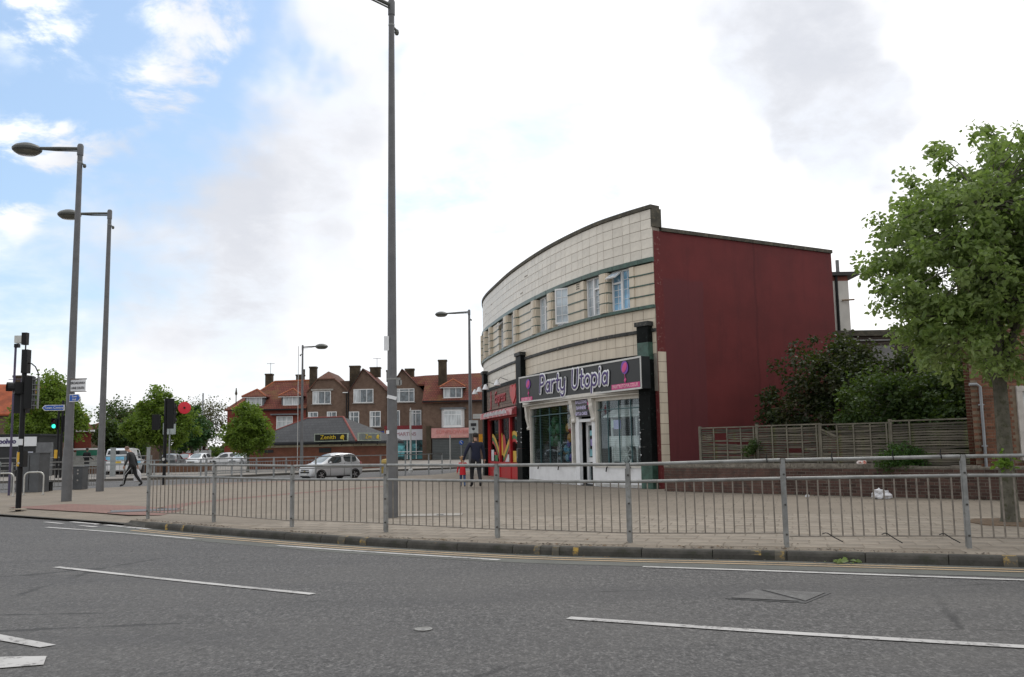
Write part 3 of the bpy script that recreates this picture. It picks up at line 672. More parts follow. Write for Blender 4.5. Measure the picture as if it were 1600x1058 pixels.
# pedestrian signal with the green man
X, Y = -27.0, 54.56
ts = thing('traffic_signal', 'pair of black poles with a lit green man beyond the first lamp post', 'traffic light', (X, Y, 0))
MB().tube([(X, Y, -.05), (X, Y, 4.6)], .07, 10).build('pole', m_black, ts, smooth=True)
MB().tube([(X-.24, Y+.02, -.05), (X-.24, Y+.02, 4.3)], .065, 10).build('pole', m_black, ts, smooth=True)
h = signal_head(ts, (X-.42, Y-.12, 3.22), R(14), 2, .12)
MB().box((X+.30, Y, 3.2), (.36, .22, .95)).build('signal_head', m_sig, ts)
MB().box((X-.26, Y-.12, 1.42), (.15, .1, .5)).build('push_button_box', m_yplastic, ts)
# signal seen from behind with the red sign
X, Y = -15.26, 39.99
ts = thing('traffic_signal', 'black traffic signal seen from behind with a round red sign on its side', 'traffic light', (X, Y, 0))
MB().tube([(X, Y, -.05), (X, Y, 3.75)], .075, 10).build('pole', m_black, ts, smooth=True)
signal_head(ts, (X+.26, Y-.02, 3.08), R(165), 3, .10, board=False)
MB().box((X+.26, Y-.13, 3.08), (.30, .04, 1.32)).build('backing_board', m_sig, ts)
signal_head(ts, (X-.38, Y, 2.72), R(200), 2, .10); MB().box((X-.38, Y-.13, 2.72), (.32, .04, .68)).build('backing_board', m_sig, ts)
MB().bar((X+.35, Y-.1, 3.28), (X+.85, Y-.14, 3.32), .03, .03).build('bracket', m_black, ts)
rs = MB().lathe([(.27, 0), (.27, .02), (.255, .03), (0, .05)], (X+.86, Y-.12, 3.32), (.25, -.97, .05), 24).build('round_sign', mat('red_sign', (.62, .02, .04), .4, .05, 3.), ts)
MB().lathe([(.05, .05), (.04, .08), (0, .09)], (X+.86, Y-.12, 3.32), (.25, -.97, .05), 12).build('boss', m_black, rs)
MB().lathe([(.11, -.05), (.13, 0), (.11, .05)], (X, Y-.08, 1.08), (0, -1, 0), 14, sx=.8, sy=1.3).lathe([(.07, .055), (0, .06)], (X, Y-.08, 1.08), (0, -1, 0), 12).build('push_button_box', m_sig, ts)
MB().lathe([(.065, .062), (0, .064)], (X, Y-.08, 1.1), (0, -1, 0), 12).build('button_face', mat('button_face', (.5, .5, .48), .5), ts)

# ------------------------------------------------------------------ CCTV pole, cabinets, hoops at the left
X, Y = -17.6, 32
t = thing('camera_pole', 'thin dark pole with a white box on top behind the near traffic signal', 'pole', (X, Y, 0))
m_purple = mat('dark_violet_pole', (.07, .06, .11), .5)
MB().tube([(X, Y, 0), (X, Y, 5.3)], .04, 8).build('pole', m_purple, t, smooth=True)
MB().box((X+.17, Y, 5.46), (.34, .24, .26)).build('white_box', mat('pale_box', (.55, .56, .53), .5), t)
MB().box((X+.05, Y, 5.24), (.15, .15, .13)).build('camera', m_black, t)
MB().tube([(X-.2, Y, 4.05), (X+.4, Y, 4.05)], .012, 5).tube([(X-.15, Y, 3.75), (X+.3, Y, 3.75)], .012, 5).tube([(X+.25, Y, 4.05), (X+.25, Y, 3.6)], .02, 5).build('aerial', m_purple, t)
m_cab = mat('dark_grey_cabinet', (.085, .09, .095), .5, .1, 3., col2=(.13, .13, .13), thr=(.6, .72)); m_cab2 = mat('black_cabinet', (.02, .021, .022), .45, .1, 4.)
t = thing('street_cabinet', 'tall dark grey street cabinet with a black side beside the bicycle hoops', 'cabinet', (-18.2, 34.8, 0), R(-14))
MB().box((0, 0, .72), (.86, .55, 1.44)).build('body', m_cab, t, world=False)
MB().box((-.53, .02, .68), (.18, .5, 1.36)).build('side_case', m_cab2, t, world=False)
MB().box((0, 0, 1.455), (.92, .6, .03)).build('lid', m_cab, t, world=False)
MB().box((.0, -.283, .72), (.012, .012, 1.30)).build('door_gap', m_rubber, t, world=False)
MB().box((.38, -.29, .75), (.03, .03, .12)).build('handle', m_steel, t, world=False)
t = thing('street_cabinet', 'grey cabinet with three pale round marks behind the first lamp post', 'cabinet', (-17.25, 36.5, 0), R(-10))
MB().box((0, 0, .44), (.42, .36, .88)).build('body', m_cab, t, world=False)
for z in (.75, .62, .36): MB().lathe([(.035, 0), (0, .006)], (.0, -.183, z), (0, -1, 0), 10).build('round_mark', mat('pale_mark', (.4, .38, .35), .7) if z == .75 else bpy.data.materials['pale_mark'], t, world=False)
MB().box((0, 0, .89), (.46, .4, .02)).build('lid', m_cab, t, world=False)
t = thing('bollard', 'short black square bollard at the foot of the dark street cabinet', 'bollard', (-18.0, 35.5, 0))
MB().box((0, 0, .16), (.22, .22, .32)).build('body', m_black, t, world=False)
MB().box((0, 0, .335), (.25, .25, .03)).build('cap', m_black, t, world=False)
m_hoop = mat('brushed_hoop', (.50, .50, .47), .35, .06, 5., metal=.5)
for lab, (x, y), wd in (('steel bicycle hoop just right of the near traffic signal', (-16.9, 32.3), .62), ('steel bicycle hoop just left of the near traffic signal', (-17.4, 31.2), .7)):
    t = thing('bicycle_hoop', lab, 'bicycle stand', (x, y, 0), R(15), 'steel bicycle hoops')
    pts = [(-wd/2, 0, -.02), (-wd/2, 0, .62)]+[(-wd/2+.16-.16*math.cos(a), 0, .62+.16*math.sin(a)) for a in (.4, .8, 1.2, 1.57)]+[(wd/2-.16+.16*math.sin(a), 0, .62+.16*math.cos(a)) for a in (0, .4, .8, 1.2, 1.57)]+[(wd/2, 0, -.02)]
    MB().tube(pts, .026, 8).build('hoop', m_hoop, t, world=False, smooth=True)
    for sx in (-1, 1): MB().lathe([(.07, 0), (.07, .012)], (sx*wd/2, 0, .0), n=10).build('foot_plate', m_hoop, t, world=False)
t = thing('litter_bin', 'dark grey rounded street bin cut by the left picture edge', 'bin', (-15.95, 27.9, 0))
MB().lathe([(.26, 0), (.28, .05), (.28, .98), (.25, 1.05)], n=16).build('body', m_cab, t, world=False, smooth=True)
MB().lathe([(.30, 1.04), (.29, 1.16), (.2, 1.26), (0, 1.29)], n=16).build('lid', mat('greenish_lid', (.05, .07, .065), .4), t, world=False, smooth=True)
# ------------------------------------------------------------------ the curved shop building
FKN = [np.array(p, float) for p in [(4.58, 28.56), (3.82, 29.56), (2.9, 31.02), (1.81, 33.5), (.92, 36.11), (.02, 39.34), (-.74, 42.78), (-1.27, 45.48), (-1.51, 47.72), (-1.45, 50.2), (-1.05, 53), (-.2, 56), (1.3, 59.5)]]
_Q = np.array(smooth_path(FKN, 100)); _S = np.r_[0, np.cumsum(np.linalg.norm(np.diff(_Q, axis=0), axis=1))]
def F(s, o=0., z=0.):
    x = np.interp(s, _S, _Q[:, 0]); y = np.interp(s, _S, _Q[:, 1])
    tx = np.interp(s+.15, _S, _Q[:, 0])-np.interp(max(s-.15, 0), _S, _Q[:, 0]); ty = np.interp(s+.15, _S, _Q[:, 1])-np.interp(max(s-.15, 0), _S, _Q[:, 1])
    l = math.hypot(tx, ty); tx /= l; ty /= l
    return Vector((x-ty*o, y+tx*o, z))
def fdir(s): d = F(s+.1)-F(max(s-.1, 0)); d.normalize(); return d
def fb(mb, s0, s1, z0, z1, o0, o1, step=.5, zf=None):
    """box that follows the curve of the front, from arc length s0 to s1"""
    k = max(1, int(math.ceil((s1-s0)/step))); n = len(mb.v)
    for i in range(k+1):
        s = s0+(s1-s0)*i/k
        for o, z in ((o0, z0), (o1, z0), (o1, z1), (o0, z1)): mb.v.append(tuple(F(s, o, z)))
    for i in range(k):
        b = n+4*i
        for j in range(4): jj = (j+1) % 4; mb.face((b+jj, b+4+jj, b+4+j, b+j))
    mb.face((n+3, n+2, n+1, n)); e = n+4*k; mb.face((e, e+1, e+2, e+3))
    return mb
m_faience = mat('cream_faience_tile', (.70, .655, .57), .38, .06, 3.5, .08, 20, spec=.5, rand=.07, col2=(.36, .30, .23), thr=(.66, .82))
m_faience2 = mat('cream_faience_block', (.62, .545, .43), .4, .08, 2.5, .08, 20, col2=(.33, .26, .18), thr=(.6, .78), rand=.05, streak=True)
m_joint = mat('tile_joint', (.30, .27, .23), .9)
m_gglaze = mat('green_glazed_band', (.035, .085, .065), .35, .25, 5., .1, 20, spec=.5, col2=(.12, .14, .12), thr=(.6, .75))
m_bglaze = mat('black_glazed_tile', (.006, .0075, .0075), .5, .2, 5., spec=.08, col2=(.035, .05, .045), thr=(.58, .72))
m_bband = mat('weathered_black_band', (.03, .032, .03), .6, .25, 4., .2, 30, col2=(.20, .18, .15), thr=(.56, .70))
m_coping = mat('weathered_coping', (.075, .07, .055), .85, .2, 3., .3, 30, col2=(.13, .115, .08), thr=(.5, .68))
m_redtrim = mat('red_gloss_paint', (.42, .012, .018), .35, .08, 4., spec=.5)
def red_wall():
    m = mat('oxblood_render', (.140, .027, .027), .7, .09, .8, .3, 25, spec=.25); T = NT(m.node_tree); b = T.n['Principled BSDF']
    base = b.inputs['Base Color'].links[0].from_socket; tc = T.node('ShaderNodeTexCoord').outputs['Object']
    sp = T.node('ShaderNodeSeparateXYZ', i_0=tc)
    wob = T.math('MULTIPLY', T.math('SUBTRACT', T.noise(tc, 1.2, 5), .5), .25)
    x = T.math('ADD', sp.outputs[0], wob); zz = T.math('ADD', sp.outputs[2], wob)
    pu = T.math('MULTIPLY', T.math('MULTIPLY', T.step(x, .28, .36), T.step(x, 2.05, 1.97)), T.step(zz, 6.75, 6.6))
    c = T.mix(T.math('MULTIPLY', pu, .55), base, (.108, .032, .038))           # a repainted patch
    r2 = T.math('MULTIPLY', T.step(x, 4.3, 4.35), T.step(x, 4.46, 4.40)); c = T.mix(T.math('MULTIPLY', r2, .35), c, (.06, .013, .014))
    mp = T.node('ShaderNodeMapping', i_0=tc); mp.inputs['Scale'].default_value = (1.6, 1, .16)
    c = T.mix(T.math('MULTIPLY', T.step(T.noise(mp.outputs[0], 1.5, 6, .7), .48, .72), .35), c, (.075, .02, .022))
    c = T.mix(T.math('MULTIPLY', T.step(T.noise(tc, 3.5, 6, .75), .62, .72), .35), c, (.17, .055, .055))
    ed = T.math('MULTIPLY', T.step(T.math('ADD', sp.outputs[0], wob), .42, .1), T.step(T.noise(tc, 7, 6, .8), .55, .62)); c = T.mix(T.math('MULTIPLY', ed, .8), c, (.30, .17, .15))
    T.put(b.inputs['Base Color'], c); return m
m_red = red_wall()
C0 = Vector((4.58, 28.56, 0)); C1 = Vector((11.73, 32.69, 0)); su_ = (C1-C0).normalized(); sn_ = Vector((su_.y, -su_.x, 0))   # side wall: along, outward
def SW(u, o, z): return C0+su_*u+sn_*o+Vector((0, 0, z))
SWL = (C1-C0).length
bld = thing('shop_building', 'curved cream tiled two storey shop building with a dark red side wall', 'building', tuple(C0))
# side wall, its coping and the back walls
ang_s = math.atan2(su_.y, su_.x)
sw = MB().obox((0, 0, 0), (SWL, 0, 0), (0, .3, 0), (0, 0, 8.2)).build('side_wall', m_red, bld, world=False); sw.rotation_euler.z = ang_s
s = MB()
for k in range(8):
    u0 = .33+k*(SWL-.30)/8; s.obox(SW(u0, .06, 8.2), su_*((SWL-.30)/8-.012), -sn_*.42, (0, 0, .12))
s.build('coping', m_coping, bld)
s = MB()
BK = [(11.73, 32.69), (13.1, 40), (9.5, 60), (1.3, 59.5)]
for a, b in zip(BK, BK[1:]):
    a = Vector(a+(0,)); b = Vector(b+(0,)); d = (b-a).normalized(); nrm = Vector((-d.y, d.x, 0)); s.obox(a+nrm*.02+d*.02, b-a-d*.04, nrm*.28, (0, 0, 8.1))
s.build('rear_wall', mat('brown_stock_wall', (.10, .07, .055), .9, .2, 2.), bld)
roofp = [tuple(F(q, -.2)[:2]) for q in np.linspace(.4, 32, 40)]+[(9.3, 59.6), (12.9, 40), (11.6, 33)]
MB().prism(roofp, 7.75, 7.9).build('roof', mat('roof_felt', (.06, .06, .06), .9), bld)
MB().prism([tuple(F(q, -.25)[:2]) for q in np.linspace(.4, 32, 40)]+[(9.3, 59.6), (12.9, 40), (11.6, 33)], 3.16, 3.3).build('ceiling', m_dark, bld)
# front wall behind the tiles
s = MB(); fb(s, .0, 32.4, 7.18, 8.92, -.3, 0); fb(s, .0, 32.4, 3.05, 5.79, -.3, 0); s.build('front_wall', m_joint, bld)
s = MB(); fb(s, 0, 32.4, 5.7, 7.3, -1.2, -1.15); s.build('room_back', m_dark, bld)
s = MB()
q = 0.
while q < 32: fb(s, q+.006, min(q+.9, 32.4)-.006, 8.92, 9.05, -.34, .07, .3); q += .9
s.obox(SW(-.03, .04, 8.32), su_*.36, -sn_*.3, (0, 0, .6)).build('parapet_coping', m_coping, bld)
# tiles: five courses over the windows, two + two below
tile_mesh = {}
def tile(s0, s1, z0, z1, m, nm='tile', o=.0, th=.022, parent=bld, bucket=None):
    w = round((F(s1)-F(s0)).length-.012, 3); h = round(z1-z0-.012, 3); key = (w, h, m.name)
    if bucket is not None: fb(bucket, s0+.006, s1-.006, z0+.006, z1-.006, o, o+th, 5); return
    if key not in tile_mesh:
        t = MB(); e = .004
        for y, i in ((0, 0), (-th+e, 0), (-th, e)):
            for a, b in ((-1, -1), (1, -1), (1, 1), (-1, 1)): t.v.append((a*(w/2-i), y, b*(h/2-i)))
        for l in (0, 4):
            for j in range(4): jj = (j+1) % 4; t.face((l+j, l+jj, l+4+jj, l+4+j))
        t.face((8, 9, 10, 11)); tile_mesh[key] = t.mesh(nm, m)
    sm = (s0+s1)/2; p = (F(s0, o)+F(s1, o))/2; d = F(s0)-F(s1)
    ob = bpy.data.objects.new(nm, tile_mesh[key]); COL.objects.link(ob); ob.parent = parent
    ob.location = (p.x-C0.x, p.y-C0.y, (z0+z1)/2); ob.rotation_euler = (rnd.uniform(-.006, .006), rnd.uniform(-.002, .002), math.atan2(d.y, d.x)+rnd.uniform(-.006, .006))
pat = [.5, .5, .36]; q = .02; k = 0; far_t = MB(); nt = 0
cols = []
while q < 31.5: w = pat[k % 3]; cols.append((q, q+w)); q += w; k += 1
rows = [(7.33+j*.3175, 7.33+(j+1)*.3175) for j in range(5)]
for a, b in cols:
    for (z0, z1) in rows: tile(a, b, z0, z1, m_faience, bucket=None if a < 13.6 else far_t)
rows2 = [(5.03, 5.36), (5.36, 5.69), (4.23, 4.58), (4.58, 4.93)]
for a, b in cols:
    for (z0, z1) in rows2: tile(a, b, z0, z1, m_faience2, bucket=None if a < 11.2 else far_t)
far_t.build('tiles', m_faience, bld, kind='stuff')
for (s0, z0, w) in ((9.2, 8.35, .42), (9.9, 7.75, .40), (16.2, 8.25, .3), (18.0, 8.05, .25)):   # chipped tiles
    s = MB(); fb(s, s0, s0+w, z0, z0+.05, .023, .027).build('chip', m_joint, bld)
# bands
def band_(nm, z0, z1, o, m, s0=0., s1=32.2, L=.62):
    q = s0; s = MB()
    while q < s1: fb(s, q+.004, min(q+L, s1)-.004, z0, z1, -.05, o+rnd.uniform(-.006, .006), .7); q += L
    return s.build(nm, m, bld)
band_('green_band', 7.18, 7.325, .10, m_gglaze); band_('green_sill', 5.69, 5.79, .12, m_gglaze)
band_('black_band', 4.93, 5.03, .09, m_bband); band_('black_fascia', 4.08, 4.23, .12, m_bglaze, .6, 9.7); band_('black_fascia', 4.08, 4.23, .12, m_bglaze, 10.6, 32.)
# first floor: blocks between the windows with green joints
Z0, Z1 = 5.79, 7.18; zj = [Z0+(Z1-Z0)*k/4 for k in range(5)]
def block(s0, s1, o, round_=False):
    for k in range(4):
        a, b = zj[k], zj[k+1]-.035; s = MB()
        if round_:
            n = 7
            for i in range(n): 
                u0, u1 = i/n, (i+1)/n; om = math.sqrt(max(0, 1-(2*(u0+u1)/2-1)**2))
                fb(s, s0+(s1-s0)*u0, s0+(s1-s0)*u1, a+.004, b, -.28, o*.35+o*.65*om, 5)
        else: fb(s, s0, s1, a+.004, b, -.28, o, .8)
        s.build('faience_block', m_faience2, bld)
        if k < 3: s = MB(); fb(s, s0, s1, b, zj[k+1]+.004, -.28, o+.025 if not round_ else o*.85, .8); s.build('green_joint', m_gglaze, bld)
piers = [(.86, 1.08, .06, 0), (2.1, 2.56, .17, 1), (3.66, 3.86, .06, 0), (6.13, 6.68, .17, 1), (7.95, 8.55, .17, 1), (10.6, 11.15, .17, 1), (12.2, 13.1, .17, 1), (14.45, 14.75, .06, 0), (16.1, 16.7, .17, 1), (17.7, 18.4, .17, 1), (19.5, 20.1, .17, 1), (21.0, 21.5, .17, 1)]
panels = [(0.02, .86), (3.86, 4.93), (8.55, 10.6), (14.75, 16.1), (21.5, 31.8)]
for a, b, o, rr in piers: block(a, b, o, rr)
for a, b in panels: block(a, b, .03)
v = MB()
for i in range(3):
    for j in range(3): fb(v, 4.02+.085*i, 4.07+.085*i, 6.92+.075*j, 6.965+.075*j, .031, .034)
v.build('air_brick', m_rubber, bld)
m_ug = mat('upper_window_glass', (.40, .46, .50), .08, .25, 1.1, spec=.9); m_ug2 = mat('blue_window_glass', (.20, .40, .58), .08, .22, 1.4, spec=.9)
def front_window(s1, s0, gl, tlight=True, left_split=.5, open_=None, o=-.10):
    A = F(s0, o); B = F(s1, o); ex = (B-A); W = ex.length; ex.normalize(); en = ex.cross(Vector((0, 0, 1))); H = Z1-Z0-.02; zb = Z0+.01; fr = .055
    def w(x, z, y=0.): return A+ex*x+Vector((0, 0, zb+z))+en*y
    root = MB().obox(w(.02, .02, -.03), ex*(W-.04), en*.012, (0, 0, H-.04)).build('window', gl, bld)
    s = MB()
    def bar(x0, z0, x1, z1, d=.06, y=-.02): s.obox(w(x0, z0, y), ex*(x1-x0), en*d, (0, 0, z1-z0))
    bar(0, 0, W, fr); bar(0, H-fr, W, H); bar(0, fr, fr, H-fr); bar(W-fr, fr, W, H-fr); mx = W*left_split; bar(mx-.045, fr, mx+.045, H-fr, .07)
    tz = H*.70
    if tlight is not None:
        x0, x1 = (mx+.045, W-fr) if tlight else (fr, mx-.045)
        bar(x0, tz-.03, x1, tz+.03, .066)
    s.build('frame', m_plastic, root)
    g = MB()
    for (x0, x1, top) in ((fr, mx-.045, H if tlight in (True, None) else tz), (mx+.045, W-fr, tz if tlight else H)):
        xm = (x0+x1)/2; g.obox(w(xm-.008, fr, -.017), ex*.016, en*.012, (0, 0, top-2*fr))
        for k in range(1, 4): g.obox(w(x0, fr+(top-fr)*k/4-.008, -.0165), ex*(x1-x0), en*.012, (0, 0, .016))
    g.build('glazing_bars', m_plastic, root)
    if open_:                                   # an opened light hanging out from its top or its side
        kind, x0, x1, z0, z1, a = open_; x0 *= W; x1 *= W; z0 *= H; z1 *= H
        if kind == 'top': p = w(x0, z1, .05); ey = (Vector((0, 0, -math.cos(a)))+en*math.sin(a)); e1 = ex*(x1-x0); L = z1-z0
        else: p = w(x1, z1, .05); e1 = (-ex*math.cos(a)+en*math.sin(a))*(x1-x0); ey = Vector((0, 0, -1)); L = z1-z0
        nn = e1.cross(ey).normalized(); q = MB(); W1 = e1.length; d = e1.normalized()
        for (aa, bb, cc, dd) in ((0, 0, W1, .06), (0, L-.06, W1, L), (0, .06, .055, L-.06), (W1-.055, .06, W1, L-.06)):
            q.obox(p+d*aa+ey*bb, d*(cc-aa), ey*(dd-bb), nn*.045)
        q.build('opened_light', m_plastic, root)
        q = MB().obox(p+d*.05+ey*.05+nn*.015, d*(W1-.1), ey*(L-.1), nn*.01); q.build('opened_glass', gl, root)
        q = MB()
        q.obox(p+d*(W1/2-.01)+ey*.05+nn*.002, d*.02, ey*(L-.1), nn*.038)
        for k in range(1, 4): q.obox(p+d*.05+ey*(L*k/4)+nn*.003, d*(W1-.1), ey*.02, nn*.036)
        q.build('opened_bars', m_plastic, root)
front_window(1.1, 2.08, m_ug2, False, .52, ('top', .02, .52, .70, .98, R(55)))
front_window(2.6, 3.64, m_ug, True, .46)
front_window(4.97, 6.1, m_ug, False, .42, ('side', .45, .98, .02, .98, R(32)))
front_window(6.73, 7.92, m_ug, True, .5)
front_window(11.2, 12.15, m_ug, True, .5); front_window(13.15, 14.4, m_ug, False, .5, ('top', .02, .5, .72, .98, R(50)))
front_window(16.75, 17.65, m_ug, True); front_window(18.45, 19.45, m_ug, True); front_window(20.15, 20.95, m_ug, True)

# pilasters of black glazed blocks
def pilaster(s0, s1, top, o=.24, cap=True):
    zs = [0, .75, 1.3, 1.85, 2.4, 2.95, 3.5, 4.05, 4.6, top]
    p = None
    for a, b in zip(zs, zs[1:]):
        s = MB(); fb(s, s0, s1, a+.003, b-.003, -.1, o, .3); m = m_bglaze if not (s0 < 1 and (a < .7 or 3.9 < a < 4.5)) else m_gglaze
        s.build('glazed_block', m, bld)
    if cap: s = MB(); fb(s, s0-.05, s1+.05, top, top+.14, -.1, o+.05, .3).build('pilaster_cap', m_bband, bld)
pilaster(.16, .64, 5.12); pilaster(9.72, 10.45, 5.12); pilaster(17.75, 18.4, 5.0)
s = MB().obox(F(.45, .1, 5.06), su_*.86, sn_*.07, (0, 0, .09)).build('bracket_arm', m_gglaze, bld)
s = MB().obox(F(.3, .1, 4.12), su_*.62, -sn_*.1, (0, 0, .12)).build('bracket_arm', m_gglaze, bld)
for k in range(11):      # cream return blocks at the corner
    z0 = .72+k*.325; MB().obox(SW(.02, -.002, z0+.005), su_*.31, sn_*.03, (0, 0, .312)).build('corner_tile', m_faience2, bld)
# cornice lights on the pilasters
for (s_, zz) in ((9.7, 1.75), (9.75, 1.95), (9.7, 2.1), (9.72, 1.55), (10.35, 1.6), (10.3, 2.0), (.62, 2.15), (.6, 1.75), (.6, 1.55), (.64, 1.3), (.6, 1.05), (.62, 2.4)):
    MB().lathe([(.0, -.03), (.028, 0), (0, .03)], F(s_, .265, zz), n=8).build('fairy_light', m_wpaint, bld)

# ---- party shop
m_sgl = glass('shop_window_glass', (.86, .90, .90), .11); m_teal = mat('teal_bar', (.045, .11, .12), .5)
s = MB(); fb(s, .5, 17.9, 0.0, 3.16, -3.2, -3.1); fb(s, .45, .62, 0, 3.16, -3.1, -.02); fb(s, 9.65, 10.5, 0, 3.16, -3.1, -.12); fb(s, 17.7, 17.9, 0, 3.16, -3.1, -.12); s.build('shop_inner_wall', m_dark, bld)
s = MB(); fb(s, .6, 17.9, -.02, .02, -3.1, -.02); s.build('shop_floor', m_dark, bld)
for (a, b) in ((.66, 3.25), (4.62, 9.45)):
    s = MB(); fb(s, a, b, 0, .64, -.12, .03); r = s.build('stall_riser', m_wpaint, bld)
    s = MB(); fb(s, a, b, .64, .69, -.6, .07); s.build('window_sill', m_cream_p, r)
    s = MB(); fb(s, a, b, .02, .10, .03, .045); s.build('plinth', mat('scuffed_plinth', (.42, .42, .40), .7) if a < 1 else bpy.data.materials['scuffed_plinth'], r)
for (a, b, nm) in ((.70, 3.05, 'r'), (4.9, 9.12, 'l')):
    s = MB(); fb(s, a, b, .70, 2.92, -.05, -.042); wn = s.build('shop_window', m_sgl, bld)
    s = MB(); fb(s, a-.08, a, .69, 2.98, -.1, .05); fb(s, b, b+.10, .69, 2.98, -.1, .05); fb(s, a, b, 2.86, 2.98, -.1, .05); s.build('frame', m_cream_p, wn)
    nb = 4; s = MB()
    for k in range(1, nb): q = a+(b-a)*k/nb; fb(s, q-.012, q+.012, .70, 2.86, -.035, .0)
    fb(s, a, b, 2.55, 2.58, -.036, .0); s.build('grille_bars', m_teal, wn)
    s = MB()
    for k in range(34): zz = .75+k*.062; fb(s, a+.03, b-.03, zz, zz+.006, -.09, -.084, 1.2)
    s.build('grille_links', mat('grille_steel', (.16, .17, .17), .6) if nm == 'r' else bpy.data.materials['grille_steel'], wn)
    for k in (1, 3):
        q = a+(b-a)*k/nb; MB().tube([F(q, .02, .70), F(q, .10, .62), F(q, .12, .50)], .022, 6).build('bolt_lock', m_rubber, wn)
    s = MB(); fb(s, a, b, .70, .72, -1.0, -.1); s.build('display_shelf', mat('display_shelf', (.10, .10, .10), .8) if nm == 'r' else bpy.data.materials['display_shelf'], bld)
s = MB(); fb(s, .66, 9.6, 2.98, 3.17, -.1, .22); s.build('shutter_box', m_cream_p, bld)
s = MB(); fb(s, .68, 9.6, 3.02, 3.05, .22, .235); s.build('slot_shade_strip', mat('slot_shadow_board', (.28, .26, .22), .7), bld)  # solid darker strip, its colour stands for the shade in a shutter slot
# scrolled corbels beside the windows
def corbel(s0, w, zb, zt):
    pr = [(.02, zb), (.09, zb-.01), (.11, zb+.05), (.08, zb+.12), (.10, zb+.24), (.14, zb+.38), (.17, zb+.52), (.165, zb+.62), (.19, zt-.08), (.20, zt), (.02, zt)]
    a = [F(s0, o, z) for o, z in pr]; d = F(s0+w, .1)-F(s0, .1); d.z = 0
    MB().slab(a, d).build('corbel', m_cream_p, bld)
for s0, zb in ((9.22, 2.05), (4.55, 2.2), (3.12, 2.2)): corbel(s0, .24, zb, 2.98)
s = MB(); fb(s, 3.22, 3.42, 0, 2.98, -.1, .02); fb(s, 4.34, 4.62, 0, 2.98, -.1, .02); s.build('door_post', m_wpaint, bld)
s = MB(); fb(s, 3.42, 4.34, .04, 2.2, -.32, -.30); dr = s.build('shop_door', m_sgl, bld)
s = MB(); fb(s, 3.42, 3.56, .04, 2.2, -.34, -.26); fb(s, 4.20, 4.34, .04, 2.2, -.34, -.26); fb(s, 3.56, 4.20, 2.08, 2.2, -.34, -.26); fb(s, 3.56, 4.20, .80, .96, -.34, -.26); fb(s, 3.56, 4.20, .04, .14, -.34, -.26); fb(s, 3.42, 4.34, 2.2, 2.3, -.34, .0)
s.build('frame', m_wpaint, dr)
MB().tube([F(3.5, -.24, .98), F(3.5, -.19, .98), F(3.5, -.19, 1.1)], .018, 6).build('handle', m_steel, dr)
for (s0, s1, z0, z1, cc) in ((3.6, 3.88, 1.40, 1.95, (.55, .62, .68)), (3.84, 4.1, 1.36, 1.60, (.30, .26, .5)), (3.92, 4.12, 1.72, 1.9, (.25, .5, .55)), (3.62, 3.9, 1.02, 1.14, (.6, .62, .62)), (3.98, 4.16, 1.0, 1.25, (.2, .4, .45))):
    s = MB(); fb(s, s0, s1, z0, z1, -.297, -.294).build('door_notice', mat('notice', cc, .6), dr)
s = MB(); fb(s, 3.33, 4.42, 2.38, 3.0, .02, .08); ps = s.build('door_sign', mat('sign_black_panel', (.012, .010, .016), .25), bld)
m_lilac = mat('lilac_letter', (.52, .48, .68), .4, .04); m_pink = mat('pink_print', (.58, .055, .22), .4, .05); m_violet = mat('violet_print', (.17, .05, .36), .4, .05); m_lpink = mat('pale_pink_print', (.78, .42, .50), .4)
A = F(4.40, .09); B = F(3.36, .09); ex = (B-A).normalized(); en = ex.cross(Vector((0, 0, 1)))
for k, (b_, sz) in enumerate((('BALLOONS', .165), ('BANNERS', .165), ('GIFTS & CARDS', .155))):
    text_mesh(b_, sz, ex, (0, 0, 1), A+ex*.44+en*.03+Vector((0, 0, 2.89-.205*k)), m_lilac, 'lettering', ps, .01, xs=.98 if k < 2 else .80, bold=.004)
MB().lathe([(.09, 0), (0, .012)], A+ex*.97+en*.03+Vector((0, 0, 2.85)), en, 14, sx=.6, sy=1.3).lathe([(.04, 0), (0, .012)], A+ex*.97+en*.03+Vector((0, 0, 2.66)), en, 10, sx=.7, sy=1.4).build('pink_print', m_pink, ps)
# the long sign
SA = Vector((.26, 36.25, 0)); SB = Vector((4.01, 28.2, 0)); ex = (SB-SA).normalized(); L = (SB-SA).length; en = ex.cross(Vector((0, 0, 1))); up = Vector((0, 0, 1))
m_sign = mat('sign_black_gloss', (.018, .021, .023), .3, .1, 1.5, spec=.25)
ZB, ZT = 3.11, 4.115
sg = MB().obox(SA+up*ZB-en*.32, ex*L, en*.32, up*(ZT-ZB)).build('shop_sign', m_sign, bld)
s = MB(); f_ = .045
for (x0, z0, x1, z1) in ((0, ZB-.01, L, ZB+f_), (0, ZT-f_, L, ZT+.01), (0, ZB+f_, f_, ZT-f_), (L-f_, ZB+f_, L, ZT-f_)): s.obox(SA+ex*x0+up*z0, ex*(x1-x0), en*.025, up*(z1-z0))
s.build('sign_frame', mat('aluminium_frame', (.55, .55, .53), .4, .05, metal=.3), sg)
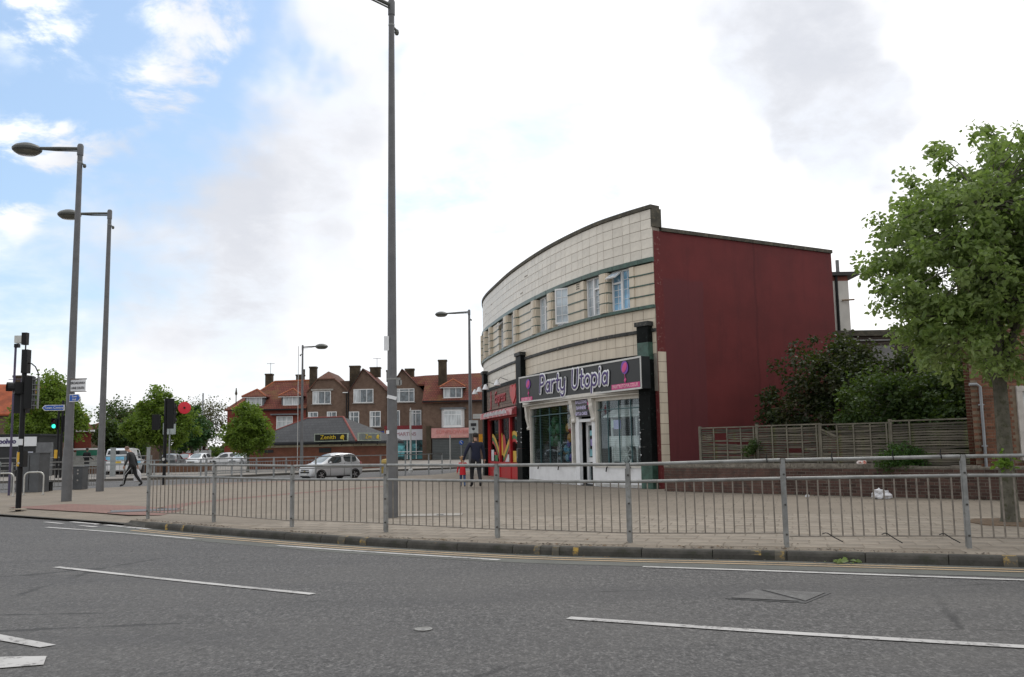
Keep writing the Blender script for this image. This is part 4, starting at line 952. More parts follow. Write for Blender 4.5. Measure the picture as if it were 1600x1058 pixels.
# hand drawn rounded letters (unit: x-height 1)
def arc(cx, cy, rx, ry, a0, a1, n=9): return [(cx+rx*math.cos(R(a0+(a1-a0)*k/n)), cy+ry*math.sin(R(a0+(a1-a0)*k/n))) for k in range(n+1)]
GL = {'P': (.95, [[(0, 0), (0, 1.75)], [(0, 1.72)]+arc(.35, 1.28, .45, .47, 85, -90)+[(0, .8)]]),
      'a': (.95, [arc(.38, .5, .38, .5, 0, 360, 16), [(.78, 1.02), (.78, 0)]]),
      'r': (.62, [[(0, 0), (0, 1.02)], [(0, .6)]+arc(.42, .55, .42, .47, 165, 75)]),
      't': (.62, [[(.25, 1.55), (.25, .3)]+arc(.5, .3, .25, .3, 180, 280), [(0, 1.02), (.55, 1.02)]]),
      'y': (.95, [[(0, 1.02), (0, .45)]+arc(.38, .42, .38, .42, 180, 360)+[(.76, 1.02)], [(.76, 1.02), (.76, -.2)]+arc(.42, -.2, .34, .38, 0, -150)]),
      'U': (1.15, [[(0, 1.75), (0, .5)]+arc(.45, .5, .45, .5, 180, 360)+[(.9, 1.75)]]),
      'o': (.95, [arc(.4, .5, .4, .5, 0, 360, 16)]),
      'p': (.95, [[(0, 1.02), (0, -.62)], arc(.4, .5, .4, .5, 0, 360, 16)]),
      'i': (.32, [[(.05, 0), (.05, 1.02)], [(.05, 1.42), (.05, 1.5)]]), ' ': (.75, [])}
WS = 1.15
def draw_word(word, x0, zb, size, lean=.10):
    x = x0
    for ch in word:
        w, strokes = GL[ch]
        for nm, r, d, mm, y in (('white_letter', .098, .35, m_signw, .030), ('purple_letter', .042, .55, mat('deep_violet', (.055, .03, .16), .4) if 'deep_violet' not in bpy.data.materials else bpy.data.materials['deep_violet'], .050)):
            if not strokes: continue
            s = MB()
            for st_ in strokes:
                pts = [SA+ex*(x+(p[0]+lean*p[1])*size*WS)+up*(zb+p[1]*size)+en*y for p in st_]
                n0 = len(s.v); s.tube(pts, r, 8)
                for i in range(n0, len(s.v)):              # flatten against the board
                    q = Vector(s.v[i]); dd = (q-(SA+en*y)).dot(en); s.v[i] = tuple(q-en*dd*(1-d*.5))
                for e_ in (pts[0], pts[-1]):
                    n0 = len(s.v); s.lathe([(0, -r*.2), (r, 0), (0, r*.2)], e_, en, 10)
            s.build(nm, mm, sg, smooth=False)
        x += (w+.20)*size*WS
    return x
draw_word('Party Utopia', 1.9, 3.40, .365)
def balloon(x, z, r):
    MB().lathe([(r*1.25, .0), (r*1.25, .012), (0, .014)], SA+ex*x+up*z+en*.012, en, 20, sx=1, sy=.95).build('violet_ring', m_violet, sg)
    MB().lathe([(r*.85, .016), (r*.8, .022), (0, .024)], SA+ex*x+up*z+en*.012, en, 18, sx=.8, sy=1.25).build('pink_print', m_pink, sg)
    MB().bar(SA+ex*x+up*(z-r*1.2)+en*.02, SA+ex*x+up*(z-r*2.1)+en*.02, .02, .01, en).lathe([(r*.42, 0), (0, .012)], SA+ex*x+up*(z-r*2.3)+en*.012, en, 12, sx=.8, sy=1.1).bar(SA+ex*x+up*(z-r*2.6)+en*.02, SA+ex*(x+.05)+up*(z-r*3.3)+en*.02, .02, .01, en).build('pink_print', m_pink, sg)
balloon(.84, 3.80, .155); balloon(L-.95, 3.84, .175)
for (x0, w, z, body, sz) in ((.16, 1.0, 3.215, '020 303 303', .15), (L-1.80, 1.7, 3.25, 'PARTYUTOPIA.CO.UK', .155)):
    MB().obox(SA+ex*x0+up*(z-.085)+en*.004, ex*w, en*.006, up*.17).build('pink_strip', m_pink, sg)
    text_mesh(body, sz, ex, (0, 0, 1), SA+ex*(x0+w/2)+up*z+en*.016, m_lpink, 'lettering', sg, .008, xs=1.12 if w < 1.2 else 1.0, bold=.003)

# ---- red take-away
s = MB(); fb(s, 10.5, 17.75, 0, .62, -.12, .03); r = s.build('stall_riser', m_redtrim, bld)
for q in (10.5, 12.3, 14.6, 17.55): s = MB(); fb(s, q, q+.2, 0, 2.75, -.1, .06); s.build('red_mullion', m_redtrim, bld)
s = MB(); fb(s, 10.7, 17.6, .62, 2.7, -.05, -.04); wn = s.build('shop_window', glass('grey_shop_glass', (.60, .61, .60), .3), bld)
s = MB(); fb(s, 10.5, 17.75, .62, .70, -.1, .06); fb(s, 10.5, 17.75, 2.66, 2.76, -.1, .06); s.build('frame', m_redtrim, wn)
def ribbon(pts, w, m, o, nm='window_print'):
    s = MB(); n = len(pts)
    for i in range(n):
        a = pts[max(i-1, 0)]; b = pts[min(i+1, n-1)]; d = math.hypot(b[0]-a[0], b[1]-a[1]); nx, nz = -(b[1]-a[1])/d*w/2, (b[0]-a[0])/d*w/2
        s.v.append(tuple(F(pts[i][0]+nx*2.2, o, pts[i][1]+nz))); s.v.append(tuple(F(pts[i][0]-nx*2.2, o, pts[i][1]-nz)))
    for i in range(n-1): s.face((2*i, 2*i+1, 2*i+3, 2*i+2))
    s.build(nm, m, wn)
m_my = mat('print_yellow', (.60, .38, .05), .5); m_mg = mat('print_green', (.03, .16, .05), .5); m_mr = mat('print_red', (.42, .03, .03), .5); m_mn = mat('print_navy', (.03, .04, .10), .5); m_mw = mat('print_white', (.6, .6, .62), .5)
def vee(sc_, dirn, top):
    c = [(sc_, .92), (sc_+dirn*.5, 1.18), (sc_+dirn*1.2, 1.62), (sc_+dirn*1.75, top), (sc_+dirn*2.2, top+.08)]
    return smooth_path(c, 5)
for off, mm, w in ((0, m_my, .17), (-.16, m_mg, .16), (-.30, m_mr, .14)):
    ribbon([(p[0], p[1]+off) for p in vee(14.75, 1, 1.86)], w, mm, -.030+.001*off*10)
    ribbon([(p[0], p[1]+off) for p in smooth_path([(14.2, .95), (13.6, 1.25), (12.9, 1.65), (12.2, 1.95), (11.5, 1.9), (10.8, 1.5), (10.55, 1.3)], 5)], w, mm, -.029+.001*off*10)
for s0, mm, w, h in ((14.9, m_mn, .55, .95), (14.1, m_mr, .55, .95), (14.5, m_my, .28, 1.02)):
    s = MB(); pts = [(s0+w*math.cos(R(a)), 1.0+h*max(0, math.sin(R(a)))) for a in range(0, 181, 15)]
    s.v += [tuple(F(p[0], -.034 if mm is not m_my else -.026, p[1])) for p in pts]; s.face(range(len(pts))); s.build('window_print', mm, wn)
for s0, s1, z0, z1, mm in ((16.6, 17.3, .72, 1.25, m_mw), (15.6, 16.3, .72, 1.0, m_mg), (13.0, 13.9, .72, 1.05, m_mw), (11.6, 12.2, .72, 1.2, m_my), (10.75, 11.5, .9, 1.3, m_mw), (11.0, 11.7, .75, .95, m_mn), (12.5, 13.0, .72, .9, m_mg), (16.0, 16.5, 1.0, 1.15, m_mr)):
    s = MB(); fb(s, s0, s1, z0, z1, -.0385+.002*rnd.random(), -.036+.004*rnd.random()); s.build('window_print', mm, wn)
# slatted sign board, lettering and lights
bd = None; m_slat = mat('brown_sign_board', (.17, .125, .10), .7, .2, 4., .15, 30, rand=.12)
s = MB(); fb(s, 10.5, 17.7, 3.14, 4.1, -.02, .06); sb = s.build('sign_board', mat('sign_back', (.06, .045, .04), .8), bld)
for k in range(7): s = MB(); fb(s, 10.5, 17.7, 3.15+k*.135, 3.275+k*.135, .06, .085+.006*(k % 2)); s.build('slat', m_slat, sb)
m_rl = mat('red_sign_letter', (.33, .02, .03), .4); m_pk = mat('faded_pink', (.55, .20, .20), .5)
def curved_text(body, size, s0, z, m, nm, xs=1., o=.10, parent=sb):
    ob = text_mesh(body, size, (1, 0, 0), (0, 0, 1), (0, 0, 0), m, nm, parent, .03, align='LEFT', xs=xs, bold=.008, world=False)
    for v_ in ob.data.vertices:
        p = F(s0-v_.co.x, o-v_.co.y, z+v_.co.z); v_.co = p-C0
curved_text('Express', .74, 15.3, 3.64, m_rl, 'red_lettering', 1.05, .12); curved_text('Express', .74, 15.36, 3.66, m_pk, 'pale_outline', 1.05, .10)
curved_text('J', .95, 16.6, 3.66, m_rl, 'red_lettering', 1.4)
s = MB(); hp = [(0, -.5), (.35, -.2), (.48, .15), (.36, .42), (.1, .36), (0, .28), (-.12, .40), (-.38, .40), (-.47, .12), (-.3, -.2)]
s.slab([F(11.45-a*1.15, .10, 3.66+b*.9) for a, b in hp], F(11.4, .13)-F(11.4, .1)).build('red_apple', mat('apple_red', (.50, .05, .05), .4), sb)
s.v.clear(); s.f.clear(); s.m.clear(); s.slab([F(11.3-a*1.3, .092, 3.62+b*1.05) for a, b in hp], F(11.4, .105)-F(11.4, .1)).build('apple_shadow', m_rl, sb)
aw = MB(); n0 = 0
for i in range(15):
    s0 = 10.5+7.2*i/14
    for o, z in ((.05, 3.1), (.42, 2.98), (.44, 2.72), (.05, 2.76)): aw.v.append(tuple(F(s0, o, z)))
for i in range(14):
    for j in range(4): jj = (j+1) % 4; aw.face((4*i+j, 4*i+4+j, 4*i+4+jj, 4*i+jj))
aw.face((0, 1, 2, 3)); aw.face((59, 58, 57, 56)); awo = aw.build('shutter_canopy', mat('faded_red_canopy', (.40, .06, .07), .5, .2, 2., col2=(.58, .34, .34), thr=(.45, .62)), bld)
s = MB()
for k in range(22): q = 16.6-k*.24; fb(s, q-.16, q, 2.80, 2.93+.03*(k % 3), .4455, .452, 5)
s.build('worn_lettering', m_mw, awo)
for s0 in (12.6, 15.4, 17.2, 19.0):
    lt = MB().tube([F(s0, .05, 4.3), F(s0, .38, 4.42), F(s0, .52, 4.30)], .018, 6).build('spot_lamp', m_steel, bld, smooth=True)
    MB().lathe([(.03, .12), (.07, .08), (.16, -.12), (.15, -.13), (.02, -.05)], F(s0, .54, 4.20), (.0, 0, 1), 12).build('lamp_shade', m_wpaint, lt, smooth=True)
# ---- things in the party shop windows
p = F(1.95, -.50); _e = F(1.8)-F(2.1); a = math.atan2(_e.y, _e.x)
ct = thing('sweet_cart', 'white wooden sweet cart with spoked wheels inside the right shop window', 'cart', (p.x, p.y, .72), a)
mw_ = mat('cart_white', (.82, .82, .80), .5)
MB().box((0, 0, .78), (1.5, .5, .34)).build('tray', mw_, ct, world=False); MB().box((-.2, 0, .36), (.75, .42, .5)).build('cupboard', mw_, ct, world=False)
for x in (-.62, .62):
    for y in (-.2, .2): MB().box((x, y, 1.27), (.05, .05, .7)).build('post', mw_, ct, world=False); MB().box((x, y, .3), (.05, .05, .6)).build('leg', mw_, ct, world=False)
rf = MB(); rf.slab([(-.9, -.36, 1.6), (.9, -.36, 1.6), (.5, -.02, 1.95), (-.5, -.02, 1.95)], (0, .03, .03)); rf.slab([(-.9, .36, 1.6), (.9, .36, 1.6), (.5, .02, 1.95), (-.5, .02, 1.95)], (0, -.03, .03)); rf.box((0, 0, 1.6), (1.75, .7, .05)); rf.build('canopy', mw_, ct, world=False)
for y in (-.32, .32):
    s = MB(); x0 = .22
    s.tube([(x0+.30*math.cos(2*math.pi*k/20), y, .33+.30*math.sin(2*math.pi*k/20)) for k in range(21)], .03, 6)
    for k in range(8): a_ = math.pi*k/4; s.bar((x0, y, .33), (x0+.29*math.cos(a_), y, .33+.29*math.sin(a_)), .035, .03, (0, 1, 0))
    s.lathe([(.07, -.03), (.07, .03)], (x0, y, .33), (0, 1, 0), 10); s.build('wheel', mw_, ct, world=False)
MB().box((-.1, -.42, 1.33), (.36, .01, .30)).build('notice', mat('lilac_notice', (.40, .38, .66), .6), ct, world=False); MB().box((-.32, -.41, 1.36), (.2, .01, .26)).build('notice', mat('pale_notice', (.6, .68, .6), .6), ct, world=False)
def balloon_flower(label, s0, z, cols, rr):
    p = F(s0, -.5); t = thing('balloon_flower', label, 'balloon', (p.x, p.y, z)); d = (F(s0, 1)-F(s0, 0)).normalized(); e = d.cross(Vector((0, 0, 1)))
    for k in range(5):
        a_ = 2*math.pi*k/5+.3; c = e*math.cos(a_)*rr+Vector((0, 0, math.sin(a_)*rr)); MB().lathe([(0, -rr*.6), (rr*.5, -rr*.35), (rr*.62, 0), (rr*.5, rr*.35), (0, rr*.6)], c, d, 12).build('petal', cols[k % 2], t, world=False, smooth=True)
    MB().lathe([(0, -rr*.4), (rr*.42, 0), (0, rr*.4)], d*rr*.35, d, 12).build('centre', cols[2], t, world=False, smooth=True)
    MB().tube([(0, 0, -rr), (0, 0, .73-z)], .012, 5).build('stick', m_wpaint, t, world=False)
balloon_flower('red and yellow balloon flower inside the left shop window', 5.8, 1.95, [mat('yellow_balloon', (.50, .24, .04), .3), bpy.data.materials['yellow_balloon'], mat('red_balloon', (.5, .04, .03), .3)], .34)
balloon_flower('blue balloon flower low in the left shop window', 6.1, 1.18, [mat('blue_balloon', (.04, .20, .30), .3), mat('violet_balloon', (.12, .08, .4), .3), bpy.data.materials['blue_balloon']], .30)
balloon_flower('large dull green balloon flower at the middle of the left shop window', 7.5, 1.9, [mat('green_balloon', (.02, .13, .055), .3), bpy.data.materials['green_balloon'], bpy.data.materials['green_balloon']], .40)

# ---- lower building and rendered stack behind the red wall
m_dbrick = brick_mat('sooty_brick', (.075, .055, .045), (.06, .045, .038), (.09, .08, .07))
ext = thing('rear_building', 'dark brick flat roofed rear building behind the red wall', 'building', (14.5, 36.5, 0))
MB().box((15.0, 36.9, 2.7), (5.6, 4.0, 5.4)).build('wall', m_dbrick, ext)
MB().box((15.0, 36.9, 5.5), (5.8, 4.2, .22)).build('roof', m_coping, ext)
MB().box((15.0, 34.86, 5.22), (5.5, .06, .05)).build('gutter', m_steel, ext)
MB().slab([(13.9, 34.89, 5.0), (14.75, 34.89, 5.0), (14.65, 34.89, 4.3), (14.2, 34.89, 4.1), (13.95, 34.89, 4.5)], (0, -.02, 0)).build('render_patch', mat('grey_render', (.22, .22, .22), .9), ext)
stk = thing('stair_tower', 'white rendered stair tower with black downpipe behind the red wall', 'building', (13.1, 37, 0))
MB().box((12.8, 37.0, 4.0), (1.62, 1.6, 7.6)).build('wall', mat('off_white_render', (.62, .60, .55), .8, .05, 2.), stk)
MB().box((12.8, 37.0, 7.9), (1.6, 1.58, .2)).build('brick_course', mat('red_course', (.22, .08, .06), .9), stk)
MB().box((12.95, 37.0, 8.07), (2.15, 2.0, .14)).build('roof', mat('dark_eaves', (.04, .04, .04), .6), stk)
MB().tube([(13.12, 36.16, 5.4), (13.12, 36.16, 8.0)], .06, 8).build('downpipe', m_black, stk)
MB().tube([(13.40, 36.7, 8.1), (13.40, 36.7, 8.75)], .075, 8).build('flue', mat('flue_grey', (.16, .16, .16), .6), stk)
MB().tube([(13.3, 36.15, 7.0), (13.75, 36.0, 7.0)], .035, 6).build('waste_pipe', mat('clay_pipe', (.3, .22, .15), .7), stk)
# ------------------------------------------------------------------ garden wall, fence and brick house at the right
m_wbrick = mat('old_red_brick', (.078, .043, .034), .9, .2, 3., .3, 40, rand=.38, col2=(.05, .038, .032), thr=(.48, .70))
m_mortar = mat('grey_mortar', (.15, .135, .112), .95, .2, 6., .3, 60)
WA = Vector((4.45, 27.25, 0)); WB = Vector((12.6, 19.05, 0)); wu = (WB-WA).normalized(); wn_ = Vector((wu.y, -wu.x, 0)); WL = (WB-WA).length   # outward: towards the pavement
if wn_.y > 0: wn_ = -wn_
wl = thing('garden_wall', 'low dark red brick garden wall below the broken fence', 'wall', tuple(WA)); wang = math.atan2(wu.y, wu.x)
MB().obox(WA-wn_*.193+Vector((0, 0, -.05)), wu*WL, wn_*.2, (0, 0, .75)).build('mortar_core', m_mortar, wl)
def brick_mesh(nm, w, h, d, m):
    s = MB(); e = .004
    for y, i in ((.02, 0), (-d+e, 0), (-d, e)):
        for a, b in ((-1, -1), (1, -1), (1, 1), (-1, 1)): s.v.append((a*(w/2-i), y, b*(h/2-i)))
    for l in (0, 4):
        for j in range(4): jj = (j+1) % 4; s.face((l+j, l+jj, l+4+jj, l+4+j))
    s.face((8, 9, 10, 11)); return s.mesh(nm, m)
bm_str = brick_mesh('brick', .215, .065, .012, m_wbrick); bm_half = brick_mesh('brick', .1025, .065, .012, m_wbrick)
spots = []
for r in range(9):
    u = 0.; k = 0
    while u < WL:
        w = .225; hd_ = (r % 2 == 0 and k == 0)
        if hd_: w = .1125
        spots.append((u+w/2, .04+r*.075, hd_)); u += w; k += 1
spots.sort(key=lambda q: -q[0]); far_b = MB()
vis = [q for q in spots if q[0] < 11.2]
for i, (u, z, hd_) in enumerate(vis):
    p = WA+wu*u+Vector((0, 0, z))
    if i < 299:
        o = bpy.data.objects.new('brick', bm_half if hd_ else bm_str); COL.objects.link(o); o.parent = wl; o.location = p-WA; o.rotation_euler = (rnd.uniform(-.02, .02), rnd.uniform(-.015, .015), wang+rnd.uniform(-.02, .02))
    else: w = .215 if not hd_ else .1025; far_b.obox(p-wu*w/2+wn_*rnd.uniform(.011, .017)+Vector((0, 0, -.0325)), wu*w, -wn_*.03, (0, 0, .065))
far_b.build('bricks', m_wbrick, wl, kind='stuff')
s = MB(); u = 0
while u < WL:
    w = rnd.uniform(.5, .9); w = min(w, WL-u); h = .03+rnd.uniform(0, .035)+(.05 if u < 6.4 else 0); z0 = .70
    s.obox(WA+wu*u+wn_*.02+Vector((0, 0, z0)), wu*(w-.004), -wn_*.26, (0, 0, h)); u += w
s.build('mortar_capping', mat('rough_mortar', (.20, .18, .15), .95, .2, 8., .6, 40, col2=(.10, .09, .07), thr=(.5, .65)), wl)
m_soil = mat('garden_soil', (.05, .04, .028), .95, .2, 3., .5, 20)
MB().prism([tuple((WA+wu*a-wn_*b)[:2]) for a, b in ((.2, .2), (11.2, .2), (11.2, 3.5), (7, 5), (.9, 1.0))], -.05, .55).build('planting_bed', m_soil, kind='structure')
# the fence: waney lap panels, some slats broken or missing
m_slatw = mat('weathered_fence_slat', (.088, .078, .060), .9, .2, 2.5, .4, 30, col2=(.085, .095, .032), thr=(.52, .70), rand=.42)
m_batten = mat('fence_batten', (.15, .138, .108), .9, .15, 4., .3, 30, rand=.1)
FA = WA-wn_*.34+wu*1.08; FL = 9.3
fn = thing('lap_fence', 'weathered grey lap panel fence with holes standing along the garden wall', 'fence', tuple(FA)); fang = math.atan2(wu.y, wu.x)
def FP(u, o, z): return FA+wu*u+wn_*o+Vector((0, 0, z))
slat_meshes = []
for k in range(8):
    s = MB(); n = 8; r_ = random.Random(k); ph = r_.uniform(0, 6)
    for i in range(n+1):
        x = i/n; zz = .010*math.sin(ph+5*x)+r_.uniform(-.007, .007); yy = r_.uniform(-.01, .01)
        for (y, z) in ((0, .026+zz*.5), (-.022, -.022+zz), (.0, -.027+zz)): s.v.append((x, y+yy, z))
    for i in range(n):
        for j in range(3): jj = (j+1) % 3; s.face((3*i+j, 3*i+jj, 3*i+3+jj, 3*i+3+j))
    s.face((2, 1, 0)); s.face((3*n, 3*n+1, 3*n+2)); slat_meshes.append(s.mesh('slat', m_slatw))
def slat(u0, w, z, tilt=0., o=0.):
    ob = bpy.data.objects.new('slat', slat_meshes[rnd.randrange(8)]); COL.objects.link(ob); ob.parent = fn
    ob.location = FP(u0, .02+o, z)-FA; ob.scale = (w, 1, 1); ob.rotation_euler = (rnd.uniform(-.12, .12), tilt, fang+math.pi*0+rnd.uniform(-.004, .004))
PW = 1.86; npan = 4; LASTW = 1.86; ztop = 1.84
for k in range(npan):
    u0 = k*PW; zt = ztop+(.0, .01, -.01, .03, .01)[k]; nsl = 19; pw = PW if k < npan-1 else LASTW
    MB().obox(FP(u0-.04, -.05, .3), wu*.07, wn_*.08, (0, 0, zt-.3+.03)).build('post', m_batten, fn)
    for j in range(nsl):
        z = .625+j*.0625; full = True
        if k == 0 and 14 <= j <= 16: slat(u0+.02, .46, z); slat(u0+.86+rnd.uniform(0, .08), .92, z, rnd.uniform(-.03, .03)); full = False     # hole
        if k == 0 and j in (0, 1): slat(u0+.25, 1.5, z, .02); full = False
        if k == 0 and j in (12,): slat(u0+.02, 1.2, z, .05); full = False
        if k == 1 and j in (8, 9): slat(u0+.02, .85, z, .0); slat(u0+1.32, .5, z); full = False
        if k == 2 and j >= 17: slat(u0+.5, 1.3, z); slat(u0+.05, .55, z-.06, .42, .02); full = False
        if full: slat(u0+.02, pw-.06, z, rnd.uniform(-.006, .006))
    for q in (.04, .49, .93, 1.37, 1.78) if k < npan-1 else (.04, .49):
        MB().obox(FP(u0+q-.02, .035, .56), wu*.035, wn_*.02, (0, 0, zt-.58)).build('batten', m_batten, fn)
    MB().obox(FP(u0, .0, zt-.035), wu*(pw-.04), wn_*.055, (0, 0, .035)).build('rail', m_batten, fn)
    MB().obox(FP(u0, .0, .555), wu*(pw-.04), wn_*.055, (0, 0, .04)).build('rail', m_batten, fn)

# brick house
m_hbrick = mat('house_brick', (.165, .075, .045), .9, .15, 4., .3, 40, rand=.42, col2=(.10, .055, .045), thr=(.52, .72))
m_hmortar = mat('sandy_mortar', (.20, .155, .11), .95, .15, 6., .3, 60)
hs = thing('brick_house', 'red brick house with pale mortar at the right picture edge', 'house', (11.22, 22.3, 0))
HX, HY = 11.22, 22.3
s = MB(); wx0, wx1, wz0, wz1 = 12.42, 13.9, .95, 2.52
s.prism([(HX, HY), (wx0, HY), (wx0, HY+.3), (HX+.18, HY+.3)], 0, 3.7); s.box(((wx1+17)/2, HY+.15, 1.85), (17-wx1, .3, 3.7)); s.box(((wx0+wx1)/2, HY+.15, wz0/2), (wx1-wx0, .3, wz0)); s.box(((wx0+wx1)/2, HY+.15, (wz1+3.7)/2), (wx1-wx0, .3, 3.7-wz1))
s.build('mortar_wall', m_hmortar, hs)
s = MB().prism([(HX, HY), (17, HY), (17, HY+.3), (HX+.18, HY+.3)], 3.7, 6.0); s.obox((HX+.01, HY+.31, 0), (4.4, 7.7, 0), (.3, 0, 0), (0, 0, 5.98)); s.box((17, HY+4.2, 3), (.3, 7.8, 6)); s.box((16.4, HY+8.2, 3), (1.6, .3, 6))
s.build('upper_wall', brick_mat('house_brick_far', (.22, .09, .06), (.13, .06, .045), (.28, .22, .155)), hs)
hr = MB(); e = .35
A_, B_, C_, D_ = (HX-.1, HY-e, 5.95), (17+e, HY-e, 5.95), (17+e, HY+8.5, 5.95), (HX+4.5, HY+8.5, 5.95); r1, r2 = (14.9, HY+3.0, 7.2), (16.0, HY+5.6, 7.2)
for q in ([A_, B_, r1], [B_, C_, r2, r1], [C_, D_, r2], [D_, A_, r1, r2]): hr.slab(q, (0, 0, -.12))
hr.build('roof', mat('brown_roof_tile', (.14, .06, .04), .85, .2, 3.), hs)
bS = brick_mesh('brick', .213, .064, .008, m_hbrick); bH = brick_mesh('brick', .1, .064, .008, m_hbrick)
cnt = 0; hb_rest = MB(); allb = []
for r in range(int((3.68-.55)/.075)):
    z = .55+.0375+r*.075; u = .0 if r % 2 == 0 else -.056; k = 0
    while u < 1.75:
        hd_ = (k % 2 == (r % 2)); w = .1125 if hd_ else .225; x = HX+u+w/2
        if x-w/2 > HX-.001 and not (wx0-.1 < x+w/2-.02 and x-w/2 < wx1 and wz0-.16 < z < wz1+.14): allb.append((x, z, hd_))
        u += w; k += 1
allb.sort(key=lambda q: abs(q[1]-1.6))
for i, (x, z, hd_) in enumerate(allb):
    if i < 299:
        o = bpy.data.objects.new('brick', bH if hd_ else bS); COL.objects.link(o); o.parent = hs; o.location = (x-HX, -.0, z); o.rotation_euler = (rnd.uniform(-.01, .01), rnd.uniform(-.006, .006), rnd.uniform(-.01, .01))
    else: hb_rest.box((x, HY, z), (.1 if hd_ else .213, .016, .064))
hb_rest.build('bricks', m_hbrick, hs, kind='stuff')
s = MB(); st_ = mat('painted_stone_surround', (.50, .47, .43), .7, .08, 5.)
s.box(((wx0+wx1)/2, HY+.02, wz1+.06), (wx1-wx0+.2, .14, .14)).box((wx0-.03, HY+.02, (wz0+wz1)/2), (.14, .14, wz1-wz0-.01)).box((wx1+.03, HY+.02, (wz0+wz1)/2), (.14, .14, wz1-wz0-.01)).box(((wx0+wx1)/2, HY-.01, wz0-.06), (wx1-wx0+.25, .2, .1)).build('window_surround', st_, hs)
w_ = MB().box(((wx0+wx1)/2, HY+.12, (wz0+wz1)/2), (wx1-wx0-.1, .02, wz1-wz0-.02)).build('window', m_ug, hs)
s = MB(); 
for x in (wx0+.08, (wx0+wx1)/2, wx1-.08): s.box((x, HY+.09, (wz0+wz1)/2), (.07, .07, wz1-wz0-.02))
for z in (wz0+.05, wz0+1.05, wz1-.05): s.box(((wx0+wx1)/2, HY+.088, z), (wx1-wx0-.1, .06, .06))
s.build('frame', m_plastic, w_)
m_pipe = mat('grey_drainpipe', (.30, .32, .34), .5, .08, 4.)
MB().tube([(HX-.05, HY-.05, 2.70), (HX+.12, HY-.08, 2.70), (HX+.20, HY-.08, 2.64), (HX+.20, HY-.08, .6)], .036, 8).build('drainpipe', m_pipe, hs, smooth=True)
s = MB()
for z in (1.2, 2.2): s.box((HX+.20, HY-.06, z), (.12, .07, .03))
s.build('pipe_bracket', m_pipe, hs)

# ------------------------------------------------------------------ leaves, trees and shrubs
def leaf_object(name, pos, size, m, parent, seed=0, droop=.35, asp=.62, flat_=0.):
    g = np.random.default_rng(seed); N = len(pos); pos = np.asarray(pos, np.float32)
    ax = g.normal(size=(N, 3)); ax[:, 2] = ax[:, 2]*(1-flat_)*.55-droop; ax /= np.linalg.norm(ax, axis=1)[:, None]
    nr = g.normal(size=(N, 3)); nr[:, 2] += 1.0+flat_; sd_ = np.cross(ax, nr); sd_ /= np.linalg.norm(sd_, axis=1)[:, None]; nn = np.cross(sd_, ax)
    sz = (size*g.uniform(.65, 1.25, N))[:, None]; w = sz*asp*.5
    V = np.empty((N, 6, 3), np.float32)
    V[:, 0] = pos; V[:, 1] = pos+ax*sz*.40+sd_*w+nn*sz*.10; V[:, 2] = pos+ax*sz*.78+sd_*w*.7+nn*sz*.05; V[:, 3] = pos+ax*sz-nn*sz*.10; V[:, 4] = pos+ax*sz*.78-sd_*w*.7+nn*sz*.05; V[:, 5] = pos+ax*sz*.40-sd_*w+nn*sz*.10
    me = bpy.data.meshes.new(name); me.vertices.add(N*6); me.vertices.foreach_set('co', V.ravel())
    base = (np.arange(N)*6)[:, None]; fc = np.concatenate([base+np.array([[0, 1, 2, 3]]), base+np.array([[0, 3, 4, 5]])], 1).reshape(-1)
    me.loops.add(N*8); me.loops.foreach_set('vertex_index', fc.astype(np.int32)); me.polygons.add(N*2)
    me.polygons.foreach_set('loop_start', (np.arange(N*2)*4).astype(np.int32)); me.polygons.foreach_set('loop_total', np.full(N*2, 4, np.int32))
    me.materials.append(m); me.update(calc_edges=True); me.validate()
    o = bpy.data.objects.new(name, me); COL.objects.link(o); o.parent = parent; return o
def crown_points(seed, lobes, n_clump, per, spread, lumpy=.35, shell=.55, fs=1.3):
    """leaf positions in ragged clumps through the volume of several ellipsoid lobes (centre, radii)"""
    g = np.random.default_rng(seed); vols = np.array([np.prod(l[1]) for l in lobes])**.8; out = []; cl = []
    while len(cl) < n_clump:
        l = lobes[g.choice(len(lobes), p=vols/vols.sum())]; d = g.normal(size=3); d /= np.linalg.norm(d)
        k = 1+lumpy*mnoise.noise(Vector(d*fs)+Vector((seed*3.1, 0, 0)))*1.6; r = g.uniform(shell**3, 1)**(1/3)*k
        cl.append(np.array(l[0])+d*np.array(l[1])*r)
    for c in cl:
        n = int(per*g.uniform(.4, 1.6)); sp = spread*g.uniform(.55, 1.3); a = g.normal(size=3); a /= np.linalg.norm(a)
        p = c+np.clip(g.normal(size=(n, 3)), -1.7, 1.7)*sp*np.array([1, 1, .8])+a*g.uniform(-1, 1, (n, 1))*sp*.9; out.append(p)
    return np.concatenate(out), cl
m_bark = mat('grey_bark', (.105, .098, .075), .9, .2, 6., .6, 25, col2=(.06, .06, .035), thr=(.5, .65))
